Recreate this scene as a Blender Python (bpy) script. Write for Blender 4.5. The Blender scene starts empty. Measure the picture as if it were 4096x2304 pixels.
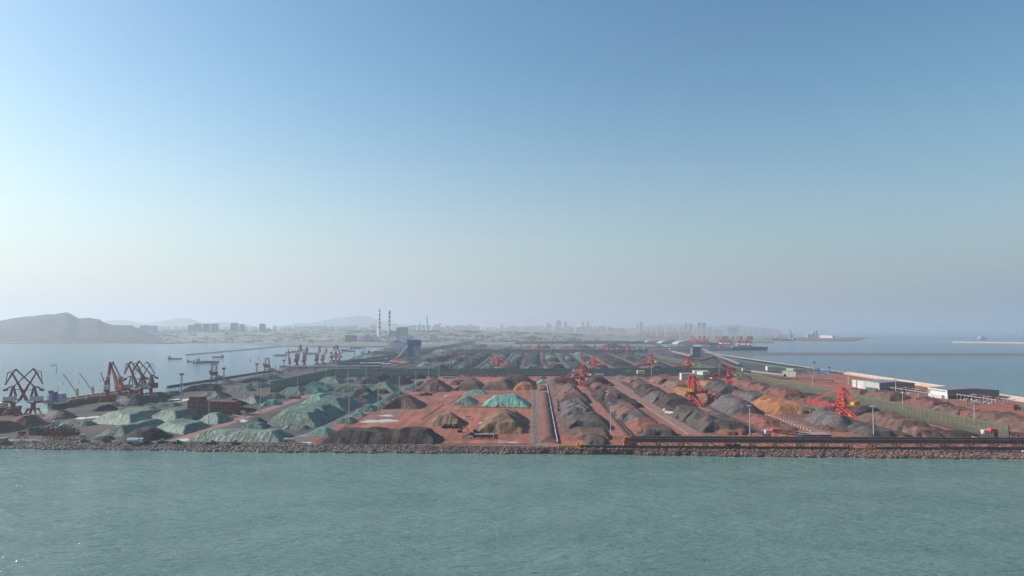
import bpy, math, random
import numpy as np
from mathutils import Vector, Matrix
rnd = random.Random(7)
R = math.radians
S = bpy.context.scene
COL = S.collection

# ---------------------------------------------------------------- camera
CAM_H, PITCH, FOC = 120.0, R(3.5), 4096 * 24 / 36
cam = bpy.data.objects.new('camera', bpy.data.cameras.new('camera'))
COL.objects.link(cam)
cam.location = (0, 0, CAM_H)
cam.rotation_euler = (R(90) + PITCH, 0, 0)
cam.data.lens, cam.data.sensor_width = 24, 36
cam.data.clip_start, cam.data.clip_end = 1, 120000
S.camera = cam

# ---------------------------------------------------------------- light, sky, exposure
SUN_AZ, SUN_EL = -78.0, 32.0          # degrees from +Y (view direction), clockwise; elevation
sd = bpy.data.lights.new('sun', 'SUN')
sd.energy, sd.angle, sd.color = 4.8, R(0.5), (1.0, 0.93, 0.84)
sun = bpy.data.objects.new('sun', sd)
COL.objects.link(sun)
_az, _el = R(SUN_AZ), R(SUN_EL)
sun_dir = Vector((math.sin(_az) * math.cos(_el), math.cos(_az) * math.cos(_el), math.sin(_el)))
sun.rotation_euler = sun_dir.to_track_quat('Z', 'Y').to_euler()
W = bpy.data.worlds.new('World')
S.world = W
W.use_nodes = True
nt = W.node_tree
bg = nt.nodes['Background']
sky = nt.nodes.new('ShaderNodeTexSky')
sky.sky_type = 'NISHITA'
sky.sun_disc = False
sky.sun_elevation = R(SUN_EL)
sky.sun_rotation = R(SUN_AZ)
sky.altitude = 100
sky.air_density, sky.dust_density, sky.ozone_density = 1.2, 1.2, 2.6
# clear-air colour of the sky: a little deeper and more contrasty than the bare model
def _vm(op, v):
    n = nt.nodes.new('ShaderNodeVectorMath'); n.operation = op; n.inputs[1].default_value = v; return n
SKY_N, SKY_G, SKY_SAT = 5.0, 1.15, 1.2
v1, gm_, v2, hs = _vm('MULTIPLY', (1/SKY_N,)*3), nt.nodes.new('ShaderNodeGamma'), _vm('MULTIPLY', (SKY_N*.97, SKY_N*.95, SKY_N*.83)), nt.nodes.new('ShaderNodeHueSaturation')
gm_.inputs[1].default_value, hs.inputs['Saturation'].default_value = SKY_G, SKY_SAT
nt.links.new(sky.outputs[0], v1.inputs[0]); nt.links.new(v1.outputs[0], gm_.inputs[0]); nt.links.new(gm_.outputs[0], v2.inputs[0])
nt.links.new(v2.outputs[0], hs.inputs['Color'])
# dust layer low in the sky: paler towards the sun, blue grey away from it
tcw = nt.nodes.new('ShaderNodeTexCoord'); sxyz = nt.nodes.new('ShaderNodeSeparateXYZ'); nt.links.new(tcw.outputs['Generated'], sxyz.inputs[0])
def _mr(src, a, b_, c=0.0, d=1.0, it='LINEAR'):
    n = nt.nodes.new('ShaderNodeMapRange'); n.interpolation_type = it
    for i, v in enumerate((a, b_, c, d), 1): n.inputs[i].default_value = v
    nt.links.new(src, n.inputs[0]); return n.outputs[0]
dsun = _vm('DOT_PRODUCT', (math.sin(_az), math.cos(_az), 0)); nt.links.new(tcw.outputs['Generated'], dsun.inputs[0])
pw = nt.nodes.new('ShaderNodeMath'); pw.operation = 'POWER'; pw.inputs[1].default_value = 1.35
nt.links.new(_mr(dsun.outputs['Value'], -.45, .80), pw.inputs[0])
def _mix(f, a, b_):
    n = nt.nodes.new('ShaderNodeMix'); n.data_type = 'RGBA'; nt.links.new(f, n.inputs[0])
    for k, v in ((6, a), (7, b_)):
        if isinstance(v, tuple): n.inputs[k].default_value = (*v, 1)
        else: nt.links.new(v, n.inputs[k])
    return n.outputs[2]
DUST_R, DUST_L = (1.50, 1.80, 2.50), (4.3, 4.5, 4.95)
dust = _mix(pw.outputs[0], DUST_R, DUST_L)
ex = nt.nodes.new('ShaderNodeMath'); ex.operation = 'POWER'; ex.inputs[1].default_value = 1.9
nt.links.new(_mr(sxyz.outputs[2], 0.0, 0.36, 1.0, 0.0), ex.inputs[0])
nt.links.new(_mix(ex.outputs[0], hs.outputs[0], dust), bg.inputs[0])
bg.inputs[1].default_value = 0.12
vs = S.view_settings
S.display_settings.display_device = 'sRGB'
vs.view_transform, vs.look, vs.exposure, vs.gamma = 'Standard', 'None', 0.48, 1.0
vs.use_curve_mapping = False
cy = S.cycles
cy.max_bounces, cy.diffuse_bounces, cy.glossy_bounces, cy.transmission_bounces = 5, 2, 2, 3
cy.volume_bounces, cy.transparent_max_bounces = 1, 12
cy.use_denoising = True
cy.denoiser = 'OPENIMAGEDENOISE'
cy.denoising_prefilter = 'ACCURATE'
cy.caustics_reflective = cy.caustics_refractive = False

# ---------------------------------------------------------------- surveying helpers: photo pixel -> point in the place
cP, sP = math.cos(PITCH), math.sin(PITCH)
AX = Vector((0.0373, 1, 0)).normalized()     # long axis of the stock yard
AXA = math.atan2(-AX.x, AX.y)                # its angle about z
def ray(px, py):
    u, v = (px - 2048) / FOC, -(py - 1152) / FOC
    return Vector((u, cP - v * sP, sP + v * cP))
def P(px, py, z=0.0):
    d = ray(px, py)
    return Vector((0, 0, CAM_H)) + d * ((z - CAM_H) / d.z)
def D(px, py, Y):                            # point on the pixel's ray at forward distance Y
    d = ray(px, py)
    return Vector((0, 0, CAM_H)) + d * (Y / d.y)
def zrow(Y, py):
    return D(2048, py, Y).z
ZX = [0, 600, 1200, 1800, 2400, 3000, 3396]  # survey tiles of the photograph
def q(r, x, y): return (ZX[r - 1] + x / 2.337, 1220 + y / 2.337)
def PZ(r, x, y, z=0.0): return P(*q(r, x, y), z)

# ---------------------------------------------------------------- mesh builder
class MB:
    def __init__(s): s.v, s.f = [], []
    def add(s, vs_, fs):
        n = len(s.v); s.v += [tuple(p) for p in vs_]; s.f += [tuple(i + n for i in f) for f in fs]
        return s
    def bx(s, x0, x1, y0, y1, z0, z1):
        return s.add([(x0,y0,z0),(x1,y0,z0),(x1,y1,z0),(x0,y1,z0),(x0,y0,z1),(x1,y0,z1),(x1,y1,z1),(x0,y1,z1)],
                     [(3,2,1,0),(4,5,6,7),(0,1,5,4),(1,2,6,5),(2,3,7,6),(3,0,4,7)])
    def beam(s, p, q_, w, h=None):
        h = h or w; p, q_ = Vector(p), Vector(q_); d = (q_ - p)
        if d.length < 1e-6: return s
        d.normalize(); up = Vector((0,0,1)) if abs(d.z) < 0.95 else Vector((0,1,0))
        a = d.cross(up).normalized() * (w/2); b = a.cross(d).normalized() * (h/2)
        return s.add([p-a-b,p+a-b,p+a+b,p-a+b,q_-a-b,q_+a-b,q_+a+b,q_-a+b],
                     [(0,1,2,3),(7,6,5,4),(1,0,4,5),(2,1,5,6),(3,2,6,7),(0,3,7,4)])
    def taper(s, p, q_, w0, h0, w1, h1):
        p, q_ = Vector(p), Vector(q_); d = (q_ - p).normalized()
        up = Vector((0,0,1)) if abs(d.z) < 0.95 else Vector((0,1,0))
        a = d.cross(up).normalized(); b = a.cross(d).normalized()
        return s.add([p-a*w0/2-b*h0/2,p+a*w0/2-b*h0/2,p+a*w0/2+b*h0/2,p-a*w0/2+b*h0/2,
                      q_-a*w1/2-b*h1/2,q_+a*w1/2-b*h1/2,q_+a*w1/2+b*h1/2,q_-a*w1/2+b*h1/2],
                     [(0,1,2,3),(7,6,5,4),(1,0,4,5),(2,1,5,6),(3,2,6,7),(0,3,7,4)])
    def tube(s, p, q_, r0, r1=None, n=10):
        r1 = r0 if r1 is None else r1; p, q_ = Vector(p), Vector(q_); d = (q_-p).normalized()
        up = Vector((0,0,1)) if abs(d.z) < 0.95 else Vector((0,1,0))
        a = d.cross(up).normalized(); b = a.cross(d).normalized(); vs_ = []
        for i in range(n):
            c = a*math.cos(2*math.pi*i/n) + b*math.sin(2*math.pi*i/n); vs_ += [p+c*r0, q_+c*r1]
        return s.add(vs_, [(2*i, 2*((i+1)%n), 2*((i+1)%n)+1, 2*i+1) for i in range(n)] +
                     [tuple(2*i for i in reversed(range(n))), tuple(2*i+1 for i in range(n))])
    def lathe(s, prof, n=16, c=(0,0)):       # [(r,z)...] bottom to top
        vs_ = [(c[0]+r*math.cos(2*math.pi*i/n), c[1]+r*math.sin(2*math.pi*i/n), z) for r, z in prof for i in range(n)]
        fs = [(k*n+i, k*n+(i+1)%n, (k+1)*n+(i+1)%n, (k+1)*n+i) for k in range(len(prof)-1) for i in range(n)]
        fs += [tuple(reversed(range(n))), tuple((len(prof)-1)*n+i for i in range(n))]
        return s.add(vs_, fs)
    def truss(s, p, q_, w, h, n, t):         # box lattice girder
        p, q_ = Vector(p), Vector(q_); d = (q_-p).normalized()
        up = Vector((0,0,1)) if abs(d.z) < 0.95 else Vector((0,1,0))
        a = d.cross(up).normalized()*w/2; b = a.cross(d).normalized()*h/2
        cs = [a+b, a-b, -a-b, -a+b]
        for c in cs: s.beam(p+c, q_+c, t)
        for i in range(n):
            x0, x1 = p.lerp(q_, i/n), p.lerp(q_, (i+1)/n)
            for k in range(4):
                c0, c1 = cs[k], cs[(k+1)%4]
                s.beam(x0+c0, x1+c1, t*.7) if (i+k) % 2 else s.beam(x0+c1, x1+c0, t*.7)
                s.beam(x1+c0, x1+c1, t*.7)
        return s
    def prism(s, pts, z0, z1):
        n = len(pts); vs_ = [(x,y,z0) for x,y in pts] + [(x,y,z1) for x,y in pts]
        return s.add(vs_, [tuple(reversed(range(n))), tuple(range(n,2*n))] + [(i,(i+1)%n,n+(i+1)%n,n+i) for i in range(n)])
    def ext(s, pts, y0, y1):                 # outline in x,z pushed along y
        n = len(pts); vs_ = [(x,y0,z) for x,z in pts] + [(x,y1,z) for x,z in pts]
        return s.add(vs_, [tuple(range(n)), tuple(reversed(range(n,2*n)))] + [((i+1)%n,i,n+i,n+(i+1)%n) for i in range(n)])
    def build(s, name, mat, parent=None, loc=(0,0,0), rz=0.0, label=None, cat=None, group=None, kind=None, smooth=False, auto=False):
        me = bpy.data.meshes.new(name); me.from_pydata(s.v, [], s.f); me.update()
        if smooth: me.polygons.foreach_set('use_smooth', [True]*len(me.polygons))
        me.materials.append(mat)
        return link(bpy.data.objects.new(name, me), parent, loc, rz, label, cat, group, kind)
def link(o, parent=None, loc=(0,0,0), rz=0.0, label=None, cat=None, group=None, kind=None):
    COL.objects.link(o); o.parent = parent; o.location = loc; o.rotation_euler = (0,0,rz)
    for k, v in (('label',label),('category',cat),('group',group),('kind',kind)):
        if v: o[k] = v
    return o
def E(name, label, cat, loc, rz=0.0, group=None):
    return link(bpy.data.objects.new(name, None), None, loc, rz, label, cat, group)
def dup(o, loc=None, rz=None, label=None, group=None, scale=None, parent=None):
    c = o.copy(); COL.objects.link(c)
    if parent: c.parent = parent
    if loc is not None: c.location = loc
    if rz is not None: c.rotation_euler = (0,0,rz)
    if label: c['label'] = label
    if group: c['group'] = group
    if scale: c.scale = scale if isinstance(scale, (tuple,list)) else (scale,)*3
    for ch in list(o.children): dup(ch, parent=c)
    return c

# ---------------------------------------------------------------- materials
MATS = {}
def _n(t, k, **kw):
    n = t.nodes.new(k)
    for a, v in kw.items(): setattr(n, a, v)
    return n
def rgba(c): return (c[0], c[1], c[2], 1)
def mat(name, c, rough=0.75, c2=None, scale=0.1, det=4, lo=.35, hi=.65, bump=None, metal=0.0, spec=0.3, stretch=(1,1,1), c3=None, scale3=.02, lo3=.5, hi3=.6, alpha=None, grain=None, sheets=None, streak=None):
    m = bpy.data.materials.new(name); m.use_nodes = True; t = m.node_tree; b = t.nodes['Principled BSDF']
    b.inputs['Roughness'].default_value = rough; b.inputs['Metallic'].default_value = metal
    b.inputs['Specular IOR Level'].default_value = spec
    b.inputs['Base Color'].default_value = rgba(c)
    geo = _n(t, 'ShaderNodeNewGeometry'); mp = _n(t, 'ShaderNodeMapping'); mp.inputs['Scale'].default_value = stretch
    t.links.new(geo.outputs['Position'], mp.inputs['Vector'])
    def noise(sc, d=4):
        n = _n(t, 'ShaderNodeTexNoise'); n.inputs['Scale'].default_value = sc; n.inputs['Detail'].default_value = d
        n.inputs['Roughness'].default_value = .62
        t.links.new(mp.outputs[0], n.inputs['Vector']); return n
    def mix(n, a, b_, lo_, hi_):
        r = _n(t, 'ShaderNodeMapRange'); r.inputs[1].default_value = lo_; r.inputs[2].default_value = hi_
        t.links.new(n.outputs[0], r.inputs[0]); x = _n(t, 'ShaderNodeMix', data_type='RGBA')
        t.links.new(r.outputs[0], x.inputs[0])
        for s_, v in ((6,a),(7,b_)):
            if isinstance(v, tuple): x.inputs[s_].default_value = rgba(v)
            else: t.links.new(v, x.inputs[s_])
        return x.outputs[2]
    if c2:
        out = mix(noise(scale, det), c, c2, lo, hi)
        if c3: out = mix(noise(scale3, 5), out, c3, lo3, hi3)
        def mul(fac_lo, fac_hi, src, lo_, hi_, o_):
            r = _n(t, 'ShaderNodeMapRange'); r.inputs[1].default_value = lo_; r.inputs[2].default_value = hi_; r.inputs[3].default_value = fac_lo; r.inputs[4].default_value = fac_hi
            t.links.new(src, r.inputs[0]); k = _n(t, 'ShaderNodeVectorMath', operation='SCALE'); t.links.new(o_, k.inputs[0]); t.links.new(r.outputs[0], k.inputs[3]); return k.outputs[0]
        if sheets:
            vo = _n(t, 'ShaderNodeTexVoronoi'); vo.inputs['Scale'].default_value = sheets; m3 = _n(t, 'ShaderNodeMapping'); m3.inputs['Scale'].default_value = (1, 1, .01); m3.inputs['Rotation'].default_value = (0, 0, .4)
            t.links.new(geo.outputs['Position'], m3.inputs[0]); t.links.new(m3.outputs[0], vo.inputs['Vector']); sp_ = _n(t, 'ShaderNodeSeparateXYZ'); t.links.new(vo.outputs['Color'], sp_.inputs[0])
            out = mul(.78, 1.18, sp_.outputs[0], 0, 1, out)
        if streak:
            m4 = _n(t, 'ShaderNodeMapping'); m4.inputs['Scale'].default_value = streak; t.links.new(geo.outputs['Position'], m4.inputs[0])
            n4 = _n(t, 'ShaderNodeTexNoise'); n4.inputs['Scale'].default_value = 1; n4.inputs['Detail'].default_value = 4; t.links.new(m4.outputs[0], n4.inputs['Vector'])
            out = mul(.72, 1.22, n4.outputs[0], .35, .65, out)
        if grain: out = mul(1-grain[1], 1+grain[1], noise(grain[0], 3).outputs[0], .32, .68, out)
        t.links.new(out, b.inputs['Base Color'])
    if bump:
        bn = _n(t, 'ShaderNodeBump'); bn.inputs['Strength'].default_value = bump[1]; bn.inputs['Distance'].default_value = bump[2] if len(bump) > 2 else 1.0
        t.links.new(noise(bump[0], 5).outputs[0], bn.inputs['Height']); t.links.new(bn.outputs[0], b.inputs['Normal'])
    if alpha is not None: b.inputs['Alpha'].default_value = alpha
    MATS[name] = m
    return m
mat('coal', (.012,.013,.017), .9, (.022,.023,.028), .12, bump=(.8,.5,.8), grain=(.55,.30), streak=(.16,.16,.03))
mat('coal_grey', (.014,.021,.028), .9, (.028,.037,.046), .06, bump=(.6,.5,.8), grain=(.55,.30), streak=(.16,.16,.03))
mat('ore_dark', (.034,.023,.022), .9, (.060,.040,.036), .10, bump=(.7,.6,.9), grain=(.55,.30), streak=(.16,.16,.03))
mat('ore_brown', (.085,.048,.040), .9, (.140,.079,.063), .08, bump=(.6,.5,.8), grain=(.55,.30), streak=(.16,.16,.03))
mat('ore_red', (.140,.054,.042), .9, (.215,.082,.062), .07, bump=(.6,.5,.8), grain=(.55,.30), streak=(.16,.16,.03))
mat('ore_maroon', (.110,.047,.040), .9, (.160,.068,.056), .07, bump=(.6,.5,.8), grain=(.55,.30), streak=(.16,.16,.03))
mat('ore_orange', (.21,.092,.042), .9, (.28,.122,.055), .06, bump=(.5,.4,.8), grain=(.55,.30), streak=(.16,.16,.03))
mat('ore_grey', (.074,.063,.066), .9, (.112,.094,.095), .08, bump=(.6,.5,.8), grain=(.55,.30), streak=(.16,.16,.03))
mat('ore_pink', (.115,.063,.055), .9, (.170,.094,.080), .06, bump=(.6,.4,.8), grain=(.55,.30), streak=(.16,.16,.03))
mat('ore_ochre', (.120,.072,.045), .9, (.190,.118,.074), .10, bump=(.5,.7,1.2), grain=(.55,.30), streak=(.16,.16,.03))
mat('ore_olive', (.052,.043,.039), .9, (.086,.070,.061), .09, bump=(.6,.6,.9), grain=(.55,.30), streak=(.16,.16,.03))
for nm, a, b_, th in (('tarp', (0.062,0.117,0.094), (0.088,0.148,0.121), .66), ('tarp_pale', (0.110,0.160,0.123), (0.145,0.191,0.152), .70),
                      ('tarp_bright', (0.088,0.211,0.168), (0.119,0.250,0.205), .72), ('tarp_torn', (0.057,0.113,0.092), (0.088,0.144,0.119), .53), ('tarp_dark', (0.031,0.062,0.059), (0.048,0.086,0.078), .60), ('tarp_mint', (0.110,0.257,0.213), (0.145,0.312,0.262), .74)):
    mat(nm, a, .6, b_, .05, bump=(.30,.9,2.0), c3=(.030,.032,.036), scale3=.030, lo3=th, hi3=th+.012, grain=(.35,.16), sheets=.045, streak=(.22,.10,.05))
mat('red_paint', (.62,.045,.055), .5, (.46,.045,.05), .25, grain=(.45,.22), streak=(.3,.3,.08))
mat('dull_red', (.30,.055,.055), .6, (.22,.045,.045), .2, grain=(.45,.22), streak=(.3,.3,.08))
mat('orange_red', (.62,.10,.085), .55, (.45,.075,.065), .2, grain=(.45,.22), streak=(.3,.3,.08))
mat('yellow_paint', (.72,.40,.03), .5, (.55,.30,.03), .5)
mat('white_paint', (.54,.55,.56), .5, (.44,.45,.46), .3)
mat('cream', (.55,.51,.38), .5, (.47,.43,.31), .4)
mat('light_grey', (.42,.43,.44), .6, (.36,.37,.38), .2)
mat('mid_grey', (.20,.21,.225), .65, (.16,.17,.18), .2)
mat('dark_steel', (.045,.043,.045), .7, (.065,.055,.052), .3)
mat('rust_steel', (.15,.070,.055), .75, (.085,.05,.045), .3)
mat('pale_rust', (.34,.235,.205), .75, (.25,.17,.15), .3)
mat('belt', (.028,.028,.031), .7, (.05,.045,.045), .2)
mat('belt_dusty', (.16,.155,.16), .8, (.09,.088,.092), .3)
mat('galvanised', (.50,.50,.50), .45, (.40,.40,.41), .3, metal=.2)
mat('brick', (.17,.062,.052), .85, (.21,.078,.066), .4)
mat('roof_red', (.23,.12,.105), .85, (.19,.10,.09), .2)
mat('glass', (.03,.038,.045), .15, spec=.6)
mat('blue_paint', (.030,.105,.31), .5, (.045,.125,.33), .2)
mat('ship_hull', (.030,.042,.040), .6, (.045,.055,.052), .1)
mat('hull_blue', (.05,.08,.13), .6)
mat('hull_red', (.22,.06,.05), .6, (.16,.05,.045), .3)
mat('hatch', (.23,.105,.080), .7, (.17,.08,.065), .2)
mat('deck_ore', (.38,.17,.11), .85, (.24,.10,.075), .15)
mat('roof_grey', (.17,.175,.20), .55, (.14,.145,.165), .05)
mat('metal_wall', (.38,.39,.385), .5, (.31,.32,.32), .4, stretch=(1,1,.05), streak=(.5,.5,.03))
mat('pale_green', (.52,.60,.44), .55, (.44,.51,.38), .2)
mat('green_roof', (.16,.22,.17), .6)
mat('concrete', (.30,.27,.245), .85, (.23,.21,.19), .08)
mat('path_dim', (.135,.110,.090), .9, (.19,.155,.13), .1, streak=(.3,.03,1))
mat('hood_dark', (.105,.072,.062), .7, (.060,.048,.045), .3)
mat('seawall_tan', (.46,.37,.29), .85, (.38,.30,.235), .06)
mat('asphalt', (.085,.080,.082), .85, (.12,.11,.11), .05, c3=(.24,.23,.23), scale3=.022, lo3=.56, hi3=.66)
mat('road_pink', (.24,.13,.11), .9, (.18,.10,.086), .05)
mat('bed_red', (.40,.145,.100), .9, (.29,.105,.075), .08, streak=(.3,.03,1))
mat('bed_grey', (.105,.098,.10), .9, (.07,.068,.072), .06)
mat('rail', (.075,.06,.058), .6)
mat('rock_grey', (.215,.185,.165), .9, (.10,.085,.078), .35, bump=(.8,.8,1), grain=(.25,.35))
mat('rock_wet', (.055,.048,.044), .5, (.09,.075,.065), .35)
mat('rock_red', (.25,.135,.105), .9, (.12,.068,.058), .35, bump=(.8,.8,1), grain=(.25,.35))
mat('green_sheet', (.035,.070,.062), .6, (.05,.09,.078), .1)
mat('blue_sheet', (.05,.065,.10), .55, (.09,.105,.14), .12)
mat('foliage', (.022,.045,.020), .8, (.045,.075,.032), .15, bump=(.4,.8,1))
mat('foliage_dark', (.022,.034,.022), .8, (.04,.055,.03), .3, bump=(.6,.8,1))
mat('bark', (.09,.07,.055), .9)
mat('hill', (.012,.022,.024), .9, (.045,.052,.050), .008, bump=(.02,.6,20))
mat('far_hill', (.06,.075,.06), .9)
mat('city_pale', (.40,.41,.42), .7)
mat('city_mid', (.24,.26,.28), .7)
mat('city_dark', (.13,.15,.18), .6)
mat('tank_white', (.75,.76,.76), .5)
mat('silo_tan', (.52,.44,.36), .7)
mat('smoke', (.9,.9,.9), 1.0)
mat('tyre', (.02,.02,.02), .8)
mat('puddle', (.30,.27,.26), .05, spec=1.0)
mat('lattice_green', (.05,.16,.12), .55)
# bands (chimneys, facades): stripes across a direction
def stripes(name, ca, cb, axis, period, duty, rough=.6, lo=-1e9, hi=1e9):
    m = mat(name, ca, rough); t = m.node_tree; b = t.nodes['Principled BSDF']
    tc = _n(t, 'ShaderNodeTexCoord'); sx = _n(t, 'ShaderNodeSeparateXYZ'); t.links.new(tc.outputs['Object'], sx.inputs[0])
    def mth(op, a, v):
        n = _n(t, 'ShaderNodeMath', operation=op); t.links.new(a, n.inputs[0]); n.inputs[1].default_value = v; return n.outputs[0]
    s_ = sx.outputs[axis]
    f = mth('LESS_THAN', mth('FRACT', mth('DIVIDE', s_, period), 0), duty)
    f2 = _n(t, 'ShaderNodeMath', operation='MULTIPLY'); t.links.new(f, f2.inputs[0]); t.links.new(mth('GREATER_THAN', s_, lo), f2.inputs[1])
    f3 = _n(t, 'ShaderNodeMath', operation='MULTIPLY'); t.links.new(f2.outputs[0], f3.inputs[0]); t.links.new(mth('LESS_THAN', s_, hi), f3.inputs[1])
    x = _n(t, 'ShaderNodeMix', data_type='RGBA'); t.links.new(f3.outputs[0], x.inputs[0])
    x.inputs[6].default_value = rgba(ca); x.inputs[7].default_value = rgba(cb); t.links.new(x.outputs[2], b.inputs['Base Color'])
    return m
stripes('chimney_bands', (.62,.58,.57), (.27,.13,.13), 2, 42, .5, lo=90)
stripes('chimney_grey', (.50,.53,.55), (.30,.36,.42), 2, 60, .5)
stripes('ribbed_white', (.62,.63,.65), (.16,.17,.19), 0, 5.5, .42)
stripes('ribbed_wall', (.34,.36,.38), (.27,.29,.31), 0, 6, .5)
stripes('block_facade', (.30,.32,.34), (.20,.22,.25), 2, 6.6, .45)
stripes('hazard', (.60,.44,.12), (.06,.055,.05), 0, 4.4, .5)
stripes('blue_cladding', (.13,.23,.36), (.07,.14,.28), 2, 9, .5)
# perforated wind-break sheeting: lets the view and the light half through
def net(name, c, a):
    m = mat(name, c, .6, tuple(x*1.35 for x in c), .05, stretch=(1,1,3)); t = m.node_tree
    m.node_tree.nodes['Principled BSDF'].inputs['Alpha'].default_value = a
    return m
net('net_green', (.085,.090,.066), .52)
net('net_teal', (.035,.125,.105), .56)
# ================================================================ setting: water, ground, terrain
def surf(name, m, verts, faces, kind='structure', **kw):
    b = MB(); b.add(verts, faces); return b.build(name, m, kind=kind, **kw)
# --- sea
wm = bpy.data.materials.new('sea_water'); wm.use_nodes = True; t = wm.node_tree; b = t.nodes['Principled BSDF']
b.inputs['IOR'].default_value = 1.33; b.inputs['Roughness'].default_value = .13; b.inputs['Specular IOR Level'].default_value = .42
geo = _n(t, 'ShaderNodeNewGeometry')
def wnoise(scale, det, stretch=(1,1,1), rot=0):
    mp = _n(t, 'ShaderNodeMapping'); mp.inputs['Scale'].default_value = stretch; mp.inputs['Rotation'].default_value = (0,0,rot)
    t.links.new(geo.outputs['Position'], mp.inputs['Vector'])
    n = _n(t, 'ShaderNodeTexNoise'); n.inputs['Scale'].default_value = scale; n.inputs['Detail'].default_value = det
    n.inputs['Roughness'].default_value = .6
    t.links.new(mp.outputs[0], n.inputs['Vector']); return n.outputs[0]
# turbid green inshore water, bluer away from the shore
sep = _n(t, 'ShaderNodeSeparateXYZ'); t.links.new(geo.outputs['Position'], sep.inputs[0])
mx = None
for y0, y1, col in ((0, 1, (.120,.196,.178)), (380, 640, (.140,.225,.202)), (760, 1900, (.055,.125,.160))):   # open water, silty strip along the shore, blue bay
    if mx is None: mx = _n(t, 'ShaderNodeRGB'); mx.outputs[0].default_value = (*col, 1); prev = mx.outputs[0]; continue
    mr = _n(t, 'ShaderNodeMapRange'); mr.inputs[1].default_value = y0; mr.inputs[2].default_value = y1; t.links.new(sep.outputs[1], mr.inputs[0])
    k = _n(t, 'ShaderNodeMix', data_type='RGBA'); k.inputs[7].default_value = (*col, 1); t.links.new(prev, k.inputs[6]); t.links.new(mr.outputs[0], k.inputs[0]); prev = k.outputs[2]
mx2 = _n(t, 'ShaderNodeMix', data_type='RGBA'); mx2.blend_type = 'MULTIPLY'; mx2.inputs[7].default_value = (.80,.86,.88,1)
mr2 = _n(t, 'ShaderNodeMapRange'); mr2.inputs[1].default_value = .4; mr2.inputs[2].default_value = .65
t.links.new(wnoise(.010, 3, (1,2.2,1), .5), mr2.inputs[0]); t.links.new(mr2.outputs[0], mx2.inputs[0]); t.links.new(prev, mx2.inputs[6])
t.links.new(mx2.outputs[2], b.inputs['Base Color'])
bp = None
for sc, dt, st, ro, dist in ((.035,2,(1,3.0,1),.18,2.4), (.10,3,(1,3.4,1),.28,1.9), (.28,2,(1,3.0,1),.12,.5)):
    k = _n(t, 'ShaderNodeBump'); k.inputs['Strength'].default_value = 1.0; k.inputs['Distance'].default_value = dist
    t.links.new(wnoise(sc, dt, st, ro), k.inputs['Height'])
    if bp: t.links.new(bp.outputs[0], k.inputs['Normal'])
    bp = k
t.links.new(bp.outputs[0], b.inputs['Normal'])
SEA = -5.0
surf('sea', wm, [(-30000,-2000,SEA),(30000,-2000,SEA),(30000,42000,SEA),(-30000,42000,SEA)], [(0,1,2,3)])

# --- land: the port and the flat shore behind it, one slab
from mathutils.geometry import tessellate_polygon
def slab(name, pts, z, m, zb=-6.5, kind='structure', **kw):
    b = MB(); tri = tessellate_polygon([[Vector((p[0],p[1],0)) for p in pts]])
    n = len(pts); vs_ = [(p[0],p[1],z) for p in pts]; fs = []
    for a in tri:
        p0, p1, p2 = (Vector(vs_[i]) for i in a)
        fs.append(tuple(a) if (p1-p0).cross(p2-p0).z > 0 else tuple(reversed(a)))
    if zb is not None:
        area = sum(pts[i][0]*pts[(i+1)%n][1]-pts[(i+1)%n][0]*pts[i][1] for i in range(n))
        vs_ += [(p[0],p[1],zb) for p in pts]
        fs += [((i, n+i, n+(i+1)%n, (i+1)%n) if area > 0 else ((i+1)%n, n+(i+1)%n, n+i, i))[::1] for i in range(n)]
    b.add(vs_, fs)
    return b.build(name, m, kind=kind, **kw)
SH = [(-520,1764),(0,1766),(500,1770),(1200,1780),(1800,1787),(2400,1796),(3000,1801),(3600,1803),(4096,1806),(5200,1812)]   # top of the shore
def shore_pt(px):
    for (x0,y0),(x1,y1) in zip(SH, SH[1:]):
        if x0 <= px <= x1: return P(px, y0+(y1-y0)*(px-x0)/(x1-x0))
land = [P(*p) for p in SH] + [P(*p) for p in ((5200,1767),(4098,1603),(3700,1539),(3385,1494),(3000,1438),(2828,1411),(2700,1400),(2860,1399),(2990,1397),(3000,1391),(2850,1386),(2830,1372),(2900,1352))]
land += [D(3160,1350,11500), D(3150,1340,13500), D(2900,1330,28000), D(-1500,1330,28000), D(-1500,1340,13500), D(-1500,1373,6200), D(-700,1373,6100)]
land += [P(*p) for p in ((300,1372),(850,1369),(1000,1376),(1100,1383),(1250,1386),(1545,1386),(1530,1396),(1440,1420),(1390,1438),(1280,1455),(1150,1474),(1060,1497),(675,1577),(545,1585),(288,1628),(225,1648),(160,1657),(-500,1668))]
# ground material: colour follows which ore is stored where (u = distance across the yard axis)
gm = mat('yard_ground', (.2,.2,.2), .95, bump=(.25,.5,.5)); t = gm.node_tree; b = t.nodes['Principled BSDF']
geo = _n(t, 'ShaderNodeNewGeometry')
def gnoise(sc, d=5, st=(1,1,1)):
    mp = _n(t, 'ShaderNodeMapping'); mp.inputs['Scale'].default_value = st; t.links.new(geo.outputs['Position'], mp.inputs[0])
    n = _n(t, 'ShaderNodeTexNoise'); n.inputs['Scale'].default_value = sc; n.inputs['Detail'].default_value = d; t.links.new(mp.outputs[0], n.inputs['Vector']); return n.outputs[0]
def mrange(src, lo, hi):
    n = _n(t, 'ShaderNodeMapRange'); n.inputs[1].default_value = lo; n.inputs[2].default_value = hi; t.links.new(src, n.inputs[0]); return n.outputs[0]
def mixc(f, a, b_):
    x = _n(t, 'ShaderNodeMix', data_type='RGBA'); t.links.new(f, x.inputs[0])
    for s_, v in ((6,a),(7,b_)):
        if isinstance(v, tuple): x.inputs[s_].default_value = rgba(v)
        else: t.links.new(v, x.inputs[s_])
    return x.outputs[2]
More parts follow.
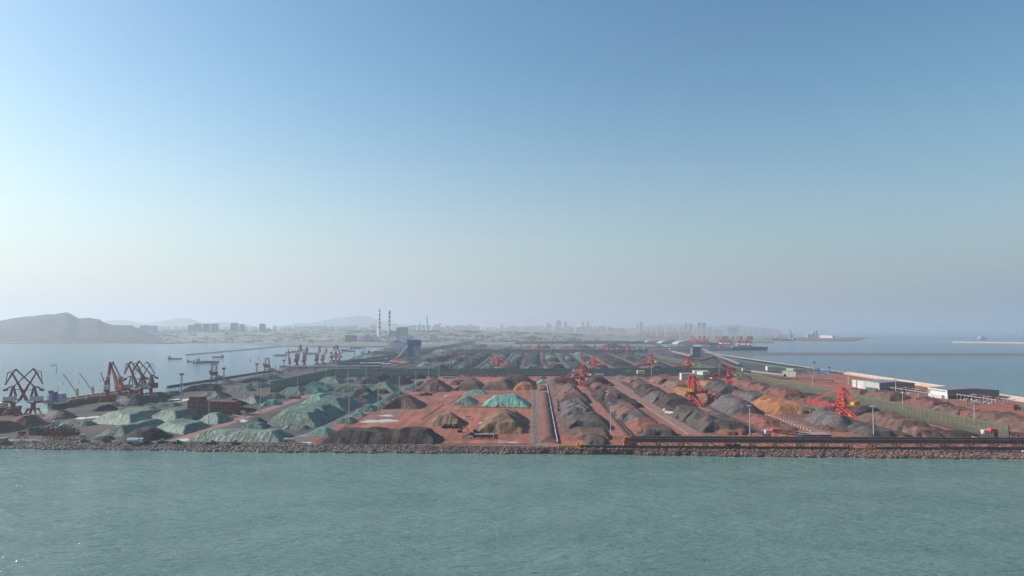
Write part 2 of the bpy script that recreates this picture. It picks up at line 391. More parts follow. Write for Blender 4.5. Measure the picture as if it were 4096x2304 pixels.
def madd(a, b_, op='ADD'):
    n = _n(t, 'ShaderNodeMath', operation=op); t.links.new(a, n.inputs[0])
    if isinstance(b_, float): n.inputs[1].default_value = b_
    else: t.links.new(b_, n.inputs[1])
    return n.outputs[0]
dt = _n(t, 'ShaderNodeVectorMath', operation='DOT_PRODUCT'); dt.inputs[1].default_value = (1,-.0373,0); t.links.new(geo.outputs['Position'], dt.inputs[0])
sp = _n(t, 'ShaderNodeSeparateXYZ'); t.links.new(geo.outputs['Position'], sp.inputs[0])
wob = madd(gnoise(.02), 60.0, 'MULTIPLY')
u_ = madd(dt.outputs['Value'], wob); v_ = madd(sp.outputs[1], wob)
red = mixc(mrange(gnoise(.012), .4, .62), (.300,.095,.058), (.205,.075,.051))
red = mixc(mrange(gnoise(.006, 6, (1,.4,1)), .55, .7), red, (.150,.100,.090))
left = mixc(mrange(gnoise(.015), .38, .62), (.046,.040,.042), (.078,.065,.062))
UROAD = (P(1200,1742).x - .0373*P(1200,1742).y)
c = mixc(mrange(u_, UROAD+22, UROAD+34), left, red)
coalg = mixc(mrange(gnoise(.01), .4, .6), (.030,.032,.040), (.065,.066,.074))
c = mixc(mrange(v_, 1880, 1950), c, coalg)
far = mixc(mrange(gnoise(.0035, 6), .4, .62), (.075,.085,.060), (.19,.175,.155))
far = mixc(mrange(gnoise(.02, 4), .58, .66), far, (.30,.29,.27))
c = mixc(mrange(v_, 4700, 5200), c, far)
wear = gnoise(.11, 4, (1,.10,1))
wv = _n(t, 'ShaderNodeMapRange'); wv.inputs[1].default_value = .34; wv.inputs[2].default_value = .66; wv.inputs[3].default_value = .70; wv.inputs[4].default_value = 1.22; t.links.new(wear, wv.inputs[0])
sc_ = _n(t, 'ShaderNodeVectorMath', operation='SCALE'); t.links.new(c, sc_.inputs[0]); t.links.new(wv.outputs[0], sc_.inputs[3])
c = mixc(mrange(gnoise(.035, 6), .60, .72), sc_.outputs[0], (.070,.052,.048))
USEA = (P(3385,1494).x - .0373*P(3385,1494).y)
t.links.new(c, b.inputs['Base Color'])
slab('ground', land, 0.0, gm)

# --- rising mainland (left and centre) as a terrain sheet sampled along sight lines
def amp(px):
    xs = [-2500, 1200, 1800, 2200, 2600, 3000, 6000]; zs = [122, 118, 112, 74, 26, 4, 2]
    return float(np.interp(px, xs, zs))
def terr(X, Y):
    px = 2048 + FOC * X / Y
    k = min(max((Y-6500)/3300, 0), 1)
    a = amp(px) * (k*k*(3-2*k))
    return a + 6*k*math.sin(X*.004+1)*math.sin(Y*.003) - 1.5*(1-k)
def sheet(name, pxs, Ys, zf, m, **kw):
    nx, ny = len(pxs), len(Ys); vs_ = []
    for Y in Ys:
        for px in pxs:
            X = (px-2048)/FOC*Y; vs_.append((X, Y, zf(X, Y, px)))
    fs = [(j*nx+i, j*nx+i+1, (j+1)*nx+i+1, (j+1)*nx+i) for j in range(ny-1) for i in range(nx-1)]
    b = MB(); b.add(vs_, fs); return b.build(name, m, kind='structure', smooth=True, **kw)
sheet('mainland_terrain', np.linspace(-1200, 3090, 90), np.linspace(6450, 18500, 80), lambda X, Y, px: terr(X, Y), gm)
# --- hills: silhouettes read from the photograph, built as ridges with depth
def hill(name, prof, Y0, depth, m, seed, rough=1.0):
    r_ = random.Random(seed); ph = [(r_.uniform(0,6.28), r_.uniform(0,6.28), r_.uniform(.6,1.6)) for _ in range(7)]
    xs = [p[0] for p in prof]; ys = [p[1] for p in prof]
    def zf(X, Y, px):
        tt = (Y-Y0)/depth                       # -1 .. 1 across the ridge
        pxr = px
        top = zrow(Y0, float(np.interp(pxr, xs, ys)))
        base = terr(X, Y) if Y < 18000 else 0
        s_ = max(0, 1-abs(tt)**1.25)
        nz = sum(math.sin(X*.004*f*k+a)*math.sin(Y*.005*f*k+b)/k for k, (a, b, f) in enumerate(ph, 1))
        return base + max(0, top-base)*s_ + nz*26*rough*s_*(1-s_)*2 - (8 if s_ < .02 else 0)
    return sheet(name, np.linspace(xs[0], xs[-1], 110), np.linspace(Y0-depth, Y0+depth, 40), zf, m)
def z1(pts, r=1): return [q(r, x, y) for x, y in pts]
hill('hills', z1([(-700,215),(-300,175),(0,148),(60,135),(130,122),(250,106),(330,100),(420,86),(475,82),(500,88),(560,75),(628,66),(660,80),(700,102),(740,124),(800,120),(850,118),(890,130),(920,126),(950,145),(1000,170),(1060,185),(1200,190),(1240,195),(1320,225),(1430,270),(1560,330)]), 7700, 1150, MATS['hill'], 3)
hill('hills', z1([(900,200),(1000,150),(1080,136),(1180,140),(1300,165),(1400,168),(1500,150),(1640,128),(1760,120),(1800,135),(1900,165),(2100,160),(2250,175),(2400,200)]), 23000, 2500, MATS['far_hill'], 5, .6)
hill('hills', z1([(-250,205),(0,165),(60,172),(200,150),(300,128),(420,112),(520,104),(600,96),(660,110),(740,142),(830,160),(950,182),(1100,205)], 3), 25000, 2500, MATS['far_hill'], 8, .6)
hill('hills', z1([(300,215),(450,190),(620,175),(760,185),(900,190),(1050,200),(1200,190),(1280,185),(1400,205),(1560,215),(1700,240)], 5), 24000, 2400, MATS['far_hill'], 9, .5)

# --- breakwaters and the far spit
def berm(name, a, b_, w, h, m, cap=None, **kw):
    a, b_ = Vector(a), Vector(b_); d = (b_-a).normalized(); n = Vector((-d.y, d.x, 0)); k = MB()
    N = max(8, int((b_-a).length/40)); rr = random.Random(int(a.x)); vs_ = []
    for i in range(N+1):
        c = a.lerp(b_, i/N)
        for o, z in ((-w, SEA-1), (-w*.35, SEA+h), (w*.35, SEA+h), (w, SEA-1)):
            e = n*(o+rr.uniform(-1.5,1.5)); vs_.append((c.x+e.x, c.y+e.y, z+rr.uniform(-.5,.5)))
    fs = [(i*4+j, i*4+j+1, i*4+j+5, i*4+j+4) for i in range(N) for j in range(3)] + [(0,1,2,3), (N*4+3,N*4+2,N*4+1,N*4)]
    k.add(vs_, fs); return k.build(name, m, **kw)
berm('breakwater', P(2850,1416,SEA), P(4700,1422,SEA), 30, 8, MATS['rock_grey'], label='long low grey stone breakwater crossing the blue sea behind the seawall', cat='breakwater')
berm('breakwater', P(3812,1370,SEA), P(4700,1382,SEA), 26, 11, MATS['seawall_tan'], label='pale far breakwater starting at right in open sea', cat='breakwater')
berm('breakwater', P(752,1420,SEA), P(1160,1384,SEA), 16, 5, MATS['rock_grey'], label='thin dark jetty of stone reaching out from the far left shore', cat='breakwater')
slab('spit', [P(3070,1362,SEA), P(3410,1366,SEA), P(3470,1352,SEA), P(3080,1349,SEA)], -1.0, MATS['ore_maroon'])
slab('spit', [P(560,1375,SEA), P(700,1376,SEA), P(760,1372,SEA), P(560,1371,SEA)], -2.0, MATS['hill'])
# ================================================================ yard lanes
def strip(name, a, b_, w, z, m, **kw):
    a, b_ = Vector(a), Vector(b_); d = (b_-a).normalized(); n = Vector((-d.y, d.x, 0))*w/2; k = MB()
    pts = [a-n, b_-n, b_+n, a+n]
    k.add([(p.x,p.y,z) for p in pts], [(0,1,2,3) if (pts[1]-pts[0]).cross(pts[3]-pts[0]).z > 0 else (3,2,1,0)])
    return k.build(name, m, kind='structure', **kw)
strip('road', PZ(3,-60,1275), PZ(3,1235,655), 24, .10, MATS['asphalt'])
strip('road', PZ(2,180,1290), PZ(2,1620,800), 17, .10, MATS['road_pink'])
strip('road', PZ(4,905,1300), PZ(4,905,680), 15, .10, MATS['road_pink'])
strip('path', PZ(4,812,1315), PZ(4,795,800), 14, .12, MATS['path_dim'])
strip('road', PZ(5,870,1215), PZ(5,100,700), 22, .10, MATS['road_pink'])
strip('road', PZ(6,640,1190), PZ(5,1060,800), 20, .10, MATS['road_pink'])
strip('road', P(-420,1757,0), P(1240,1776,0), 13, .11, MATS['asphalt'])
strip('road', P(1240,1777,0), P(4300,1796,0), 9, .11, MATS['road_pink'])
# the wide rail beds of the stacking machines
BEDS = {'C1': (PZ(5,215,1225), PZ(4,1225,735), 24), 'C2': (PZ(5,1500,1235), PZ(5,425,690), 22), 'C3': (PZ(6,1480,1235), PZ(5,1060,690), 15)}
for k_, (a, b_, w) in BEDS.items(): strip('track_bed', a, b_, w, .14, MATS['bed_red'])
# standing water
def puddle(r, x, y, rx, ry, seed):
    rr = random.Random(seed); c = PZ(r, x, y); k = MB(); pts = []
    wx = (PZ(r, x+rx, y)-c).length; wy = (PZ(r, x, y-ry)-c).length
    for i in range(26):
        a = 2*math.pi*i/26; f = 1 + .28*math.sin(2*a+seed) + .16*math.sin(5*a+seed*2) + rr.uniform(-.08,.08)
        pts.append((c.x+wx*math.cos(a)*f, c.y+wy*math.sin(a)*f, .16))
    k.add(pts, [tuple(range(26))]); k.build('puddle', MATS['puddle'], kind='structure')
for i, a in enumerate([(3,745,1086,135,17),(3,845,1036,80,11),(3,1190,873,25,9),(3,1345,845,42,8),(3,1570,1047,40,6),(4,165,1046,40,6),(4,305,1100,34,11),(4,280,1172,14,12),
        (4,510,1282,120,9),(4,205,1282,14,5),(4,560,988,40,6),(4,990,772,18,8),(1,800,1055,90,14),(2,230,895,90,20),(2,860,1085,50,12),(2,310,1262,70,12),(3,60,1290,60,8),(5,420,1060,40,12),(5,1390,1080,45,9),(1,1600,900,50,14),(4,725,590,26,10)]):
    puddle(*a, i+1)

# ================================================================ stockpiles
def vnoise(x, y, seed, wl):
    rs = np.random.RandomState(seed); s_ = np.zeros_like(x)
    for k in range(9):
        a = rs.uniform(0, 6.283); f = 6.283/wl*rs.uniform(.55, 1.7)
        s_ += np.sin(x*math.cos(a)*f + y*math.sin(a)*f + rs.uniform(0, 6.283))
    return s_/3.0
PILEN = [0]
def pile_mesh(name, L, Rr, depth, H, m, label, cat, rad=6.0, slope=.72, amp_=.10, flute=.35, humps=0.0, seed=None, group=None, step=None, peak=0, grow=3.0, cuts=None, cones=0.0):
    """heap over the parallelogram L-R pushed back along the yard axis; angle of repose sets its flanks"""
    PILEN[0] += 1; seed = seed or PILEN[0]*13+1
    if cuts is None: cuts = 0 if m[:4] == 'tarp' else (2 if H > 9 else 1)
    L, Rr = Vector(L), Vector(Rr); ex = (Rr-L).normalized(); ey = AX
    gr = grow*min(1, H/8); L = L-ex*gr-ey*gr*.3; Rr = Rr+ex*min(gr,2.5)-ey*gr*.3; depth = depth+gr*1.6; w = (Rr-L).length
    st = step or max(1.1, min(w, depth)/44)
    m_ = 4.0
    nx, ny = int((w+2*m_)/st)+2, int((depth+2*m_)/st)+2
    a = np.linspace(-m_, w+m_, nx)[None,:].repeat(ny, 0); c = np.linspace(-m_, depth+m_, ny)[:,None].repeat(nx, 1)
    wx = L.x+ex.x*a+ey.x*c; wy = L.y+ex.y*a+ey.y*c
    sin_ = abs(ex.x*ey.y-ex.y*ey.x)
    da = np.minimum(a, w-a)*sin_; dc = np.minimum(c, depth-c)*sin_
    wq = .55 if rad < 6 else 1.0
    wob = vnoise(wx, wy, seed, 30.0)*wq*min(1, H/10)
    da = da+wob; dc = dc+vnoise(wx, wy, seed+1, 28.0)*wq*min(1, H/10)
    if flute:
        fl = vnoise(wx*.12, wy, seed+2, 6.0)*flute*.55
        da = da+fl; dc = dc+vnoise(wx, wy*.12, seed+3, 5.5)*flute*.55
    d = np.minimum(da, dc)
    rd = min(rad, w*sin_*.5, depth*sin_*.5)
    corner = (da < rd) & (dc < rd)
    d = np.where(corner, rd-np.sqrt((rd-da)**2+(rd-dc)**2), d)
    Hl = H*(1-amp_*.5+amp_*.5*vnoise(wx, wy, seed+4, 55.0))
    if humps: Hl = Hl*(1-humps*(.5+.5*np.sin(6.283*(a/w*2.2+c/depth*1.3)+seed)))
    if cones: Hl = Hl*(1-cones*np.abs(np.sin(math.pi*(c+.35*a)/(1.35*H/slope)+seed))**.8)      # overlapping dump cones along the lane
    z = slope*d
    k = .45
    z = np.where(z > Hl, Hl+np.minimum((z-Hl)*.03, .8), z)
    z = np.where(np.abs(z-Hl) < k, z-(k-np.abs(z-Hl))**2/(4*k), z)
    z = z+np.where(d > 1.0, vnoise(wx, wy, seed+5, 6.0)*.10*min(1, H/8)+vnoise(wx, wy, seed+6, 16.0)*.22*min(1, H/8), 0)
    rs_ = np.random.RandomState(seed+9)      # loader cuts: steep scoops bitten out of the foot
    for _ in range(cuts if H > 5 else 0):
        sd_ = rs_.randint(3); f = rs_.uniform(.15, .85); r0 = rs_.uniform(.35, .8)*H
        ca, cc = ((w*f, -r0*.1), (w+r0*.1, depth*f), (-r0*.1, depth*f))[sd_]
        ds = np.sqrt((a-ca)**2+(c-cc)**2)+vnoise(wx, wy, seed+7, 5.0)*.5
        z = np.minimum(z, np.maximum((ds-r0)*1.7, .15+.05*vnoise(wx, wy, seed+8, 4.0)))
    z = np.where(d < 0, -.4, np.maximum(z, -.4))
    o = L
    vs_ = np.stack([wx-o.x, wy-o.y, z], -1).reshape(-1, 3)
    i = np.arange((ny-1)*(nx-1)); jj, ii = i//(nx-1), i % (nx-1)
    v0 = jj*nx+ii; fs = np.stack([v0, v0+1, v0+nx+1, v0+nx], -1)
    zz_ = vs_[:,2][fs]; fs = fs[(zz_ > -.39).any(1)]
    if (ex.x*ey.y-ex.y*ey.x) < 0: fs = fs[:, ::-1]
    me = bpy.data.meshes.new(name)
    me.vertices.add(len(vs_)); me.vertices.foreach_set('co', vs_.ravel())
    me.loops.add(fs.size); me.loops.foreach_set('vertex_index', fs.ravel().astype(np.int32))
    me.polygons.add(len(fs)); me.polygons.foreach_set('loop_start', np.arange(0, fs.size, 4, dtype=np.int32))
    me.polygons.foreach_set('use_smooth', np.ones(len(fs), bool))
    me.update(calc_edges=True); me.validate(); me.materials.append(MATS[m])
    return link(bpy.data.objects.new(name, me), None, (o.x, o.y, 0), 0, label, cat, group)
def kindof(m):
    if m.startswith('tarp'): return 'covered_stockpile', 'covered stockpile'
    if m.startswith('coal'): return 'coal_pile', 'coal pile'
    return 'ore_pile', 'ore pile'
def pile(r, xl, yl, xr, yr, ytop, yback, m, label, **kw):
    L, Rr = PZ(r, xl, yl), PZ(r, xr, yr); Bk = PZ(r, xr, yback or yr)
    depth = max(10.0, Bk.y-Rr.y) if yback else 40.0
    Y = (L.y+Rr.y)/2; H = 10.0; sl = kw.get('slope', .72)
    for _ in range(8): H = zrow(Y+min(H/sl, depth/2), q(r, 0, ytop)[1])
    if not yback: depth = max(2*H/sl*(2.3 if m[:4] != 'tarp' and r >= 4 else 1.25), 16); kw = dict(kw, grow=5.0 if m[:4] != 'tarp' and r >= 4 else 3.0, cones=.32 if m[:4] != 'tarp' and r >= 4 and kw.get('rad', 0) < 30 else 0); Hm = H
    if not yback:                            # the heap leans along the yard axis: centre it inside the surveyed outline
        pa, pb = q(r, xl, yl), q(r, xr, yr); W = pb[0]-pa[0]; mid = (pa[0]+pb[0])/2
        k = 1-Rr.y/(Rr.y+depth)              # share of the way to the vanishing point
        wm_ = (Rr-L).length*(1-min(abs(mid-2150)*k/W, .45)); wm_ = max(wm_, min(2*H/sl*1.1, (Rr-L).length))
        cyd = Y+depth/2; c = Vector(((mid-2048)/FOC*cyd, cyd, 0)); e_ = (Rr-L).normalized()
        L = c-AX*depth/2-e_*wm_/2; Rr = L+e_*wm_
    w = (Rr-L).length
    H = max(1.2, min(H, sl*min(w, depth)/2*1.02))
    n, c = kindof(m)
    return pile_mesh(n, L, Rr, depth, H, m, label, c, **kw)
T = dict(rad=3.5, flute=.28, amp_=.12)           # tarpaulin covered: sharper hips
O = dict(rad=9.0, flute=.6, amp_=.16)           # loose heap: conical corners
G = dict(rad=10.0, flute=1.3, amp_=.25)          # dug and gullied heap
PILES = [
 # --- left corner by the ships
 (1,-150,1215,200,1205,1078,None,'ore_maroon','dark red ore heap cut by the left edge of the photo',O),
 (1,105,1150,470,1150,1030,None,'ore_maroon','tall red ore cone under the leftmost pair of cranes',dict(rad=40,flute=.5,amp_=.1)),
 (1,420,1075,775,1072,988,None,'ore_maroon','red ore cone beneath the dark ship stern',dict(rad=40,flute=.4,amp_=.1)),
 (1,575,1138,960,1135,1082,None,'tarp_dark','low green covered heap, coloured dark as if shaded, beside the white kiosk',O),  # shade on this heap is put into the darker tarp colour
 (1,505,1178,640,1178,1130,None,'tarp_pale','smallest pale green heap behind the dark row of grabs',O),
 (1,840,1105,1215,1130,1003,1045,'tarp_pale','wide pale green wrinkled pile in front of the bulk ship',T),
 (1,1170,1120,1430,1100,1036,None,'tarp_torn','narrow green ridge with earthy top between two pale piles',T),
 (1,905,1232,1165,1228,1128,1120,'tarp','green pile with long shaded flank just behind the black coal heap',T),
 (1,1105,1282,1710,1275,1146,None,'coal','big bare black coal heap behind the white tanker lorry',dict(rad=22,flute=.5,amp_=.3,humps=.18)),
 (1,895,1270,1140,1268,1226,None,'coal','low black coal heap left of the big black one',O),
 (1,1363,1080,1650,1103,978,1040,'tarp','tall green pile in front of the red brick building',T),
 (1,1453,1158,1717,1212,1104,1142,'tarp','green pile directly right above the black coal heap',T),
 (2,438,1095,630,1118,1010,1075,'tarp','green pile with sharp peak in front of a lamp post and brick building',T),
 (2,290,1100,520,1090,1035,None,'tarp_torn','black and green patched heap at the foot of the brick building',T),
 (1,1270,1020,1540,1015,950,None,'tarp_pale','pale green pile behind the row of parked cars',T),
 (2,-60,960,330,950,915,None,'tarp_dark','dark green ridge left of the brick building',T),
 (1,1125,950,1430,945,843,None,'coal','dark dusty coal heap behind the mist cannon by the bulk ship',O),
 (1,1395,888,1585,884,810,None,'coal','steep black coal heap right of the last quay crane',O),
 (1,1565,858,1690,855,778,None,'tarp_dark','dark covered heap at the near end of the jetty conveyor',O),
 (1,915,998,1115,993,935,None,'coal','jumbled black heap under the ship hull',G),
 (2,40,905,200,900,862,None,'coal','small black heap on the wet quay lane',O),
 # --- front green
 (2,355,1283,1195,1287,1160,1228,'tarp_pale','long front green pile with black rips right above the rocks',dict(rad=3.5,flute=.5,amp_=.22)),
 (2,865,1165,1150,1160,1096,None,'tarp_torn','small half black green pile between two large ones',T),
 (2,950,1118,1090,1135,1052,None,'coal_grey','bare grey coal wedge at the end of a large green pile',T),
 (2,1078,1130,1545,1142,992,1062,'tarp','largest front green pile beside the pale road',T),
 (3,-250,1060,275,1077,935,1012,'tarp','second large green pile along the pale road',T),
 (3,10,1000,420,1008,864,935,'tarp','third large green pile along the pale road',T),
 (3,0,930,225,935,838,880,'tarp_bright','brighter green shoulder pile left of the third large one',T),
 (3,430,930,650,928,842,880,'tarp_torn','green pile with bare black face along the pale road',T),
 (3,455,895,760,898,790,None,'coal','black coal heap with yellow excavator on top',dict(rad=20,flute=.4,amp_=.2)),
 (2,1250,1165,1530,1168,1120,None,'tarp_torn','black skirt heap at the foot of the largest green pile',O),
 # --- left middle
 (2,300,815,740,800,742,None,'coal','long black coal ridge under the left jetty conveyor',O),
 (2,480,878,770,880,798,None,'tarp_torn','dark heap with green cap just behind the brick building',O),
 (2,690,965,905,950,868,None,'coal','black heap touching the right end of the brick building',O),
 (2,815,905,1120,932,832,None,'tarp_torn','half green half black heap left of a lamp post',O),
 (2,1030,948,1275,938,887,None,'tarp_bright','small bright green heap beside the dirt road',O),
 (2,745,812,1010,810,757,None,'tarp','flat green pile beyond the brick building',T),
 (2,915,780,1110,775,712,None,'tarp_torn','striped green heap under a lamp head',T),
 (2,1085,702,1240,695,649,None,'tarp','small green pile at the end of the left wind fence',T),
 (2,835,735,1130,720,680,None,'coal','thin black ridge behind the striped green heap',O),
 (2,1050,888,1285,880,825,None,'tarp_dark','low dark green ridge in front of the wind fence end',T),
 (2,1200,840,1520,838,764,None,'tarp_torn','green heap with black scoop beside the wind fence',T),
 (3,-15,808,345,790,714,None,'tarp_bright','broad bright green pile beside the wind fence',T),
 (3,55,838,250,835,770,None,'tarp','small green pile by parked loaders',T),
 (3,190,800,310,795,745,None,'tarp_bright','little bright green cone near a lamp post foot',T),
 (2,1285,880,1440,878,850,None,'coal','tiny black heap by the dirt road',O),
 (3,160,735,440,738,668,None,'tarp','wide green pile along the wind fence',T),
 (3,360,700,580,690,634,None,'tarp_torn','dark and green heap close to the far wind fence',T),
 (3,405,718,590,712,678,None,'tarp_bright','low flat green pile behind red lorries',T),
 (3,320,820,690,810,749,None,'tarp','pale edged green pile beside the black heap',T),
 (3,545,790,720,785,748,None,'tarp_bright','small green peak behind the yellow excavator',T),
 (3,660,810,915,815,720,None,'tarp','green pile beside a row of yellow barrier blocks',T),
 (3,660,830,850,830,782,None,'coal','black skirt heap under a green pile',O),
 (3,585,740,830,738,653,None,'coal','black coal cone nearest the lamp post in the far left yard',O),
 (3,770,750,1045,745,653,None,'coal_grey','broad black heap with machine marks in the far left yard',dict(rad=12,flute=.8,amp_=.2)),
 (3,990,695,1190,690,640,None,'coal','black heap at the foot of the transverse wind fence',O),
 (3,690,690,840,690,634,None,'coal','rearmost black cone in the far left yard',O),
 # --- strip of small green heaps between road and red yard
 (3,130,1228,325,1225,1148,None,'tarp_bright','small green heap at the near end of the roadside strip',T),
 (3,375,1112,525,1110,1048,None,'tarp','second small green heap in the roadside strip by a lamp post',T),
 (3,495,1045,625,1042,1002,None,'tarp_bright','lowest small green heap in the roadside strip',T),
 (3,565,1002,730,998,928,None,'tarp','tallest small green heap in the roadside strip',T),
 (3,690,957,805,955,908,None,'tarp_bright','fifth small green heap in the roadside strip',T),
 (3,755,917,875,915,868,None,'tarp_pale','pale small heap in the middle of the roadside strip',T),
 (3,835,877,1005,872,802,None,'tarp','longer green heap past the middle of the roadside strip',T),
 (3,985,802,1095,798,751,None,'tarp_bright','small green heap beyond the third lamp post of the strip',T),
 (3,1065,767,1195,760,707,None,'tarp','farthest green heap of the roadside strip',T),
 (3,1225,682,1295,678,649,None,'tarp_dark','tiny dark green heap at the far corner by the wind fence',T),
 # --- red yard
 (3,178,1306,1285,1303,1098,1238,'ore_dark','huge dark brown ore pile at the front of the red yard',dict(rad=8,flute=.55,amp_=.30)),
 (3,775,978,1195,972,848,None,'ore_brown','flat topped brown purple pile beyond two puddles',dict(rad=5,flute=.4,amp_=.08)),
 (3,1080,815,1420,812,688,None,'ore_brown','rough lumpy brown pile at the far left of the red yard',G),
 (3,1195,1128,1570,1143,1016,None,'ore_ochre','dug ochre pile with gullied face behind loaders',G),
 (4,305,1203,725,1203,1014,None,'ore_ochre','tall flat topped ochre brown pile behind the screening machine',G),
 (4,60,803,330,800,708,None,'ore_brown','brown pile with dark right side at the back of the red yard',T),
 (4,-10,750,290,745,678,None,'ore_pink','soft pinkish brown pile at the back left of the red yard',O),
 (4,295,800,600,798,723,None,'ore_brown','long low brown pile beside the orange one',T),
 (4,430,772,805,768,664,None,'ore_dark','large flat topped maroon pile by the transverse fence',T),
 (4,612,797,805,795,726,None,'ore_orange','small orange brown pile in front of the maroon one',O),
 (4,55,938,245,935,822,None,'tarp_pale','steep pale green pile with bright skirt in the red yard',T),
 (4,140,840,350,838,797,None,'tarp_mint','mint green pile at the back of the red yard',T),
 (4,310,948,745,960,832,None,'tarp_mint','brightest mint green pile with bare right end',dict(rad=6,flute=1.0,amp_=.3)),
 (4,848,1285,1000,1292,850,838,'ore_maroon','long narrow red windrow between path and pipe conveyor',dict(rad=4,flute=.4,amp_=.15,step=3)),
 (4,822,802,900,800,735,None,'ore_pink','short ridge in front of the narrow green tarpaulin pile',O),
 (4,822,738,895,736,674,None,'tarp_mint','narrow pale green pile next to a blue tarpaulin',T),
 # --- column between pipe conveyor and first machine track
 (4,955,870,1295,910,743,None,'ore_brown','orange brown pile with ribbed top left of the first machine track',G),
 (4,985,925,1310,922,828,None,'ore_brown','brown pile with a row of dark stones across it',O),
 (4,1025,1065,1340,1062,876,None,'ore_grey','big dark grey rippled pile left of the first machine track',dict(rad=12,flute=1.2,amp_=.3,humps=.12)),
 (4,1055,1175,1510,1172,1030,None,'ore_olive','grey brown uneven pile left of the first machine track',dict(rad=12,flute=1.0,amp_=.35,humps=.15)),
 (4,1165,1262,1500,1260,1184,None,'ore_brown','low brown heap in front of the grey brown uneven pile',G),
 (4,1275,1308,1455,1308,1228,None,'ore_olive','small greenish dark cone at the end of the long conveyor gallery',O),
 (4,965,752,1195,750,673,None,'ore_dark','dark streaked pile under the boom of the first red machine',G),
 (4,960,700,1060,700,668,None,'ore_maroon','little maroon heap by the transverse fence',O),
 # --- column right of the first machine track
 (4,1285,762,1500,758,662,None,'ore_dark','dark peak in front of the white low building',G),
 (4,1318,802,1470,800,726,None,'ore_maroon','small maroon pile right of the first machine track',O),
 (4,1378,905,1650,902,775,None,'ore_pink','pink grey pile with smooth left slope right of the first machine track',O),
 (4,1470,985,1600,985,900,None,'ore_dark','dark triangular heap right of the first machine track',O),
 (5,-60,905,250,900,785,None,'ore_dark','dark rippled pile between first track and block lined road',dict(rad=12,flute=1.0,amp_=.3,humps=.15)),
 (5,145,965,400,960,888,None,'ore_dark','nearly black heap beside the block lined road',O),
 (5,112,1085,405,1080,922,None,'ore_pink','smooth pinkish pile between first track and block lined road',O),
 (5,202,1135,530,1130,1033,None,'ore_grey','grey pink low pile between first track and block lined road',O),
 (5,255,1212,610,1208,1088,None,'ore_red','rusty red rough heap just behind the conveyor gallery',G),
 (5,325,1232,710,1230,1136,None,'ore_olive','grey green pile just behind the conveyor gallery',O),
 # --- column left of the second machine track
 (5,205,745,440,740,672,None,'ore_pink','pink grey double pile near the small transformer yard',dict(rad=10,flute=.6,amp_=.2,humps=.15)),
 (5,285,790,490,785,715,None,'ore_brown','brown pile left of the second machine track',O),
 (5,335,870,630,860,762,None,'ore_dark','dark lumpy ridge left of the second machine track',G),
 (5,405,920,705,905,818,None,'ore_grey','pale blue grey pile left of the second machine track',O),
 (5,500,958,865,955,843,None,'ore_dark','large dark charcoal pile left of the second machine track',O),
 (5,690,1100,1010,1090,968,None,'ore_olive','rough grey pile behind a small excavator',G),
 (5,800,1205,1345,1200,1028,None,'ore_olive','wide grey brown terraced pile in front of the second machine',dict(rad=14,flute=.8,amp_=.3,humps=.12)),
 (5,1050,1220,1380,1218,1160,None,'ore_red','low red rim heap just behind the conveyor gallery',G),
 # --- column right of the second machine track
 (5,455,745,755,740,658,None,'ore_maroon','wide maroon pile left of the white offices',O),
 (5,615,805,835,800,698,None,'ore_pink','light brown slope beneath the white offices',O),
 (5,710,865,870,860,758,None,'ore_orange','vivid orange red flat pile under the yellow counterweight',O),
 (5,925,915,1140,908,798,None,'ore_red','sharp red cone with black shaded side under the bucket boom',dict(rad=6,flute=.25,amp_=.05)),
 (5,1005,1035,1490,1030,888,None,'ore_grey','large smooth blue grey pile right of the second machine',dict(rad=30,flute=.5,amp_=.12)),
 # --- column left of the third track
 (5,915,765,1110,760,708,None,'ore_orange','small orange pile below the white offices',O),
 (5,995,848,1300,838,733,None,'ore_olive','greyish round heap in front of the upper right machine',O),
 (5,1175,865,1460,860,798,None,'ore_brown','brown low pile along the third track',O),
 (5,1245,918,1610,905,822,None,'ore_grey','grey blue pile along the third track',O),
 (6,30,1035,500,1035,888,None,'ore_orange','broad golden orange pile with dug cliff at its right end',dict(rad=16,flute=.8,amp_=.15)),
 (6,270,1045,640,1035,945,None,'ore_ochre','dark ochre cut face of the golden orange pile',G),
 (6,0,1148,295,1143,1054,None,'ore_red','red brown cone in front of the golden orange pile',O),
 (6,465,1180,1005,1170,1032,None,'ore_grey','big grey conical pile in front of the nearest red machine',dict(rad=34,flute=.7,amp_=.08)),
 (6,815,1238,1360,1230,1128,None,'ore_olive','low brown grey pile right of the grey cone',dict(rad=16,flute=.6,amp_=.25,humps=.15)),
 # --- column between third track and green wind fence
 (5,1285,790,1520,785,700,None,'ore_maroon','maroon pile near the small green transfer house',O),
 (5,1300,715,1480,715,662,None,'ore_dark','dark pile at the corner of the wind fences',O),
 (5,1400,830,1640,820,735,None,'ore_maroon','maroon pile with cut top along the green fence',G),
 (6,120,895,510,885,778,None,'ore_maroon','long maroon pile along the green fence',G),
 (6,295,905,720,895,833,None,'ore_dark','dark maroon low ridge along the green fence',O),
 (6,500,1012,835,1010,878,None,'ore_brown','brown slope pile under the bucket wheel of the nearest machine',O),
 (6,985,1085,1230,1078,968,None,'ore_dark','pile coloured dark for shadow under the yellow counterweight of the nearest machine',O),  # dark ore colour also holds the shadow behind the tail
 (6,1085,1200,1560,1195,1036,None,'ore_brown','large brown pile with cut right flank by the fence foot',dict(rad=8,flute=.4,amp_=.1)),
 (6,1390,1240,1660,1238,1140,None,'ore_brown','small brown heap behind the orange drive station',O),
 (7,770,1235,1180,1235,1185,None,'ore_dark','low dark heap at the near foot of the green fence',O),
 # --- beyond the green fence
 (7,-30,840,165,830,783,None,'ore_maroon','maroon pile beyond the fence beside the lattice roof halls',T),
 (7,125,905,570,890,808,None,'ore_brown','long maroon flat pile beyond the fence, second from its row end',T),
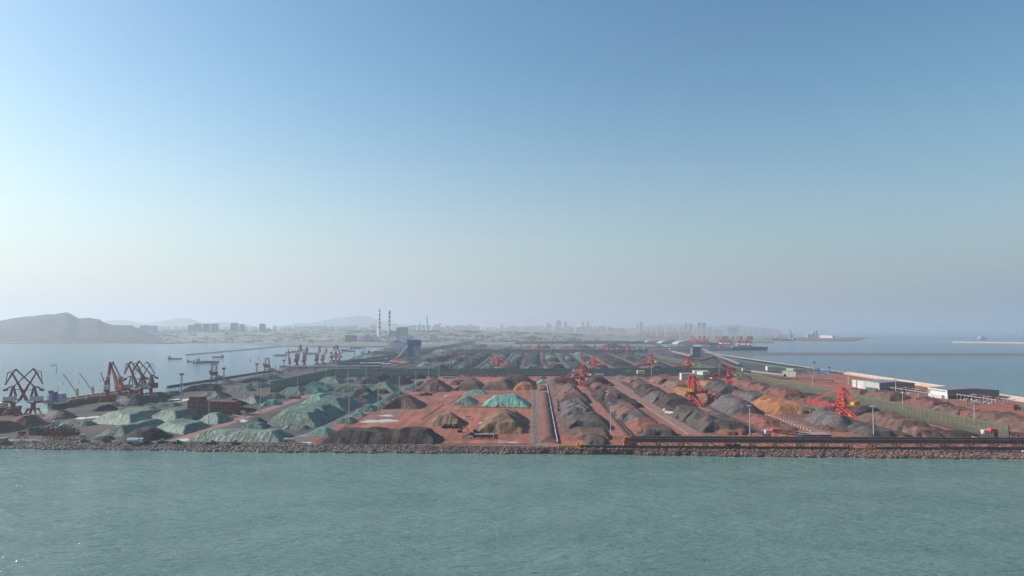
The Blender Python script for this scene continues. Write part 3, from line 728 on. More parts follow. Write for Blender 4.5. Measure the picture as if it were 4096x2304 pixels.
 (7,505,980,950,965,880,None,'ore_maroon','flat topped maroon pile beyond the fence near the inclined stairs',T),
 (7,745,1055,1140,1030,948,None,'ore_brown','dark brown flat pile beyond the fence behind a lamp post',T),
 (7,1035,1110,1340,1080,998,None,'ore_maroon','dark red sharp edged pile beyond the fence',T),
 (7,1190,1215,1800,1205,1036,None,'ore_brown','large brown pile beyond the near fence end at right edge',T),
]
for p in PILES: pile(*p[:9], **p[9])

# low spread of ore along each lane, on which the heaps stand shoulder to shoulder
for (r, x0, x1, yb, y1, H, m, lab) in ((4,1050,1490,1215,700,4.5,'ore_brown','long low brown spread of ore left of the first machine track'),(5,330,640,1195,720,4.5,'ore_dark','long low dark spread of ore right of the first machine track'),(5,940,1360,1190,720,5.0,'ore_dark','long low dark spread of ore left of the second machine track'),
        (5,1610,1890,1180,760,4.5,'ore_maroon','long low maroon spread of ore right of the second machine track'),(6,700,1270,1185,800,4.0,'ore_brown','long low brown spread of ore left of the third machine track'),(6,1470,1880,1190,770,6.0,'ore_maroon','long low maroon spread of ore along the olive fence')):
    A_, B_ = PZ(r, x0, yb), PZ(r, x1, yb); pile_mesh('ore_spread', A_, B_, PZ(r, x0, y1).y-A_.y, H, m, lab, 'ore pile', rad=20, flute=1.2, amp_=.5, humps=.5, step=4.0, cuts=0)
# ================================================================ machines
M = MATS
def wheels(mb, pts, r=.6, w=.5):
    for x, y in pts: mb.tube((x-w/2, y, r), (x+w/2, y, r), r, n=8)
# ---- four-link portal crane (grab crane); local +x is where the jib points
def portal_crane(label, loc, rz, house='white_paint', group=None, s=1.0, gantry_rz=0.0, steel='dull_red'):
    t = E('portal_crane', label, 'crane', loc, rz, group); t.scale = (s, s, s)
    st = M[steel]
    g = MB()
    for sx in (-1, 1):
        for sy in (-1, 1):
            g.taper((sx*8.5, sy*7.5, 0), (sx*4.4, sy*4.0, 9.5), 1.7, 1.7, 2.6, 2.6); g.bx(sx*8.5-2.6, sx*8.5+2.6, sy*7.5-.8, sy*7.5+.8, 0, 1.5)
        g.beam((sx*8.2, -7.2, 2.6), (sx*8.2, 7.2, 2.6), 1.0, 1.5)
    g.bx(-6, 6, -6, 6, 8.3, 10.4)
    g.build('gantry', st, t, rz=gantry_rz-rz)
    MB().lathe([(3.6,10.4),(3.1,12),(2.9,16.6),(4.6,17.2),(4.6,18.0)], 16).build('column', st, t)
    k = MB(); k.bx(-11.5, 6.2, -4.6, 4.6, 18.0, 18.5)
    for x in (-11.5, 6.2): k.beam((x,-4.6,19.5),(x,4.6,19.5),.12)
    k.build('slewing_platform', st, t)
    h = MB(); h.bx(-11, 3.2, -4.0, 4.0, 20.6, 27.0).build('machinery_house', M[house], t)
    c = MB(); c.bx(-11, -1.5, -3.9, 3.9, 18.5, 20.6).build('house_base', st, t)
    c = MB(); c.bx(4.2, 7.6, 1.4, 4.2, 19.2, 22.4).build('operator_cab', M['white_paint' if house == 'white_paint' else 'dark_steel'], t)
    w = MB()
    for y in (-2.6, 2.6):
        w.taper((-3.4, y, 26.8), (-1.2, y*.5, 40.5), 1.5, 2.6, 1.0, 1.3); w.taper((2.8, y, 26.8), (.3, y*.5, 40.5), 1.1, 1.6, .8, 1.0)
        w.beam((-2.6, y*.8, 32), (2.0, y*.8, 32), .5); w.beam((-2.6, y*.8, 32), (.8, y*.6, 38), .4)
    w.bx(-2.0, 1.2, -2.0, 2.0, 40, 41.4); w.build('tower', st, t)
    j = MB()
    for y in (-2.2, 2.2): j.taper((8.0, y, 21.5), (17.6, y*.55, 42), 1.5, 2.6, 1.1, 1.9); j.taper((17.6, y*.55, 42), (26.8, y*.35, 59.4), 1.1, 1.9, .8, 1.2)
    for i in range(8):
        f = i/7; x = 8+18.8*f; z = 21.5+37.9*f; yy = 2.2*(1-.65*f); j.beam((x,-yy,z),(x,yy,z), .5)
    j.build('jib', st, t)
    f = MB()
    for y in (-1.2, 1.2):
        f.taper((22.6, y*.6, 64.6), (26.8, y, 59.2), .7, 1.0, .9, 1.8); f.taper((26.8, y, 59.2), (34.2, y*.5, 44.6), .9, 1.8, .5, .8)
        f.beam((22.6, y*.6, 64.8), (32.4, y*.7, 60.6), .5); f.beam((32.4, y*.7, 60.6), (34.2, y*.5, 45), .42); f.beam((26.8, y, 59.6), (32.4, y*.7, 60.6), .5)
    f.bx(33.2, 35.4, -1.2, 1.2, 43.6, 45.6); f.bx(21.6, 23.6, -1.3, 1.3, 64.2, 65.6); f.build('fly_jib', st, t)
    MB().truss((.2, 0, 40.8), (22.6, 0, 64.8), 1.7, 1.1, 9, .36).build('tie_rod', st, t)
    k = MB()
    for y in (-1.6, 1.6): k.beam((.3, y, 40.6), (-4.5, y, 40), .7, 1.3); k.beam((-4.5, y, 40), (-9.0, y, 36.2), .7, 1.3)
    k.tube((-12.2, 0, 35.4), (-7.2, 0, 36.6), 1.9, n=12); k.build('counterweight', st, t)
    MB().beam((-2.5, 1.8, 36.5), (14.5, 1.2, 35.2), .4, .6).beam((-2.5,-1.8,36.5),(14.5,-1.2,35.2),.4,.6).build('luffing_rack', M['dark_steel'], t)
    return t
# ---- slewing stacker-reclaimer; travels along local y, tail conveyor towards -y; boom along angle a
def stacker(label, loc, rz=AXA, a=180.0, group=None, s=1.0, steel='red_paint', lift=3.0, tail=1, wheel=True):
    t = E('stacker_reclaimer', label, 'stacker reclaimer', loc, rz, group); t.scale = (s, s, s)
    st = M[steel]; ar = R(a)
    b = MB()
    for sx in (-1, 1):
        b.bx(sx*5.2-.6, sx*5.2+.6, -8, 8, 1.2, 2.4)
        for y in (-7, -2.6, 2.6, 7): b.bx(sx*5.2-.45, sx*5.2+.45, y-1.4, y+1.4, 0, 1.3)
        for sy in (-1, 1): b.taper((sx*5.2, sy*6, 2.2), (sx*3.6, sy*3.6, 8.8), 1.1, 1.3, 1.3, 1.5)
        b.beam((sx*5.2,-6,5),(sx*5.2,6,5),.5); b.beam((sx*5,-5,2.6),(sx*4,4,8.4),.35)
    b.bx(-4.6, 4.6, -4.6, 4.6, 8.4, 9.8); b.build('travel_gantry', st, t)
    MB().lathe([(4.0,9.8),(4.0,10.6),(3.2,11.0),(3.2,12.6)], 16).build('slewing_ring', M['dark_steel'], t)
    def sub(mb, name, m): return mb.build(name, m, t, rz=ar)
    w = MB()
    for y in (-3.6, 3.6):
        w.beam((-5, y, 13.2), (5.5, y, 13.2), .9, 1.6)
        w.taper((4.6, y, 13.4), (-1.2, y*.85, 36), 1.5, 1.6, 1.2, 1.2); w.taper((-6.4, y, 13.6), (-3.0, y*.85, 36), 1.5, 1.6, 1.2, 1.2)
        for z0, z1, x0, x1, x2, x3 in ((13.4,20,4.6,-5.4,2.9,-5.4),(20,27,2.9,-5.4,1.1,-4.4),(27,36,1.1,-4.4,-1.2,-3.0)):
            f = 1; w.beam((x2, y*.95, z1), (x3, y*.95, z1), .8); w.beam((x0, y, z0), (x3, y*.95, z1), .65)
    for z, x in ((36,-1.2),(36,-3.0),(28,1.0),(28,-4.2),(21,2.6),(21,-5.2)): w.beam((x,-3.3,z),(x,3.3,z),.9)
    for z0, z1 in ((14,21),(21,28),(28,36)): w.beam((-4.6,-3.2,z0),(-4.2,3.2,z1),.4); w.beam((2.6,3.2,z0),(1.0,-3.2,z1),.4)
    sub(w, 'mast', st)
    k = MB(); k.bx(-4.8, 1.5, -3.0, 3.0, 22, 22.4); k.bx(-4.8, 2.5, -3.3, 3.3, 16.5, 16.9); k.bx(-3.5,.5,-2.2,2.2,17,20.4)
    sub(k, 'walkway', M['yellow_paint'])
    tip = Vector((46, 0, 13.6+lift)); bo = MB(); p0 = Vector((3.5, 0, 13.6))
    bo.truss(p0, tip, 3.4, 2.6, 11, .8)
    for y in (-1.75, 1.75): bo.beam(p0+Vector((0,y,-.9)), tip+Vector((0,y*.9,-.9)), .4, 1.9)
    boom = sub(bo, 'boom', st)
    MB().beam(p0+Vector((0,0,.6)), tip+Vector((0,0,.6)), 1.7, .25).build('belt', M['belt'], boom)
    if wheel:
        wb = MB(); n = 16; cx, cz = tip.x+1.2, tip.z-.2
        for i in range(n):
            a0, a1 = 2*math.pi*i/n, 2*math.pi*(i+1)/n
            for rr in (3.4, 2.2):
                wb.beam((cx+rr*math.cos(a0), -2.6, cz+rr*math.sin(a0)), (cx+rr*math.cos(a1), -2.6, cz+rr*math.sin(a1)), .7, .5)
            if i % 2 == 0:
                wb.beam((cx, -2.6, cz), (cx+3.2*math.cos(a0), -2.6, cz+3.2*math.sin(a0)), .35)
                wb.bx(cx+3.7*math.cos(a0)-.5, cx+3.7*math.cos(a0)+.5, -3.4, -1.8, cz+3.7*math.sin(a0)-.5, cz+3.7*math.sin(a0)+.5)
        wb.build('bucket_wheel', M['rust_steel'], boom)
    for y in (-2.6, 2.6):
        sub(MB().beam((-1.0, y, 36.2), (38, y*.6, tip.z+.4), .8, 1.0), 'tie_bar', st)
        sub(MB().beam((-3.2, y, 36.2), (-17.5, y, 19.2), .8, 1.0), 'tie_bar', st)
    ca = MB()
    for y in (-2.8, 2.8): ca.beam((-4, y, 13.8), (-19.5, y, 17.2), .8, 1.5)
    for x in (-8, -12, -16): ca.beam((x,-2.8,15.4),(x,2.8,15.4),.5)
    sub(ca, 'counterweight_arm', st)
    cw = MB(); cw.bx(-20.5, -15.5, -7.6, 7.6, 16.4, 20.2)
    cw2 = MB()
    for i in range(5): y = -6.2+i*3.1; cw2.bx(-20.7, -15.3, y-.18, y+.18, 16.3, 20.35)
    cwo = sub(cw, 'counterweight', M['yellow_paint']); cw2.build('band', M['rust_steel'], cwo)
    cb = MB(); cb.bx(5.5, 8.5, 3.0, 5.6, 12.6, 15.6); cbo = sub(cb, 'operator_cab', M['orange_red']); MB().bx(8.5, 8.58, 3.3, 5.3, 13.8, 15.2).build('window', M['glass'], cbo)
    MB().bx(-5.6, -1.2, -5.2, -8.8, 2.5, 6.0).build('electrical_room', M['orange_red'], t)
    if tail:
        tl = MB(); A, B = Vector((.5, -2, 11.6)), Vector((.5, -48, 1.6))
        for x in (-1.5, 2.5): tl.beam((x, A.y, A.z), (x, B.y, B.z), .4, 1.2)
        for x in (-1.6, 2.6): tl.beam((x, A.y, A.z+1.5), (x, B.y, B.z+1.2), .16)
        for i in range(12):
            f = i/11; y = A.y+(B.y-A.y)*f; z = A.z+(B.z-A.z)*f; tl.beam((-1.5,y,z-.3),(2.5,y,z-.3),.3)
            for x in (-1.6,2.6): tl.beam((x,y,z),(x,y,z+1.4),.14)
        for y, z in ((-12,9.2),(-22,7.2),(-33,4.6)):
            for x in (-1.5, 2.5): tl.beam((x, y, z), (x, y, 0), .55)
            tl.beam((-1.5,y,z*.5),(2.5,y,z*.5),.3)
        tl.beam((-5.2,-8,2),(-5.2,-26,2),.5,.7); tl.beam((5.2,-8,2),(5.2,-26,2),.5,.7); tl.beam((-5.2,-26,2),(5.2,-26,2),.5)
        to = tl.build('tail_conveyor', st, t); MB().beam(A+Vector((0,0,.3)), B+Vector((0,0,.3)), 2.2, .2).build('belt', M['belt'], to)
        for y in (-13.5, -17.5):
            rl = MB(); rl.tube((3.6, y, 4.4), (4.6, y, 4.4), 2.3, n=14); rl.tube((3.3, y, 4.4), (3.5, y, 4.4), 2.5, n=14); rl.tube((4.7, y, 4.4), (4.9, y, 4.4), 2.5, n=14); rl.bx(3.6,4.6,y-.4,y+.4,1.6,4.4)
            rl.build('cable_reel', M['yellow_paint'], t)
    return t
# ---- quay ship loader
def shiploader(label, loc, rz, boom_up=True):
    t = E('ship_loader', label, 'ship loader', loc, rz, 'ship loaders on the left jetty'); st = M['dull_red']
    g = MB()
    for sx in (-1, 1):
        for sy in (-1, 1): g.beam((sx*6.5, sy*6, 0), (sx*6.5, sy*6, 15), 1.4); g.bx(sx*6.5-.8, sx*6.5+.8, sy*6-2.4, sy*6+2.4, 0, 1.5)
        g.beam((sx*6.5,-6,7),(sx*6.5,6,7),.9,1.2); g.beam((sx*6.5,-6,1.5),(sx*6.5,6,14),.6)
    g.bx(-7.3, 7.3, -6.8, 6.8, 14, 15.6)
    for z in (6, 10): g.beam((-6.5,-6,z),(6.5,-6,z),.7); g.beam((-6.5,6,z),(6.5,6,z),.7)
    g.build('portal', st, t)
    k = MB(); k.bx(-6.4, 7.2, -5.2, 5.2, 21.5, 28); k.bx(-9.2, -6.4, -3, 3, 22, 25.5); k.bx(-5,6,-5.6,-5.2,20.8,21.5); k.build('machinery_house', st, t)
    w = MB()
    for sx in (-1, 1):
        for sy in (-1, 1): w.beam((sx*5.0, sy*4.2, 15), (sx*4.4, sy*3.6, 43), .95)
        for z in (19, 31, 37, 42.6): w.beam((sx*4.6,-3.8,z),(sx*4.6,3.8,z),.7)
        w.beam((sx*4.8,-4,28),(sx*4.4,3.6,42),.45)
    for z in (19, 31, 37, 42.6):
        for y in (-3.8, 3.8): w.beam((-4.6,y,z),(4.6,y,z),.7)
    w.bx(-5.4, 5.4, -4.6, 4.6, 42.4, 43.6)
    for x in (-3.2, -1, 1.2, 3.4): w.bx(x-.7, x+.7, -1, 1, 43.6, 45.2)
    for z in (24, 30, 36): w.bx(4.6, 6.4, -2.4, 2.4, z, z+.4)
    w.build('tower', st, t)
    b = MB(); b.truss((-2, 0, 17.5), (-42, 0, 19), 4, 3.4, 9, .7) if not boom_up else b.truss((-3, 0, 19), (-10, 4, 30), 4, 3, 4, .7)
    b.build('boom', st, t)
    tl = MB()
    for y in (-3.0, 3.0):
        tl.beam((4, y, 20.5), (40, y, 5.0), .9, 2.0); tl.beam((6, y, 12), (34, y, 2.5), .6)
        for i in range(6): x = 8+i*6; zt = 20.5-(x-4)*.43; tl.beam((x, y, zt), (x, y, max(1, zt-7)), .6); tl.beam((x, y, zt), (x+6, y, max(1,zt-9)), .45)
    tl.bx(5, 22, -3.4, 3.4, 8, 10.5)
    tl.beam((16,-3,17),(20,-3,23),.4); tl.beam((20,-3,23),(26,-3,13),.4); tl.beam((16,3,17),(20,3,23),.4); tl.beam((20,3,23),(26,3,13),.4)
    tl.build('tail_conveyor', st, t)
    return t
# ---- high mast lamp post (head ring with lamps) and lattice flood-light tower
def high_mast(label, loc, h=36.0, m='galvanised', group='tall lamp posts in the stock yard'):
    t = E('lamp_post', label, 'lamp post', loc, 0, group)
    MB().tube((0,0,0), (0,0,h), .62, .34, 10).build('pole', M[m], t)
    MB().bx(-1.3,1.3,-1.3,1.3,0,1.1).build('base', M['concrete'], t)
    r = MB()
    for i in range(12):
        a0, a1 = 2*math.pi*i/12, 2*math.pi*(i+1)/12; r.beam((2.6*math.cos(a0),2.6*math.sin(a0),h-.4),(2.6*math.cos(a1),2.6*math.sin(a1),h-.4),.3)
        if i % 2 == 0: r.beam((0,0,h-.2),(2.6*math.cos(a0),2.6*math.sin(a0),h-.4),.2)
    r.lathe([(.5,h-.3),(.6,h+.3),(.1,h+.6)], 8); r.build('lamp_ring', M[m], t)
    l = MB()
    for i in range(8): a0 = 2*math.pi*i/8; x, y = 2.7*math.cos(a0), 2.7*math.sin(a0); l.bx(x-.55,x+.55,y-.55,y+.55,h-1.15,h-.5)
    l.build('lamp', M['mid_grey'], t)
    return t
def flood_tower(label, loc, h=36.0):
    t = E('floodlight_tower', label, 'floodlight tower', loc, 0, 'floodlight towers on the left quay')
    k = MB(); k.truss((0,0,0), (0,0,h), 2.4, 2.4, 11, .34); k.build('mast', M['light_grey'], t)
    for z in (h*.52, h*.62): MB().bx(-2.2,2.2,-2.2,2.2,z,z+.25).bx(-2.2,-2.0,-2.2,2.2,z,z+1.3).bx(2.0,2.2,-2.2,2.2,z,z+1.3).build('platform', M['mid_grey'], t)
    hd = MB(); hd.bx(-3,3,-2.4,2.4,h-.3,h); 
    for x in (-2.6,-.9,.9,2.6):
        for z in (h+.5, h+2.0): hd.bx(x-.6,x+.6,-1.9,-1.0,z,z+1.1); hd.bx(x-.6,x+.6,1.0,1.9,z,z+1.1)
    hd.bx(-3,3,-.1,.1,h,h+3.2); hd.build('lamp_frame', M['mid_grey'], t)
    return t
# ---- ships
def hull_pts(L, B, n=22, full=.80):
    pts = []
    for i in range(n+1):
        f = i/n; x = -L/2+L*f
        w = B/2*min(1, (f/.12)**.45 if f < .12 else 1)*(1 if f < full else max(0, 1-((f-full)/(1-full))**1.9))
        pts.append((x, max(w, .02)))
    return pts
def ship_hull(L, B, zw, zd, fore=2.5):
    b = MB(); pts = hull_pts(L, B); n = len(pts)
    rows = []
    for zf_, fl in ((zw-1.0, .80), (zw+(zd-zw)*.5, .95), (zd, 1.0)):
        row = []
        for k, (x, w) in enumerate(pts):
            f = k/(n-1); rake = (zf_-zw)/(zd-zw+.01)*max(0, f-.8)*L*.09; up = fore*max(0, (f-.86)/.14)*(zf_ == zd)
            st_ = (1-(zf_-zw)/(zd-zw+.01))*L*.03 if f == 0 else 0
            row.append((x+rake+st_, w*(fl if 0 < f else fl*.9), zf_+up))
        rows.append(row)
    vs_ = [(x, w, z) for row in rows for x, w, z in row]+[(x, -w, z) for row in rows for x, w, z in row]
    o = 3*n; fs = []
    for k in range(2):
        for i in range(n-1):
            fs.append((k*n+i+1, k*n+i, (k+1)*n+i, (k+1)*n+i+1)); fs.append((o+k*n+i, o+k*n+i+1, o+(k+1)*n+i+1, o+(k+1)*n+i))
        fs.append((k*n, o+k*n, o+(k+1)*n, (k+1)*n)); fs.append((o+k*n+n-1, k*n+n-1, (k+1)*n+n-1, o+(k+1)*n+n-1))
    for i in range(n-1): fs.append((2*n+i, o+2*n+i, o+2*n+i+1, 2*n+i+1))
    b.add(vs_, fs); return b
def bulk_ship(label, loc, rz, L=170, B=27, zd=9, hull='ship_hull', funnel='blue_paint', cranes=4, hatches=5, hatch='hatch', sup='white_paint', crane_a=None):
    t = E('cargo_ship', label, 'cargo ship', loc, rz)
    ship_hull(L, B, 0, zd).build('hull', M[hull], t)
    a = -L/2
    d = MB(); d.bx(a+8, a+26, -B*.46, B*.46, zd, zd+3.4); d.bx(a+11, a+25, -B*.42, B*.42, zd+3.4, zd+6.4); d.bx(a+13, a+25, -B*.40, B*.40, zd+6.4, zd+9.4); d.bx(a+14, a+25, -B*.40, B*.40, zd+9.4, zd+12.2)
    d.bx(a+16, a+25, -B*.54, B*.54, zd+12.2, zd+12.6); d.bx(a+17, a+25, -B*.36, B*.36, zd+12.6, zd+15.2); d.bx(a+16,a+25.4,-B*.38,B*.38,zd+15.2,zd+15.5)
    so = d.build('superstructure', M[sup], t)
    for z in (zd+4.4, zd+7.4, zd+10.4, zd+13.6):
        wm_ = MB()
        for i in range(9): y = -B*.34+i*B*.085; wm_.bx(a+25.0, a+25.06, y-.4, y+.4, z, z+1.0)
        for i in range(4): x = a+15+i*2.4; wm_.bx(x-.4, x+.4, B*.424, B*.426, z, z+1.0); wm_.bx(x-.4, x+.4, -B*.426, -B*.424, z, z+1.0)
        wm_.build('window', M['glass'], so)
    f = MB(); f.prism([(a+7.5,-4.2),(a+14,-4.6),(a+14,4.6),(a+7.5,4.2)], zd+3.0, zd+17); f.build('funnel', M[funnel], t)
    MB().bx(a+7.2,a+14.3,-4.9,4.9,zd+17,zd+18.2).tube((a+10,0,zd+17),(a+10,0,zd+19.4),1.0).build('funnel_cap', M['dark_steel'], t)
    m_ = MB(); m_.tube((a+21,0,zd+15),(a+21,0,zd+26),.7,.4); m_.beam((a+21,-4,zd+22),(a+21,4,zd+22),.35); m_.beam((a+21,-2.5,zd+25),(a+21,2.5,zd+25),.3); m_.lathe([(.1,zd+15.5),(1.3,zd+16.2),(1.4,zd+17.0),(.3,zd+18)],10,(a+23,6)); m_.build('mast', M['cream'], t)
    if hull == 'ship_hull':
        for y in (-9, 9): MB().bx(a+4, a+10, y-1.2, y+1.2, zd+3.4, zd+5.6).build('lifeboat', M['orange_red'], t)
    x0 = a+30; step = (L-54)/hatches
    for i in range(hatches):
        h = MB(); h.bx(x0+i*step+2, x0+(i+1)*step-4, -B*.36, B*.36, zd, zd+2.0); h.bx(x0+i*step+1.5, x0+(i+1)*step-3.5, -B*.48, -B*.40, zd, zd+4.2); h.bx(x0+i*step+1.5, x0+(i+1)*step-3.5, B*.40, B*.48, zd, zd+4.2)
        h.build('hatch_cover', M[hatch], t)
    for i in range(cranes):
        cx = x0+(i+1)*step-1.8-step*.02; k = MB(); k.tube((cx,0,zd),(cx,0,zd+9),1.9,1.6,12); k.taper((cx,0,zd+9),(cx,0,zd+19),3.6,3.6,2.2,2.2)
        ko = k.build('deck_crane', M['cream'], t)
        j = MB(); ang = (crane_a or [150]*cranes)[i]; r_ = 33; tx, ty = cx+r_*.62*math.cos(R(ang)), r_*.62*math.sin(R(ang)); tz = zd+11+r_*.95
        for o in (-.9,.9): j.beam((cx+o*math.sin(R(ang)), -o*math.cos(R(ang)), zd+10.5), (tx, ty, tz), .9, 1.2)
        for q_ in range(1,8):
            g = q_/8; j.beam((cx+(tx-cx)*g-.9*(1-g), ty*g-.9*(1-g), zd+10.5+(tz-zd-10.5)*g),(cx+(tx-cx)*g+.9*(1-g), ty*g+.9*(1-g), zd+10.5+(tz-zd-10.5)*g),.35)
        j.beam((cx,0,zd+19),(tx,ty,tz),.12); j.beam((tx,ty,tz),(tx,ty,tz-14),.12); j.bx(tx-.5,tx+.5,ty-.5,ty+.5,tz-17,tz-14)
        j.build('jib', M['cream'], ko)
    return t
def coaster(label, loc, rz, L=60, hull='hull_blue', sup='white_paint', group=None):
    B = L*.19; zd = L*.06
    t = E('coaster', label, 'coaster ship', loc, rz, group)
    ship_hull(L, B, 0, zd, L*.03).build('hull', M[hull], t)
    a = -L/2; d = MB(); d.bx(a+L*.05, a+L*.22, -B*.42, B*.42, zd, zd+L*.06); d.bx(a+L*.08, a+L*.20, -B*.38, B*.38, zd+L*.06, zd+L*.12); d.bx(a+L*.11, a+L*.19, -B*.36, B*.36, zd+L*.12, zd+L*.16); d.bx(a+L*.03,a+L*.09,-B*.15,B*.15,zd,zd+L*.15); d.build('superstructure', M[sup], t)
    MB().bx(a+L*.27, a+L*.82, -B*.36, B*.36, zd, zd+L*.03).build('hatch_cover', M['hatch'], t)
    MB().beam((a+L*.15,0,zd+L*.16),(a+L*.15,0,zd+L*.26),L*.008).beam((a+L*.9,0,zd),(a+L*.9,0,zd+L*.16),L*.009).beam((a+L*.15,-B*.2,zd+L*.22),(a+L*.15,B*.2,zd+L*.22),L*.005).build('mast', M['light_grey'], t)
    return t
# ---- road vehicles (small in the photo)
def lorry(label, loc, rz, body='dull_red', cab='white_paint', tank=False, group=None, s=1.0, cat='lorry'):
    t = E('tanker_lorry' if tank else 'tipper_lorry', label, cat, loc, rz, group); t.scale = (s,)*3
    ch = MB(); ch.bx(-5, 4.6, -1.0, 1.0, .7, 1.05); ch.build('chassis', M['dark_steel'], t)
    if tank:
        k = MB(); k.tube((-5.2,0,2.2),(1.8,0,2.2),1.25,n=14); k.bx(-4.5,1,-.5,.5,3.3,3.6); k.build('tank', M[body], t)
    else:
        k = MB(); k.bx(-5.2,1.8,-1.25,1.25,1.1,1.3)
        for y in (-1.25,1.17): k.bx(-5.2,1.8,y,y+.08,1.3,3.0)
        for x in (-5.2,1.7): k.bx(x,x+.1,-1.25,1.25,1.3,3.0)
        k.bx(-5,1.6,-1.1,1.1,1.3,2.7); k.build('tipper_body', M[body], t)
    c = MB(); c.ext([(2.3,.9),(4.7,.9),(4.7,2.1),(4.4,3.3),(2.3,3.4)],-1.2,1.2); co = c.build('cab', M[cab], t)
    MB().add([(4.72,-1.05,2.15),(4.72,1.05,2.15),(4.45,1.05,3.1),(4.45,-1.05,3.1)],[(0,1,2,3)]).build('windscreen', M['glass'], co)
    for x in (-4,-2.7,3.5):
        for y in (-1,1): MB().tube((x,y-.2,.55),(x,y+.2,.55),.55,n=10).build('wheel', M['tyre'], t)
    return t
def car(label, loc, rz, m='white_paint', group=None):
    t = E('parked_car', label, 'car', loc, rz, group)
    b = MB(); b.ext([(-2.2,.35),(2.2,.35),(2.25,.8),(1.3,.95),(.7,1.5),(-1.1,1.52),(-1.9,1.0),(-2.25,.95)],-.88,.88); b.build('body', M[m], t)
    MB().ext([(-1.05,1.0),(1.15,1.0),(.62,1.42),(-1.0,1.44)],-.90,.90).build('window', M['glass'], t)
    for x in (-1.35,1.35):
        for y in (-.8,.8): MB().tube((x,y-.1,.33),(x,y+.1,.33),.33,n=8).build('wheel', M['tyre'], t)
    return t
def excavator(label, loc, rz, m='yellow_paint', group=None, s=1.0):
    t = E('excavator', label, 'excavator', loc, rz, group); t.scale = (s,)*3
    for y in (-1.3,1.3): MB().ext([(-2,.1),(2,.1),(2.3,.5),(2,.95),(-2,.95),(-2.3,.5)],y-.3,y+.3).build('track', M['tyre'], t)
    MB().bx(-2.2,1.4,-1.4,1.4,1.1,2.2).build('body', M[m], t); cb = MB().bx(.2,1.6,.3,1.3,2.2,3.4).build('cab', M['dark_steel'], t)
    MB().beam((1.2,-.4,2),(4.4,-.4,4.8),.5,.7).beam((4.4,-.4,4.8),(6.6,-.4,2.2),.4,.5).build('arm', M[m], t)
    MB().ext([(6.2,2.3),(7.0,2.2),(7.1,1.2),(6.1,1.1)],-1.0,.2).build('bucket', M['dark_steel'], t)
    return t
def loader(label, loc, rz, m='yellow_paint', group=None, s=1.0):
    t = E('wheel_loader', label, 'wheel loader', loc, rz, group); t.scale = (s,)*3
    MB().bx(-3.4,-.6,-1.1,1.1,1.0,2.3).bx(-.6,1.2,-.6,.6,.9,1.7).build('body', M[m], t)
    MB().bx(-1.3,.3,-.9,.9,2.3,3.5).build('cab', M['glass'], t)
    MB().beam((.6,-.7,1.7),(3.0,-.7,.9),.3,.4).beam((.6,.7,1.7),(3.0,.7,.9),.3,.4).build('arm', M[m], t)
    MB().ext([(2.7,.2),(4.2,.15),(3.1,1.6),(2.7,1.4)],-1.5,1.5).build('bucket', M['dark_steel'], t)
    for x in (-2.3,1.0):
        for y in (-1.2,1.2): MB().tube((x,y-.3,.85),(x,y+.3,.85),.85,n=10).build('wheel', M['tyre'], t)
    return t
# ================================================================ placing the machines
def gz(p, z=0.0): return (p.x, p.y, z)
QC = 'portal cranes along the left quay'
portal_crane('leftmost portal crane with white house, jib leaning right over the ore ship', P(50,1662), R(18), gantry_rz=.1, group=QC)
portal_crane('portal crane with white house, jib leaning left and crossing the leftmost crane', P(131,1663), R(196), gantry_rz=.1, group=QC)
portal_crane('portal crane with white house and upright jib seen end on beside the ship', P(427,1607), R(114), gantry_rz=AXA, group=QC)
portal_crane('portal crane with bright red house beside the bulk ship', P(477,1604), R(150), 'orange_red', gantry_rz=AXA, group=QC)
portal_crane('portal crane with white house, left one of the crossing pair at the ship bow', P(523,1601), R(24), gantry_rz=AXA, group=QC)
portal_crane('portal crane with white house, right one of the crossing pair at the ship bow', P(564,1598), R(168), gantry_rz=AXA, group=QC)
portal_crane('portal crane with dark red house at the end of the bulk ship', P(602,1593), R(176), 'dull_red', gantry_rz=AXA, group=QC)
JC = 'portal cranes on the distant left jetty'
for px, py, a, s, lab in ((1157,1478,116,.92,'first from the left, behind the pale green transfer house'), (1187,1474,86,1.12,'tallest, second from the left'), (1217,1472,88,1.0,'third from the left'),
        (1267,1466,86,1.0,'fourth from the left, after the gap'), (1291,1461,76,.88,'fifth, with its jib lowered to the right'), (1327,1452,58,.98,'left one of the crossed trio'), (1343,1451,104,.92,'middle one of the crossed trio'), (1357,1450,150,.95,'right one of the crossed trio')):
    portal_crane('red jetty crane, '+lab, P(px,py), R(a), 'orange_red', JC, s, AXA, 'dull_red')
SG = 'red stacker reclaimers in the stock yard'
NEAR = [
 (3365,1667,130,1.0,3,'nearest red stacker reclaimer with blue edged tail belt beside the green fence'),
 (2772,1613,58,1.15,-2,'big red stacker reclaimer on the second track, yellow counterweight towards the viewer'),
 (2331,1541,196,1.1,-3,'red stacker reclaimer on the first track in front of the transverse fence'),
 (2916,1535,182,.95,2,'red stacker reclaimer on the third track beside the white offices'),
 (2752,1489,192,1.1,-4,'red machine close behind the white offices with boom dropping left'),
 (2602,1478,202,1.15,-6,'red machine behind the fence next to the pale transfer house, boom dropping left'),
 (2377,1476,-40,.95,4,'red machine behind the fence above the low white building'),
 (1990,1475,-40,.95,4,'brightest red machine behind the fence in the middle of the coal yard')]
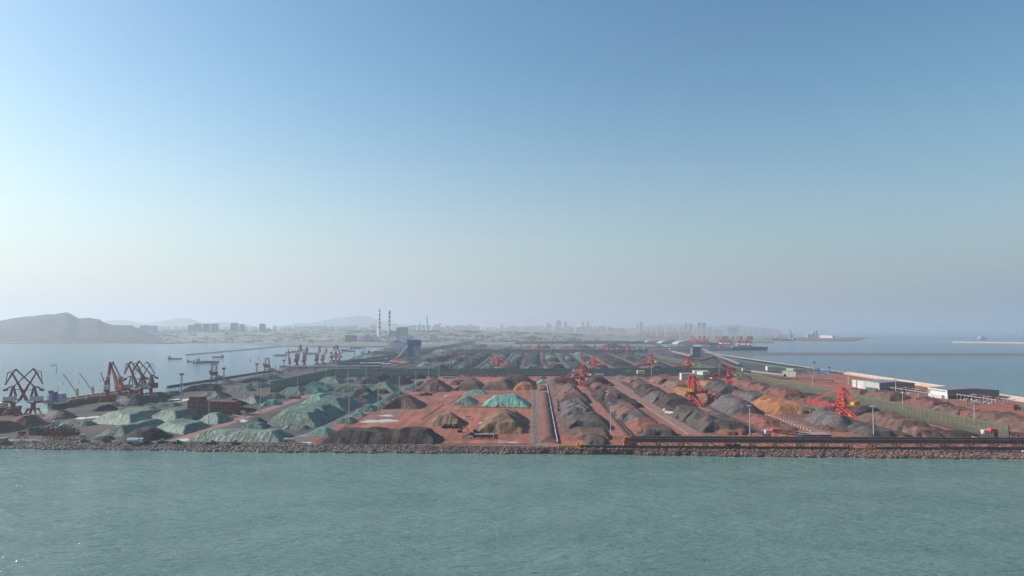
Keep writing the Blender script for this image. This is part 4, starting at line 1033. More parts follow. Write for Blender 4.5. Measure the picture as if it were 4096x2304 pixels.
FAR = [(1824,1430,5,.85),(1862,1446,90,.9),(1925,1408,3,1.0),(1964,1428,-90,.8),(2044,1410,2,1.05),(2098,1438,-90,.85),(2084,1389,90,.9),(2157,1393,90,1.15),(2166,1413,90,1.0),(2176,1457,90,.95),(2207,1380,180,1.2),
       (2254,1449,-90,.85),(2301,1395,90,1.1),(2329,1443,90,.95),(2346,1419,-90,.9),(2379,1399,-90,1.0),(2430,1417,200,1.25),(2511,1419,190,1.3)]
FL = ['at the far left with red counterweight on its left','yellow box facing the viewer, left of the middle','with yellow tip at left, at the yard end','dark and narrow, left of the middle','yellow tip at left, before tall lamp poles',
      'slim, on the middle track, left of its centre','small and far, behind the second fence','beyond the second fence near the middle','standing directly before the second fence','middle right track, dull yellow box, nearest there','long boom pointing left in the farthest yard',
      'dark and narrow, right of the middle','beyond the second fence, right of the middle','dull yellow box between right coal ridges','small, at the head of a grey belt','smallest, in the farthest yard','with boom dropping left and yellow box, right of the middle','farthest right in the coal yard, against the hazy fence']
for i, (px, py, a, s, lf, lab) in enumerate(NEAR): stacker(lab, P(px,py), a=a, s=s*1.1, lift=lf, group=SG)
fp = [stacker('red coal yard machine, '+FL[0], P(*FAR[0][:2]), a=FAR[0][2], s=FAR[0][3], group=SG, steel='red_paint')]
protos = {5: fp[0]}
for (px, py, a, s), lab in list(zip(FAR, FL))[1:]:
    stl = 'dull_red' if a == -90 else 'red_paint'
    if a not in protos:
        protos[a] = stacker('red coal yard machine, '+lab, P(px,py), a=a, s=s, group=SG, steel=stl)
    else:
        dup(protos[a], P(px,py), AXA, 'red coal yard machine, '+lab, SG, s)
shiploader('dark red ship loader tower nearest on the left jetty', P(855,1537), R(10)+AXA*0)
shiploader('dark red ship loader with raised head, second on the left jetty', P(1068,1500), R(10))
# lamp posts: foot and head read from the photo
LP = [(2,547,1135,835,'in front of the brick building'),(2,1030,995,732,'between two half covered heaps'),(2,1378,882,660,'at the near end of the wind fence'),(3,457,1110,848,'among small green heaps nearest the viewer'),(3,730,1012,757,'second along the roadside strip'),
 (3,930,867,675,'third along the roadside strip'),(3,1082,807,620,'fourth along the roadside strip'),(3,1200,732,575,'fifth along the roadside strip'),(3,1298,682,540,'last of the roadside strip by the transverse fence'),(3,240,802,610,'beside a little bright green cone'),
 (3,448,742,565,'in the far left yard by red lorries'),(3,617,687,540,'behind a bare black cone'),(3,1398,640,502,'behind the transverse fence'),(4,1503,1222,915,'at the left end of the conveyor gallery'),(5,1403,1222,937,'behind the middle of the conveyor gallery'),
 (5,483,692,540,'beside the pale transfer house'),(5,1115,697,552,'right of the white offices'),(5,937,640,520,'behind the white offices'),(6,1157,1232,943,'in front of the nearest red machine'),(6,588,770,645,'behind the green fence, far one'),
 (7,505,985,785,'behind the green fence, middle one'),(7,1175,1120,905,'behind the green fence, near one'),(6,920,752,632,'white and capped by the small white houses'),(6,1108,702,632,'white and capped close to the sea wall'),(6,1365,832,693,'white and capped before the lattice runway'),(6,1535,792,693,'white and capped between the two halls'),
 (4,475,610,505,'in the coal yard beside a bright red machine'),(4,355,450,350,'at the back of the coal yard, left'),(4,848,610,460,'on the middle track of the coal yard'),(4,948,450,350,'at the back of the coal yard, middle'),(4,1435,600,510,'in the coal yard right of the middle'),(4,1222,450,360,'at the back of the coal yard, right'),(5,30,600,510,'in the coal yard above the low white building')]
for r, x, yb, yt, lab in LP:
    p = PZ(r, x, yb); cap = 'white and capped' in lab
    high_mast('tall grey lamp post '+lab if not cap else 'lamp post '+lab, p, min(48, max(18, zrow(p.y, q(r, x, yt)[1]))), 'white_paint' if cap else 'galvanised')
for i in range(8):
    p = PZ(4, 545+i*8.5, 402-i*2); high_mast('thin pole in a dense row of eight at the back of the coal yard', p, 44, group='row of eight poles at the back of the coal yard')
for r, x, yb, yt, lab in ((1,467,1032,822,'nearest, beside the ship stern'),(2,290,882,655,'left of the brick building'),(2,686,800,600,'against the jetty conveyor'),(2,995,715,558,'near the second ship loader'),(2,1248,660,522,'before the pale green transfer house'),(3,507,525,430,'at the far jetty end'),(3,608,478,415,'by the moored white ships'),(6,603,672,540,'beside the blue curved bridge'),(6,740,650,588,'small, above the sea wall hedge')):
    p = PZ(r, x, yb); flood_tower('lattice floodlight tower '+lab, p, max(16, zrow(p.y, q(r, x, yt)[1])))

# ================================================================ wind-break fences
def fence(label, a, b_, h, m, post_m, gap=9.0, brace=True, cat='wind fence'):
    a, b_ = Vector(a), Vector(b_); L = (b_-a).length; rz = math.atan2(b_.y-a.y, b_.x-a.x)
    t = E('wind_fence', label, cat, a, rz)
    n = max(2, int(L/gap)); pcol = 'fence_dark' if m == 'net_green' else post_m
    MB().bx(0, L, -.06, .06, h*.12, h).build('panel', M[m], t)
    MB().bx(0, L, -.25, .25, 0, h*.12).build('plinth', M['fence_dark'], t)
    MB().bx(0, L, -.16, .16, h-h*.10, h+.15).build('top_band', M[post_m], t)
    pm = MB().bx(-.5,.5,-.9,-.08,0,h); 
    if brace: pm.beam((0,-.5,h*.75),(0,-h*.30,0),.22); pm.beam((0,-.5,h*.4),(0,-h*.28,.5),.16)
    me = None
    if n <= 100:
        for i in range(n+1):
            if me is None: o = pm.build('post', M[pcol], t); me = o.data
            else: o = link(bpy.data.objects.new('post', me), t)
            o.location = (L*i/n, 0, 0)
    else:
        near = sorted(range(n+1), key=lambda i: (a+(b_-a)*(i/n)).y)[:100]; rest = MB()
        for i in range(n+1):
            if i in set(near):
                if me is None: o = pm.build('post', M[pcol], t); me = o.data
                else: o = link(bpy.data.objects.new('post', me), t)
                o.location = (L*i/n, 0, 0)
            else: rest.add([(x+L*i/n, y, z) for x, y, z in pm.v], pm.f)
        rest.build('post', M[pcol], t, kind='stuff')
    rl = MB()
    for f in (.25,.42,.6,.78): rl.bx(0, L, -.2, -.07, h*f-.1, h*f+.1)
    rl.build('rail', M['fence_dark' if m == 'net_green' else post_m], t)
    return t
M['fence_dark'] = mat('fence_dark', (.030,.045,.032), .7); M['fence_green'] = mat('fence_green', (.075,.105,.062), .6); M['fence_teal'] = mat('fence_teal', (.05,.20,.16), .6)
fence('tall olive green wind fence with dark posts running beside the ore yard at right', P(4036,1771), P(2975,1517), 18, 'net_green', 'fence_green', 9)
fence('hazier lower stretch of olive wind fence behind the ore yard', P(2970,1515), P(2598,1427), 15, 'net_green', 'fence_green', 14, False)
fence('long teal wind fence crossing the whole yard behind the red ore piles', P(1345,1506), P(2965,1503), 20, 'net_teal', 'fence_teal', 13)
fence('teal wind fence along the left road seen at a slant', P(1081,1570), P(1340,1507), 21, 'net_teal', 'fence_teal', 8)
fence('second teal wind fence far back across the coal yard', P(1830,1412), P(2592,1410), 17, 'net_teal', 'fence_teal', 26, False)
fence('farthest teal wind fence closing the port', P(2060,1376), P(2580,1376), 24, 'net_teal', 'fence_teal', 40, False)
fence('slanting dark green wind fence at the far left of the coal yard', P(1640,1425), P(1900,1371), 22, 'net_teal', 'fence_teal', 40, False)
fence('dark green wind fence behind the red shed with white roof', P(1350,1470), P(1640,1424), 18, 'net_teal', 'fence_teal', 26, False)
def wall(name, label, cat, a, b_, h, w, m, z=0):
    a, b_ = Vector(a), Vector(b_); L = (b_-a).length
    return MB().bx(0, L, -w/2, w/2, z, h).build(name, M[m], loc=a, rz=math.atan2(b_.y-a.y, b_.x-a.x), label=label, cat=cat)
wall('boundary_wall', 'long low white wall behind the tall olive wind fence', 'wall', P(4300,1815), P(3050,1525), 3.4, .5, 'white_paint')
wall('boundary_wall', 'low grey wall behind the ore yard in front of the teal fence', 'wall', P(2420,1507), P(2720,1506), 2.4, .6, 'light_grey')
wall('boundary_wall', 'pale low wall along the far end of the port', 'wall', P(2200,1368), P(2480,1368), 6, 2, 'light_grey')
# perimeter at the front
wall('sheet_fence', 'long dark green sheet fence along the front shore under the gallery', 'fence', P(2320,1794), P(3400,1801), 3.4, .25, 'green_sheet')
wall('sheet_fence', 'short dark green sheet fence piece right of the sandbag gap', 'fence', P(3505,1801.5), P(3758,1802), 3.4, .25, 'green_sheet')
wall('site_hoarding', 'blue and white site hoarding at the lower right corner', 'hoarding', P(3760,1802), P(4300,1806), 4.0, .25, 'blue_sheet')
wall('low_wall', 'low dirty concrete wall in front of the left yard shore', 'wall', P(640,1769), P(1230,1776.5), 1.3, .6, 'concrete')
wall('low_wall', 'low brown wall along the shore before the huge dark ore pile', 'wall', P(1262,1780), P(2310,1792), 1.3, .6, 'pale_rust')
wall('kerb_rail', 'thin orange rail on the shore edge at lower right', 'rail', P(3760,1806), P(4300,1810), .8, .4, 'ore_orange')
def railing(label, a, b_, n, m='rail', h=1.6):
    a, b_ = Vector(a), Vector(b_); L = (b_-a).length; k = MB()
    for i in range(n+1): k.bx(L*i/n-.12, L*i/n+.12, -.12, .12, 0, h)
    k.bx(0, L, -.1, .1, h-.15, h); k.bx(0, L, -.1, .1, h*.5-.1, h*.5+.1)
    return k.build('railing', M[m], loc=a, rz=math.atan2(b_.y-a.y, b_.x-a.x), label=label, cat='railing')
railing('dark railing along the left edge of the pale road', PZ(3,-40,1232), PZ(3,520,985), 90)
railing('dark railing between small green heaps and the red yard', PZ(3,150,1295), PZ(3,1010,815), 120)
railing('rusty railing at the front of the red yard', PZ(3,1300,1308), PZ(4,780,1312), 90)
railing('dark fence line beside the concrete path', PZ(4,782,1310), PZ(4,780,800), 90, h=2.4)
railing('dark railing left of the steep pale green pile', PZ(4,15,925), PZ(4,100,850), 24)

# ================================================================ conveyors
def belt_line(label, a, b_, lines=2, gap=4.0, z=2.2, w=1.6, m='belt', frame='dark_steel', step=9.0, name='belt_conveyor', group=None):
    a, b_ = Vector(a), Vector(b_); L = (b_-a).length
    t = E(name, label, 'conveyor', a, math.atan2(b_.y-a.y, b_.x-a.x), group)
    f = MB(); bl = MB(); n = int(L/step)
    for j in range(lines):
        y = (j-(lines-1)/2)*gap
        for s_ in (-1, 1): f.bx(0, L, y+s_*w*.62-.12, y+s_*w*.62+.12, z-.7, z+.1)
        bl.add([(0,y-w*.5,z+.25),(L,y-w*.5,z+.25),(L,y,z),(0,y,z),(L,y+w*.5,z+.25),(0,y+w*.5,z+.25)],[(0,1,2,3),(3,2,4,5)])
        for i in range(n+1):
            x = L*i/max(1,n)
            for s_ in (-1,1): f.bx(x-.12,x+.12,y+s_*w*.62-.12,y+s_*w*.62+.12,0,z-.7)
    f.build('frame', M[frame], t); bl.build('belt', M[m], t)
    return t
def off(p, d): return Vector((p.x+d, p.y, p.z))
a, b_, w = BEDS['C1']; belt_line('pair of dark belts along the right side of the first machine track', off(a,7.5), off(b_,7.5), 2, 5, group='ground conveyors of the ore yard')
railn = 0
for k_, offs in (('C1',(-8,-4.5,-1,2.5)),('C2',(-7,-3.5,0,3)),('C3',(-5,5))):
    a, b_, w = BEDS[k_]
    for o_ in offs:
        d = (b_-a).normalized(); L = (b_-a).length
        MB().bx(0,L,-.35,.35,.15,.45).build('rail', M['rail'], loc=off(a,o_), rz=math.atan2(d.y,d.x), label='dark rail on the red bed of a stacking machine track', cat='rail', group='rails of the machine tracks')
a, b_, w = BEDS['C2']; belt_line('dark belt along the right side of the second machine track', off(a,8), off(b_,8), 2, 3.4, group='ground conveyors of the ore yard')
a, b_, w = BEDS['C3']; belt_line('triple dark belts of the third machine track', off(a,0), off(b_,0), 3, 3.4, group='ground conveyors of the ore yard')
belt_line('slim pale pipe conveyor beside the long red windrow', PZ(4,1003,1298), PZ(4,900,735), 1, 3, 2.2, 1.2, 'light_grey', 'mid_grey', 7)
CV = [(-186,145,'first from the left'),(25,278,'second from the left'),(236,421,'third from the left'),(470,590,'fourth, behind the brightest machine'),(672,711,'fifth, nearly straight'),(893,855,'sixth, nearly straight'),(1108,988,'seventh, right of the small brick house'),(1318,1125,'eighth from the left'),(1528,1255,'ninth from the left'),(1826,1450,'tenth from the left'),(2148,1720,'last at right')]
for xn, xf, lab in CV:
    xe = xn+(xn-xf)*12/145
    A, Bp = PZ(4, xe, 612), PZ(4, xf, 452)
    strip('track_bed', A, Bp, 17, .14, MATS['bed_grey'])
    belt_line('long double belt line through the coal yard, '+lab, off(A,2), off(Bp,2), 2, 5.5, 2.6, 2.2, 'belt_dusty', 'belt_dusty', 25, group='belt lines of the coal yard')
# coal ridges between the belt lines
rr = random.Random(21); nr = 0
def cx_(i, y): xn, xf, _ = CV[i]; return xf+(xn-xf)*(y-455)/145
for i in range(len(CV)-1):
    Y0 = PZ(4,0,604).y; Y1 = PZ(4,0,458).y; y = Y0
    while y < Y1-80:
        dpt = rr.uniform(90, 330); dpt = min(dpt, Y1-y)
        row = (1318+120*FOC/y-1220)*2.337
        l, r_ = cx_(i, row), cx_(i+1, row); wl = r_-l; mg = 13/ y*FOC*2.337
        L, Rr = PZ(4, l+mg, row), PZ(4, r_-mg, row); L.y = Rr.y = y
        w_ = (Rr-L).length
        if w_ > 30:
            two = w_ > 78; segs = ((0,.49),(.51,1)) if two else ((0,1),)
            for s0, s1 in segs:
                Hh = rr.uniform(11, 17) if rr.random() < .85 else rr.uniform(5, 8)
                A, Bq = L.lerp(Rr, s0), L.lerp(Rr, s1)
                Hh = min(Hh, .72*(Bq-A).length/2)
                m = 'coal' if rr.random() < .6 else 'coal_grey'
                if rr.random() < .14: m = rr.choice(('tarp_torn','tarp','tarp_dark'))
                if i >= 9 and rr.random() < .3: m = 'ore_dark'
                nr += 1
                pile_mesh('coal_ridge' if m[:4] != 'tarp' else 'covered_stockpile', A, Bq, dpt*.94, Hh, MATS[m].name,
                          ('long coal ridge lying between two belt lines of the coal yard' if m[:4] == 'coal' else 'heap partly under green sheets among the coal ridges' if m[:4]=='tarp' else 'brownish ridge at the right side of the coal yard'),
                          'coal pile' if m[:4] != 'tarp' else 'covered stockpile', rad=12, flute=.8, amp_=.3, humps=rr.choice((0,.2,.35)), step=4.0, group='stockpiles of the coal yard between belt lines')
        y += dpt+8
# farthest yard: brown and black ridges, and the green covered field at its left
for r, xl, xr, yb, H, dpt, m, lab in ((4,760,850,412,15,400,'ore_red','red brown ridge in the farthest yard, left one'),(4,1010,1110,410,14,420,'ore_red','red brown ridge in the farthest yard, middle one'),(4,860,940,405,16,350,'coal_grey','grey ridge in the farthest yard'),(4,1180,1330,408,17,500,'coal','black ridge in the farthest yard right of the middle'),(4,1480,1640,404,22,450,'coal','large black ridge in the farthest yard at right'),
    (4,690,760,400,12,300,'ore_brown','small brown ridge in the farthest yard'),(4,40,160,408,16,300,'tarp_dark','hazy green covered hill, far left of the coal yard'),(4,150,320,398,18,380,'tarp_dark','broad hazy green covered hill behind the coal yard'),(4,330,480,402,15,300,'tarp','hazy green covered hill in front of the thin poles'),(4,-60,90,440,18,260,'tarp','green covered mound at the left end of the coal yard'),(4,420,540,418,15,260,'tarp','green covered mound under a yellow tipped machine'),
    (3,1230,1360,448,16,200,'tarp_bright','pale green mound right of the blue tower'),(3,1290,1450,460,18,260,'tarp_dark','dark green mound right of the blue tower'),(3,1090,1190,575,12,110,'tarp_bright','mint green pile just behind the transverse fence'),(3,1130,1330,535,20,260,'coal','black heap right of the blue tower foot'),(3,1300,1420,505,18,240,'coal','black heap with grey belts behind the blue tower'),(3,1400,1560,480,17,300,'coal_grey','grey black heap by the far left red machine'),
    (3,1450,1620,425,16,400,'tarp','hazy pale green field of covered coal at the far left'),(3,560,680,510,16,90,'tarp_bright','pale green heaps before the brown low building'),(3,660,800,500,16,120,'tarp','dark green heap left of the blue tower'),(3,420,560,540,16,110,'tarp_dark','green mound in front of the far jetty'),
    (5,610,700,392,14,300,'tarp_bright','bright green far pile near pale roofs'),(5,690,770,388,16,300,'ore_orange','tan far pile near pale roofs'),(5,780,880,390,18,320,'tarp_dark','dark green far pile near pale roofs'),(5,930,1010,396,18,280,'tarp_bright','turquoise far pile before the harbour cranes'),(5,1020,1100,398,14,250,'tarp_dark','dull green far pile by the harbour cranes'),(5,500,600,392,14,300,'ore_pink','pale far heap left of the pale roofs'),
    (5,240,345,440,15,240,'coal','black ridge behind the second fence at right'),(5,250,360,632,11,60,'tarp_bright','green sheeted heap close behind the transverse fence')):
    A, Bq = PZ(r, xl, yb), PZ(r, xr, yb); n, c = kindof(m)
    pile_mesh(n, A, Bq, dpt, min(H, .36*(Bq-A).length), m, lab, c, rad=20, flute=.8, amp_=.35, humps=.2, step=6.0)
# white line of the end wall / elevated line of the far yard
wall('boundary_wall', 'pale wall strip above the farthest teal fence', 'wall', P(2205,1366), P(2395,1366), 9, 3, 'white_paint')
# elevated galleries
def gallery(label, a, b_, zd, hd, w, m_deck, m_leg, gap, hood='belt', name='conveyor_gallery', lines=1):
    """a,b ground points; deck height zd -> zd at both ends (tuple: start,end)"""
    a, b_ = Vector(a), Vector(b_); L = (b_-a).length; z0, z1 = zd if isinstance(zd, tuple) else (zd, zd)
    t = E(name, label, 'conveyor gallery', a, math.atan2(b_.y-a.y, b_.x-a.x))
    MB().beam((0,0,z0+hd/2),(L,0,z1+hd/2), w, hd).build('deck', M[m_deck], t)
    hm_ = MB()
    for j in range(lines):
        y = (j-(lines-1)/2)*w*.5; n = max(4, int(L/6)); rad = w*.42/max(1,lines)**.5
        pr = [(rad*math.cos(math.pi*k/6), rad*math.sin(math.pi*k/6)) for k in range(7)]
        vs_ = [(0,y+p[0],z0+hd+p[1]) for p in pr]+[(L,y+p[0],z1+hd+p[1]) for p in pr]
        hm_.add(vs_, [(k+1,k,7+k,8+k) for k in range(6)])
    hm_.build('hood', M[hood], t)
    n = max(2, int(L/gap))
    pm = None
    for i in range(min(n, 99)+1):
        x = L*i/min(n,99); z = z0+(z1-z0)*i/min(n,99)
        if z < 1.2: continue
        k = MB()
        for s_ in (-1,1):
            for dx in (-1.3,1.3): k.beam((dx*.6,s_*w*.42,z),(dx,s_*w*.55,0),.34)
            k.beam((-1,s_*w*.5,z*.1),(1,s_*w*.45,z*.9),.2); k.beam((1,s_*w*.5,z*.1),(-1,s_*w*.45,z*.9),.2)
        k.beam((0,-w*.5,z*.5),(0,w*.5,z*.5),.25); k.beam((0,-w*.5,0),(0,w*.42,z),.2)
        k.build('trestle', M[m_leg], t, (x,0,0))
    return t
gallery('dark elevated conveyor on the left jetty with pale truss legs', P(672,1572), P(1090,1500), 8.5, 3.0, 6, 'dark_steel', 'light_grey', 11, 'belt')
gallery('long blue grey pipe gallery in front of the far jetty cranes', P(1157,1486), P(1522,1484), 11, 3, 5, 'blue_cladding', 'mid_grey', 34, 'light_grey')

for i, (o_, m_) in enumerate(((4,'rail'),(10,'rail'),(20,'pale_rust'),(26,'rail'),(34,'rail'),(44,'pale_rust'))):
    strip('rail_track', off(P(4240,1716),-o_*1.6), off(P(3330,1560),-o_*1.6), 1.6, .32, MATS[m_])
# ================================================================ front conveyor gallery (lower right)
A, Bq = P(2520,1790), P(4400,1799)
L = (Bq-A).length; rz = math.atan2(Bq.y-A.y, Bq.x-A.x)
t = E('conveyor_gallery', 'long dark double conveyor gallery on trestles along the front shore', 'conveyor gallery', A, rz)
dk = MB(); dk.bx(0, L, -5, 5, 6.4, 6.8); dk.bx(0, L, -5.1, -4.7, 6.8, 8.2); dk.bx(0, L, 4.7, 5.1, 6.8, 8.2)
n = int(L/4)
for i in range(n): x = i*4; dk.bx(x, x+.25, -5.15, -4.75, 6.6, 9.4)
dk.bx(0, L, -5.2, -5.0, 9.3, 9.45); dk.build('deck', M['rust_steel'], t)
MB().bx(0, L, -5.5, -5.12, 5.9, 6.7).build('edge_beam', M['pale_rust'], t)
for j, (y, z, r_) in enumerate(((-2.4, 9.0, 1.15), (2.6, 10.2, 1.2))):
    k = MB(); nn = int(L/3)
    for i in range(nn):                      # ribbed arched hood
        x = i*3; rr_ = r_+(.12 if i % 2 else 0)
        pr = [(rr_*math.cos(math.pi*q_/6), rr_*math.sin(math.pi*q_/6)) for q_ in range(7)]
        k.add([(x,y+p[0],z+p[1]) for p in pr]+[(x+3,y+p[0],z+p[1]) for p in pr], [(q_+1,q_,7+q_,8+q_) for q_ in range(6)]+[tuple(range(7)),tuple(range(13,6,-1))])
    k.bx(0, L, y-r_, y-r_+.15, z-2.6, z); k.bx(0, L, y+r_-.15, y+r_, z-2.6, z)
    k.build('conveyor_hood', M['hood_dark'], t)
nt_ = int(L/24)
for i in range(nt_+1):
    k = MB()
    for dx in (-2.4, 2.4):
        for y in (-4.4, 4.4): k.beam((dx,y,0),(dx*.8,y,6.4),.5)
        k.beam((dx,-4.4,.5),(dx,4.4,6),.25); k.beam((dx,4.4,.5),(dx,-4.4,6),.25)
    for y in (-4.4,4.4): k.beam((-2.4,y,.3),(2.4,y,6),.25); k.beam((2.4,y,.3),(-2.4,y,6),.25); k.beam((2,y,6.2),(12,y,2.2),.35); k.beam((12,y,2.2),(20,y,6.2),.25)
    k.build('trestle', M['rust_steel'], t, (i*24+4,0,0))
hp = MB(); hp.bx(-6,1,-3,3,6.6,10.4); hp.tube((-3,-3.4,9.6),(-3,3.4,9.6),1.5); hp.bx(-7.5,-6,-3.5,3.5,6,7); hp.build('head_drive', M['ore_orange'], t)
lw = MB(); lw.bx(-6.5,6,-3,3,2.2,5.6); lw.bx(-4,9,-2,2,.4,2.2); lw.build('transfer_chute', M['orange_red'], t)
for px in (3090, 3960):
    d = E('drive_station', 'orange drive house with dark chute on the gallery '+('left of the blue shed' if px < 3500 else 'in front of the olive wind fence'), 'drive station', P(px,1758), rz)
    MB().bx(-1,6,-3.5,3.5,8,12).build('house', M['orange_red'], d); MB().bx(-8,-3,-3,3,6,10.5).build('cabinet', M['light_grey'], d)
    k = MB(); k.truss((4,0,9),(48,2,3.5),4,3,10,.5); k.build('incline', M['rust_steel'], d); MB().bx(46,52,-3,3,1,5).build('tail_drive', M['orange_red'], d)
    k = MB()
    for x in (-9,-3,4,16,28,40):
        for y in (-3,3): k.bx(x-.3,x+.3,y-.3,y+.3,0,8 if x < 10 else 5)
    k.build('frame', M['dark_steel'], d)

# ================================================================ buildings
def bld(name, label, cat, pl, pr, top, depth, wm, rm='roof_grey', win=None, base=0.0, par=None, group=None, roof_over=.4, dz=0.0, door=False, winm='glass'):
    """pl, pr: photo pixels of the front base corners; top: pixel row of the eaves; depth in metres"""
    a, b_ = P(*pl, base), P(*pr, base); w = (b_-a).length; h = zrow((a.y+b_.y)/2, top)-base
    t = E(name, label, cat, (a.x, a.y, base), math.atan2(b_.y-a.y, b_.x-a.x), group)
    MB().bx(0, w, 0, depth, 0, h).build('wall', M[wm], t)
    if par:
        k = MB(); k.bx(-.15,w+.15,-.15,.25,h-.1,h+par); k.bx(-.15,w+.15,depth-.25,depth+.15,h-.1,h+par); k.bx(-.15,.25,.25,depth-.25,h-.1,h+par); k.bx(w-.25,w+.15,.25,depth-.25,h-.1,h+par)
        k.build('parapet', M[wm], t)
        MB().bx(.3, w-.3, .3, depth-.3, h+.02, h+.25).build('roof', M[rm], t)
    else: MB().bx(-roof_over, w+roof_over, -roof_over, depth+roof_over, h+.01, h+.5).build('roof', M[rm], t)
    if win:
        rows, cols = win[:2]; ww, wh = win[2:4] if len(win) > 2 else (w/cols*.45, h/rows*.45); me = None
        for i in range(rows):
            for j in range(cols):
                x, z = w*(j+.5)/cols, h*(i+.5)/rows+.2
                if me is None:
                    o = MB().bx(-ww/2,ww/2,-.12,.02,-wh/2,wh/2).build('window', M[winm], t); me = o.data
                else: o = link(bpy.data.objects.new('window', me), t)
                o.location = (x, 0, z)
    t['w'], t['h'] = w, h
    del t['w'], t['h']
    return t, w, h
# red brick office
t, w, h = bld('office_building', 'red brown brick office block with three rows of small windows', 'office building', (749,1657), (936,1661), 1607, 17, 'brick', 'roof_red', (3,24,1.3,1.9), par=.9)
MB().bx(.5, w*.27, 2, 15, h+.3, h+6.5).build('roof_house', M['brick'], t)
for x in (w*.2, w*.73): MB().bx(x-.3,x+.3,-.3,-.02,.5,h-.3).build('drainpipe', M['pale_rust'], t)
for i in range(20):
    x, z = rnd.uniform(1, w-1), h*(rnd.randint(0,2)+.5)/3-.9
    MB().bx(x-.45,x+.45,-.7,-.16,z-.35,z+.35).build('air_conditioner', M['light_grey'], t)
# blue tower
a = P(1630,1442); t = E('transfer_tower', 'tall blue lattice tower with blue box top and grey side', 'tower', a, 0)
h0 = zrow(a.y, 1383); h1 = zrow(a.y, 1361); wd = 47
k = MB(); k.bx(0, wd*.42, 0, 34, 0, h0-.5); k.build('clad_shaft', M['blue_cladding'], t)
k = MB(); k.bx(wd*.42+.1, wd, .5, 34, 0, h0-1); k.build('grey_shaft', M['metal_wall'], t)
k = MB(); k.bx(-1, wd+2, -3, 36, h0, h1); o = k.build('head_house', M['blue_paint'], t)
MB().bx(-1.5, wd+2.5, -3.5, 36.5, h1, h1+1.2).build('roof', M['blue_paint'], o)
k = MB()
for x in (-8, 6, 20): k.beam((x,-1.2,0),(min(x+10,20),-1.2,h0),.8)
for i in range(7): k.bx(-8+i*1.4, 20, -1.6, -.9, h0*i/7, h0*i/7+.6); k.beam((-8+i*1.4,-1.4,h0*i/7),(20,-1.4,h0*(i+1)/7),.5)
k.build('bracing', M['blue_paint'], t)
def tube_gallery(label, pts, w, h, m, leg='mid_grey', cat='conveyor gallery', roof=None):
    t = E('conveyor_gallery', label, cat, (pts[0].x, pts[0].y, 0))
    k, lg = MB(), MB(); o = Vector((pts[0].x, pts[0].y, 0))
    for p, r_ in zip(pts, pts[1:]):
        d = (r_-p).normalized()*.4; k.beam(p-o-d, r_-o+d, w, h)
        md = (p+r_)/2-o
        for f in (.0,.5):
            c = p.lerp(r_, f)-o
            if c.z > 3: lg.beam((c.x-w*.3,c.y,0),(c.x-w*.2,c.y,c.z-h*.4),.7); lg.beam((c.x+w*.3,c.y,0),(c.x+w*.2,c.y,c.z-h*.4),.7); lg.beam((c.x-w*.3,c.y,c.z*.5),(c.x+w*.25,c.y,c.z*.5),.4)
    k.build('gallery', M[m], t)
    if lg.v: lg.build('trestle', M[leg], t)
    return t
tube_gallery('curved grey blue conveyor chute coming down from the blue tower', [D(1640,1383,2745), D(1630,1388,2720), D(1618,1398,2690), D(1605,1415,2640), D(1597,1425,2600)], 7, 5, 'blue_cladding')
tube_gallery('orange lower end of the curved conveyor chute', [D(1597,1425,2598), D(1588,1433,2560), D(1576,1440,2510), D(1563,1443,2450)], 6, 4, 'ore_orange')
tube_gallery('orange covered belt running right from the chute foot', [D(1564,1443,2440), D(1630,1449.5,2300)], 5, 4, 'ore_orange')
tube_gallery('orange covered belt running left towards the teal fence', [D(1645,1447,2290), D(1575,1467,2110)], 6, 4, 'ore_orange')
# grey white ribbed offices, low brown hall
t, w, h = bld('office_tower', 'white ribbed office block with many dark window strips, upper part stepped back', 'office building', (1537,1418), (1628,1418), 1392, 40, 'ribbed_white', 'light_grey')
hh = zrow(3300, 1370)
MB().bx(w*.18, w*.98, 20, 60, h, hh).build('upper_block', M['ribbed_white'], t); MB().bx(w*.18, w*.98, 19.6, 60.4, hh, hh+1.2).build('upper_roof', M['light_grey'], t); MB().bx(w*.36, w*.7, 26, 44, hh+1.2, hh+5).build('roof_plant', M['mid_grey'], t)
bld('low_hall', 'low pinkish brown hall left of the white ribbed office', 'hall', (1491,1423), (1582,1423), 1405, 30, 'pale_rust', 'roof_red', (2,20,2,2))
bld('shed', 'long red shed with white roof behind the teal fence', 'shed', (1436,1472), (1522,1472), 1453, 26, 'brick', 'white_paint')
def on_legs(name, label, pl, pr, top, bot, depth, wm='pale_green', rm='cream', leg='mid_grey'):
    a, b_ = P(*pl), P(*pr); w = (b_-a).length; h = zrow(a.y, top); hb = zrow(a.y, bot)
    t = E(name, label, 'transfer house', a, math.atan2(b_.y-a.y, b_.x-a.x), 'conveyor transfer houses')
    MB().bx(0,w,0,depth,hb,h).build('wall', M[wm], t); MB().bx(-.4,w+.4,-.4,depth+.4,h,h+.5).build('roof', M[rm], t)
    k = MB()
    for x in (.4, w/2, w-.4):
        for y in (.4, depth-.4): k.bx(x-.4,x+.4,y-.4,y+.4,0,hb)
        k.beam((x,.4,.3),(x,depth-.4,hb),.3)
    k.beam((.4,.2,.3),(w-.4,.2,hb),.3); k.beam((w-.4,.2,.3),(.4,.2,hb),.3); k.build('frame', M[leg], t)
    for i in range(3): MB().bx(w*(i+.5)/3-.8,w*(i+.5)/3+.8,-.1,.02,(hb+h)/2-.9,(hb+h)/2+.9).build('window', M['glass'], t)
    return t
on_legs('transfer_house', 'pale green transfer house on blue legs at the jetty', (1117,1486), (1157,1486), 1461, 1474, 18, leg='blue_paint')
on_legs('transfer_house', 'cream roofed white transfer house beside the red shed', (1525,1485), (1558,1485), 1455, 1466, 24, 'white_paint')
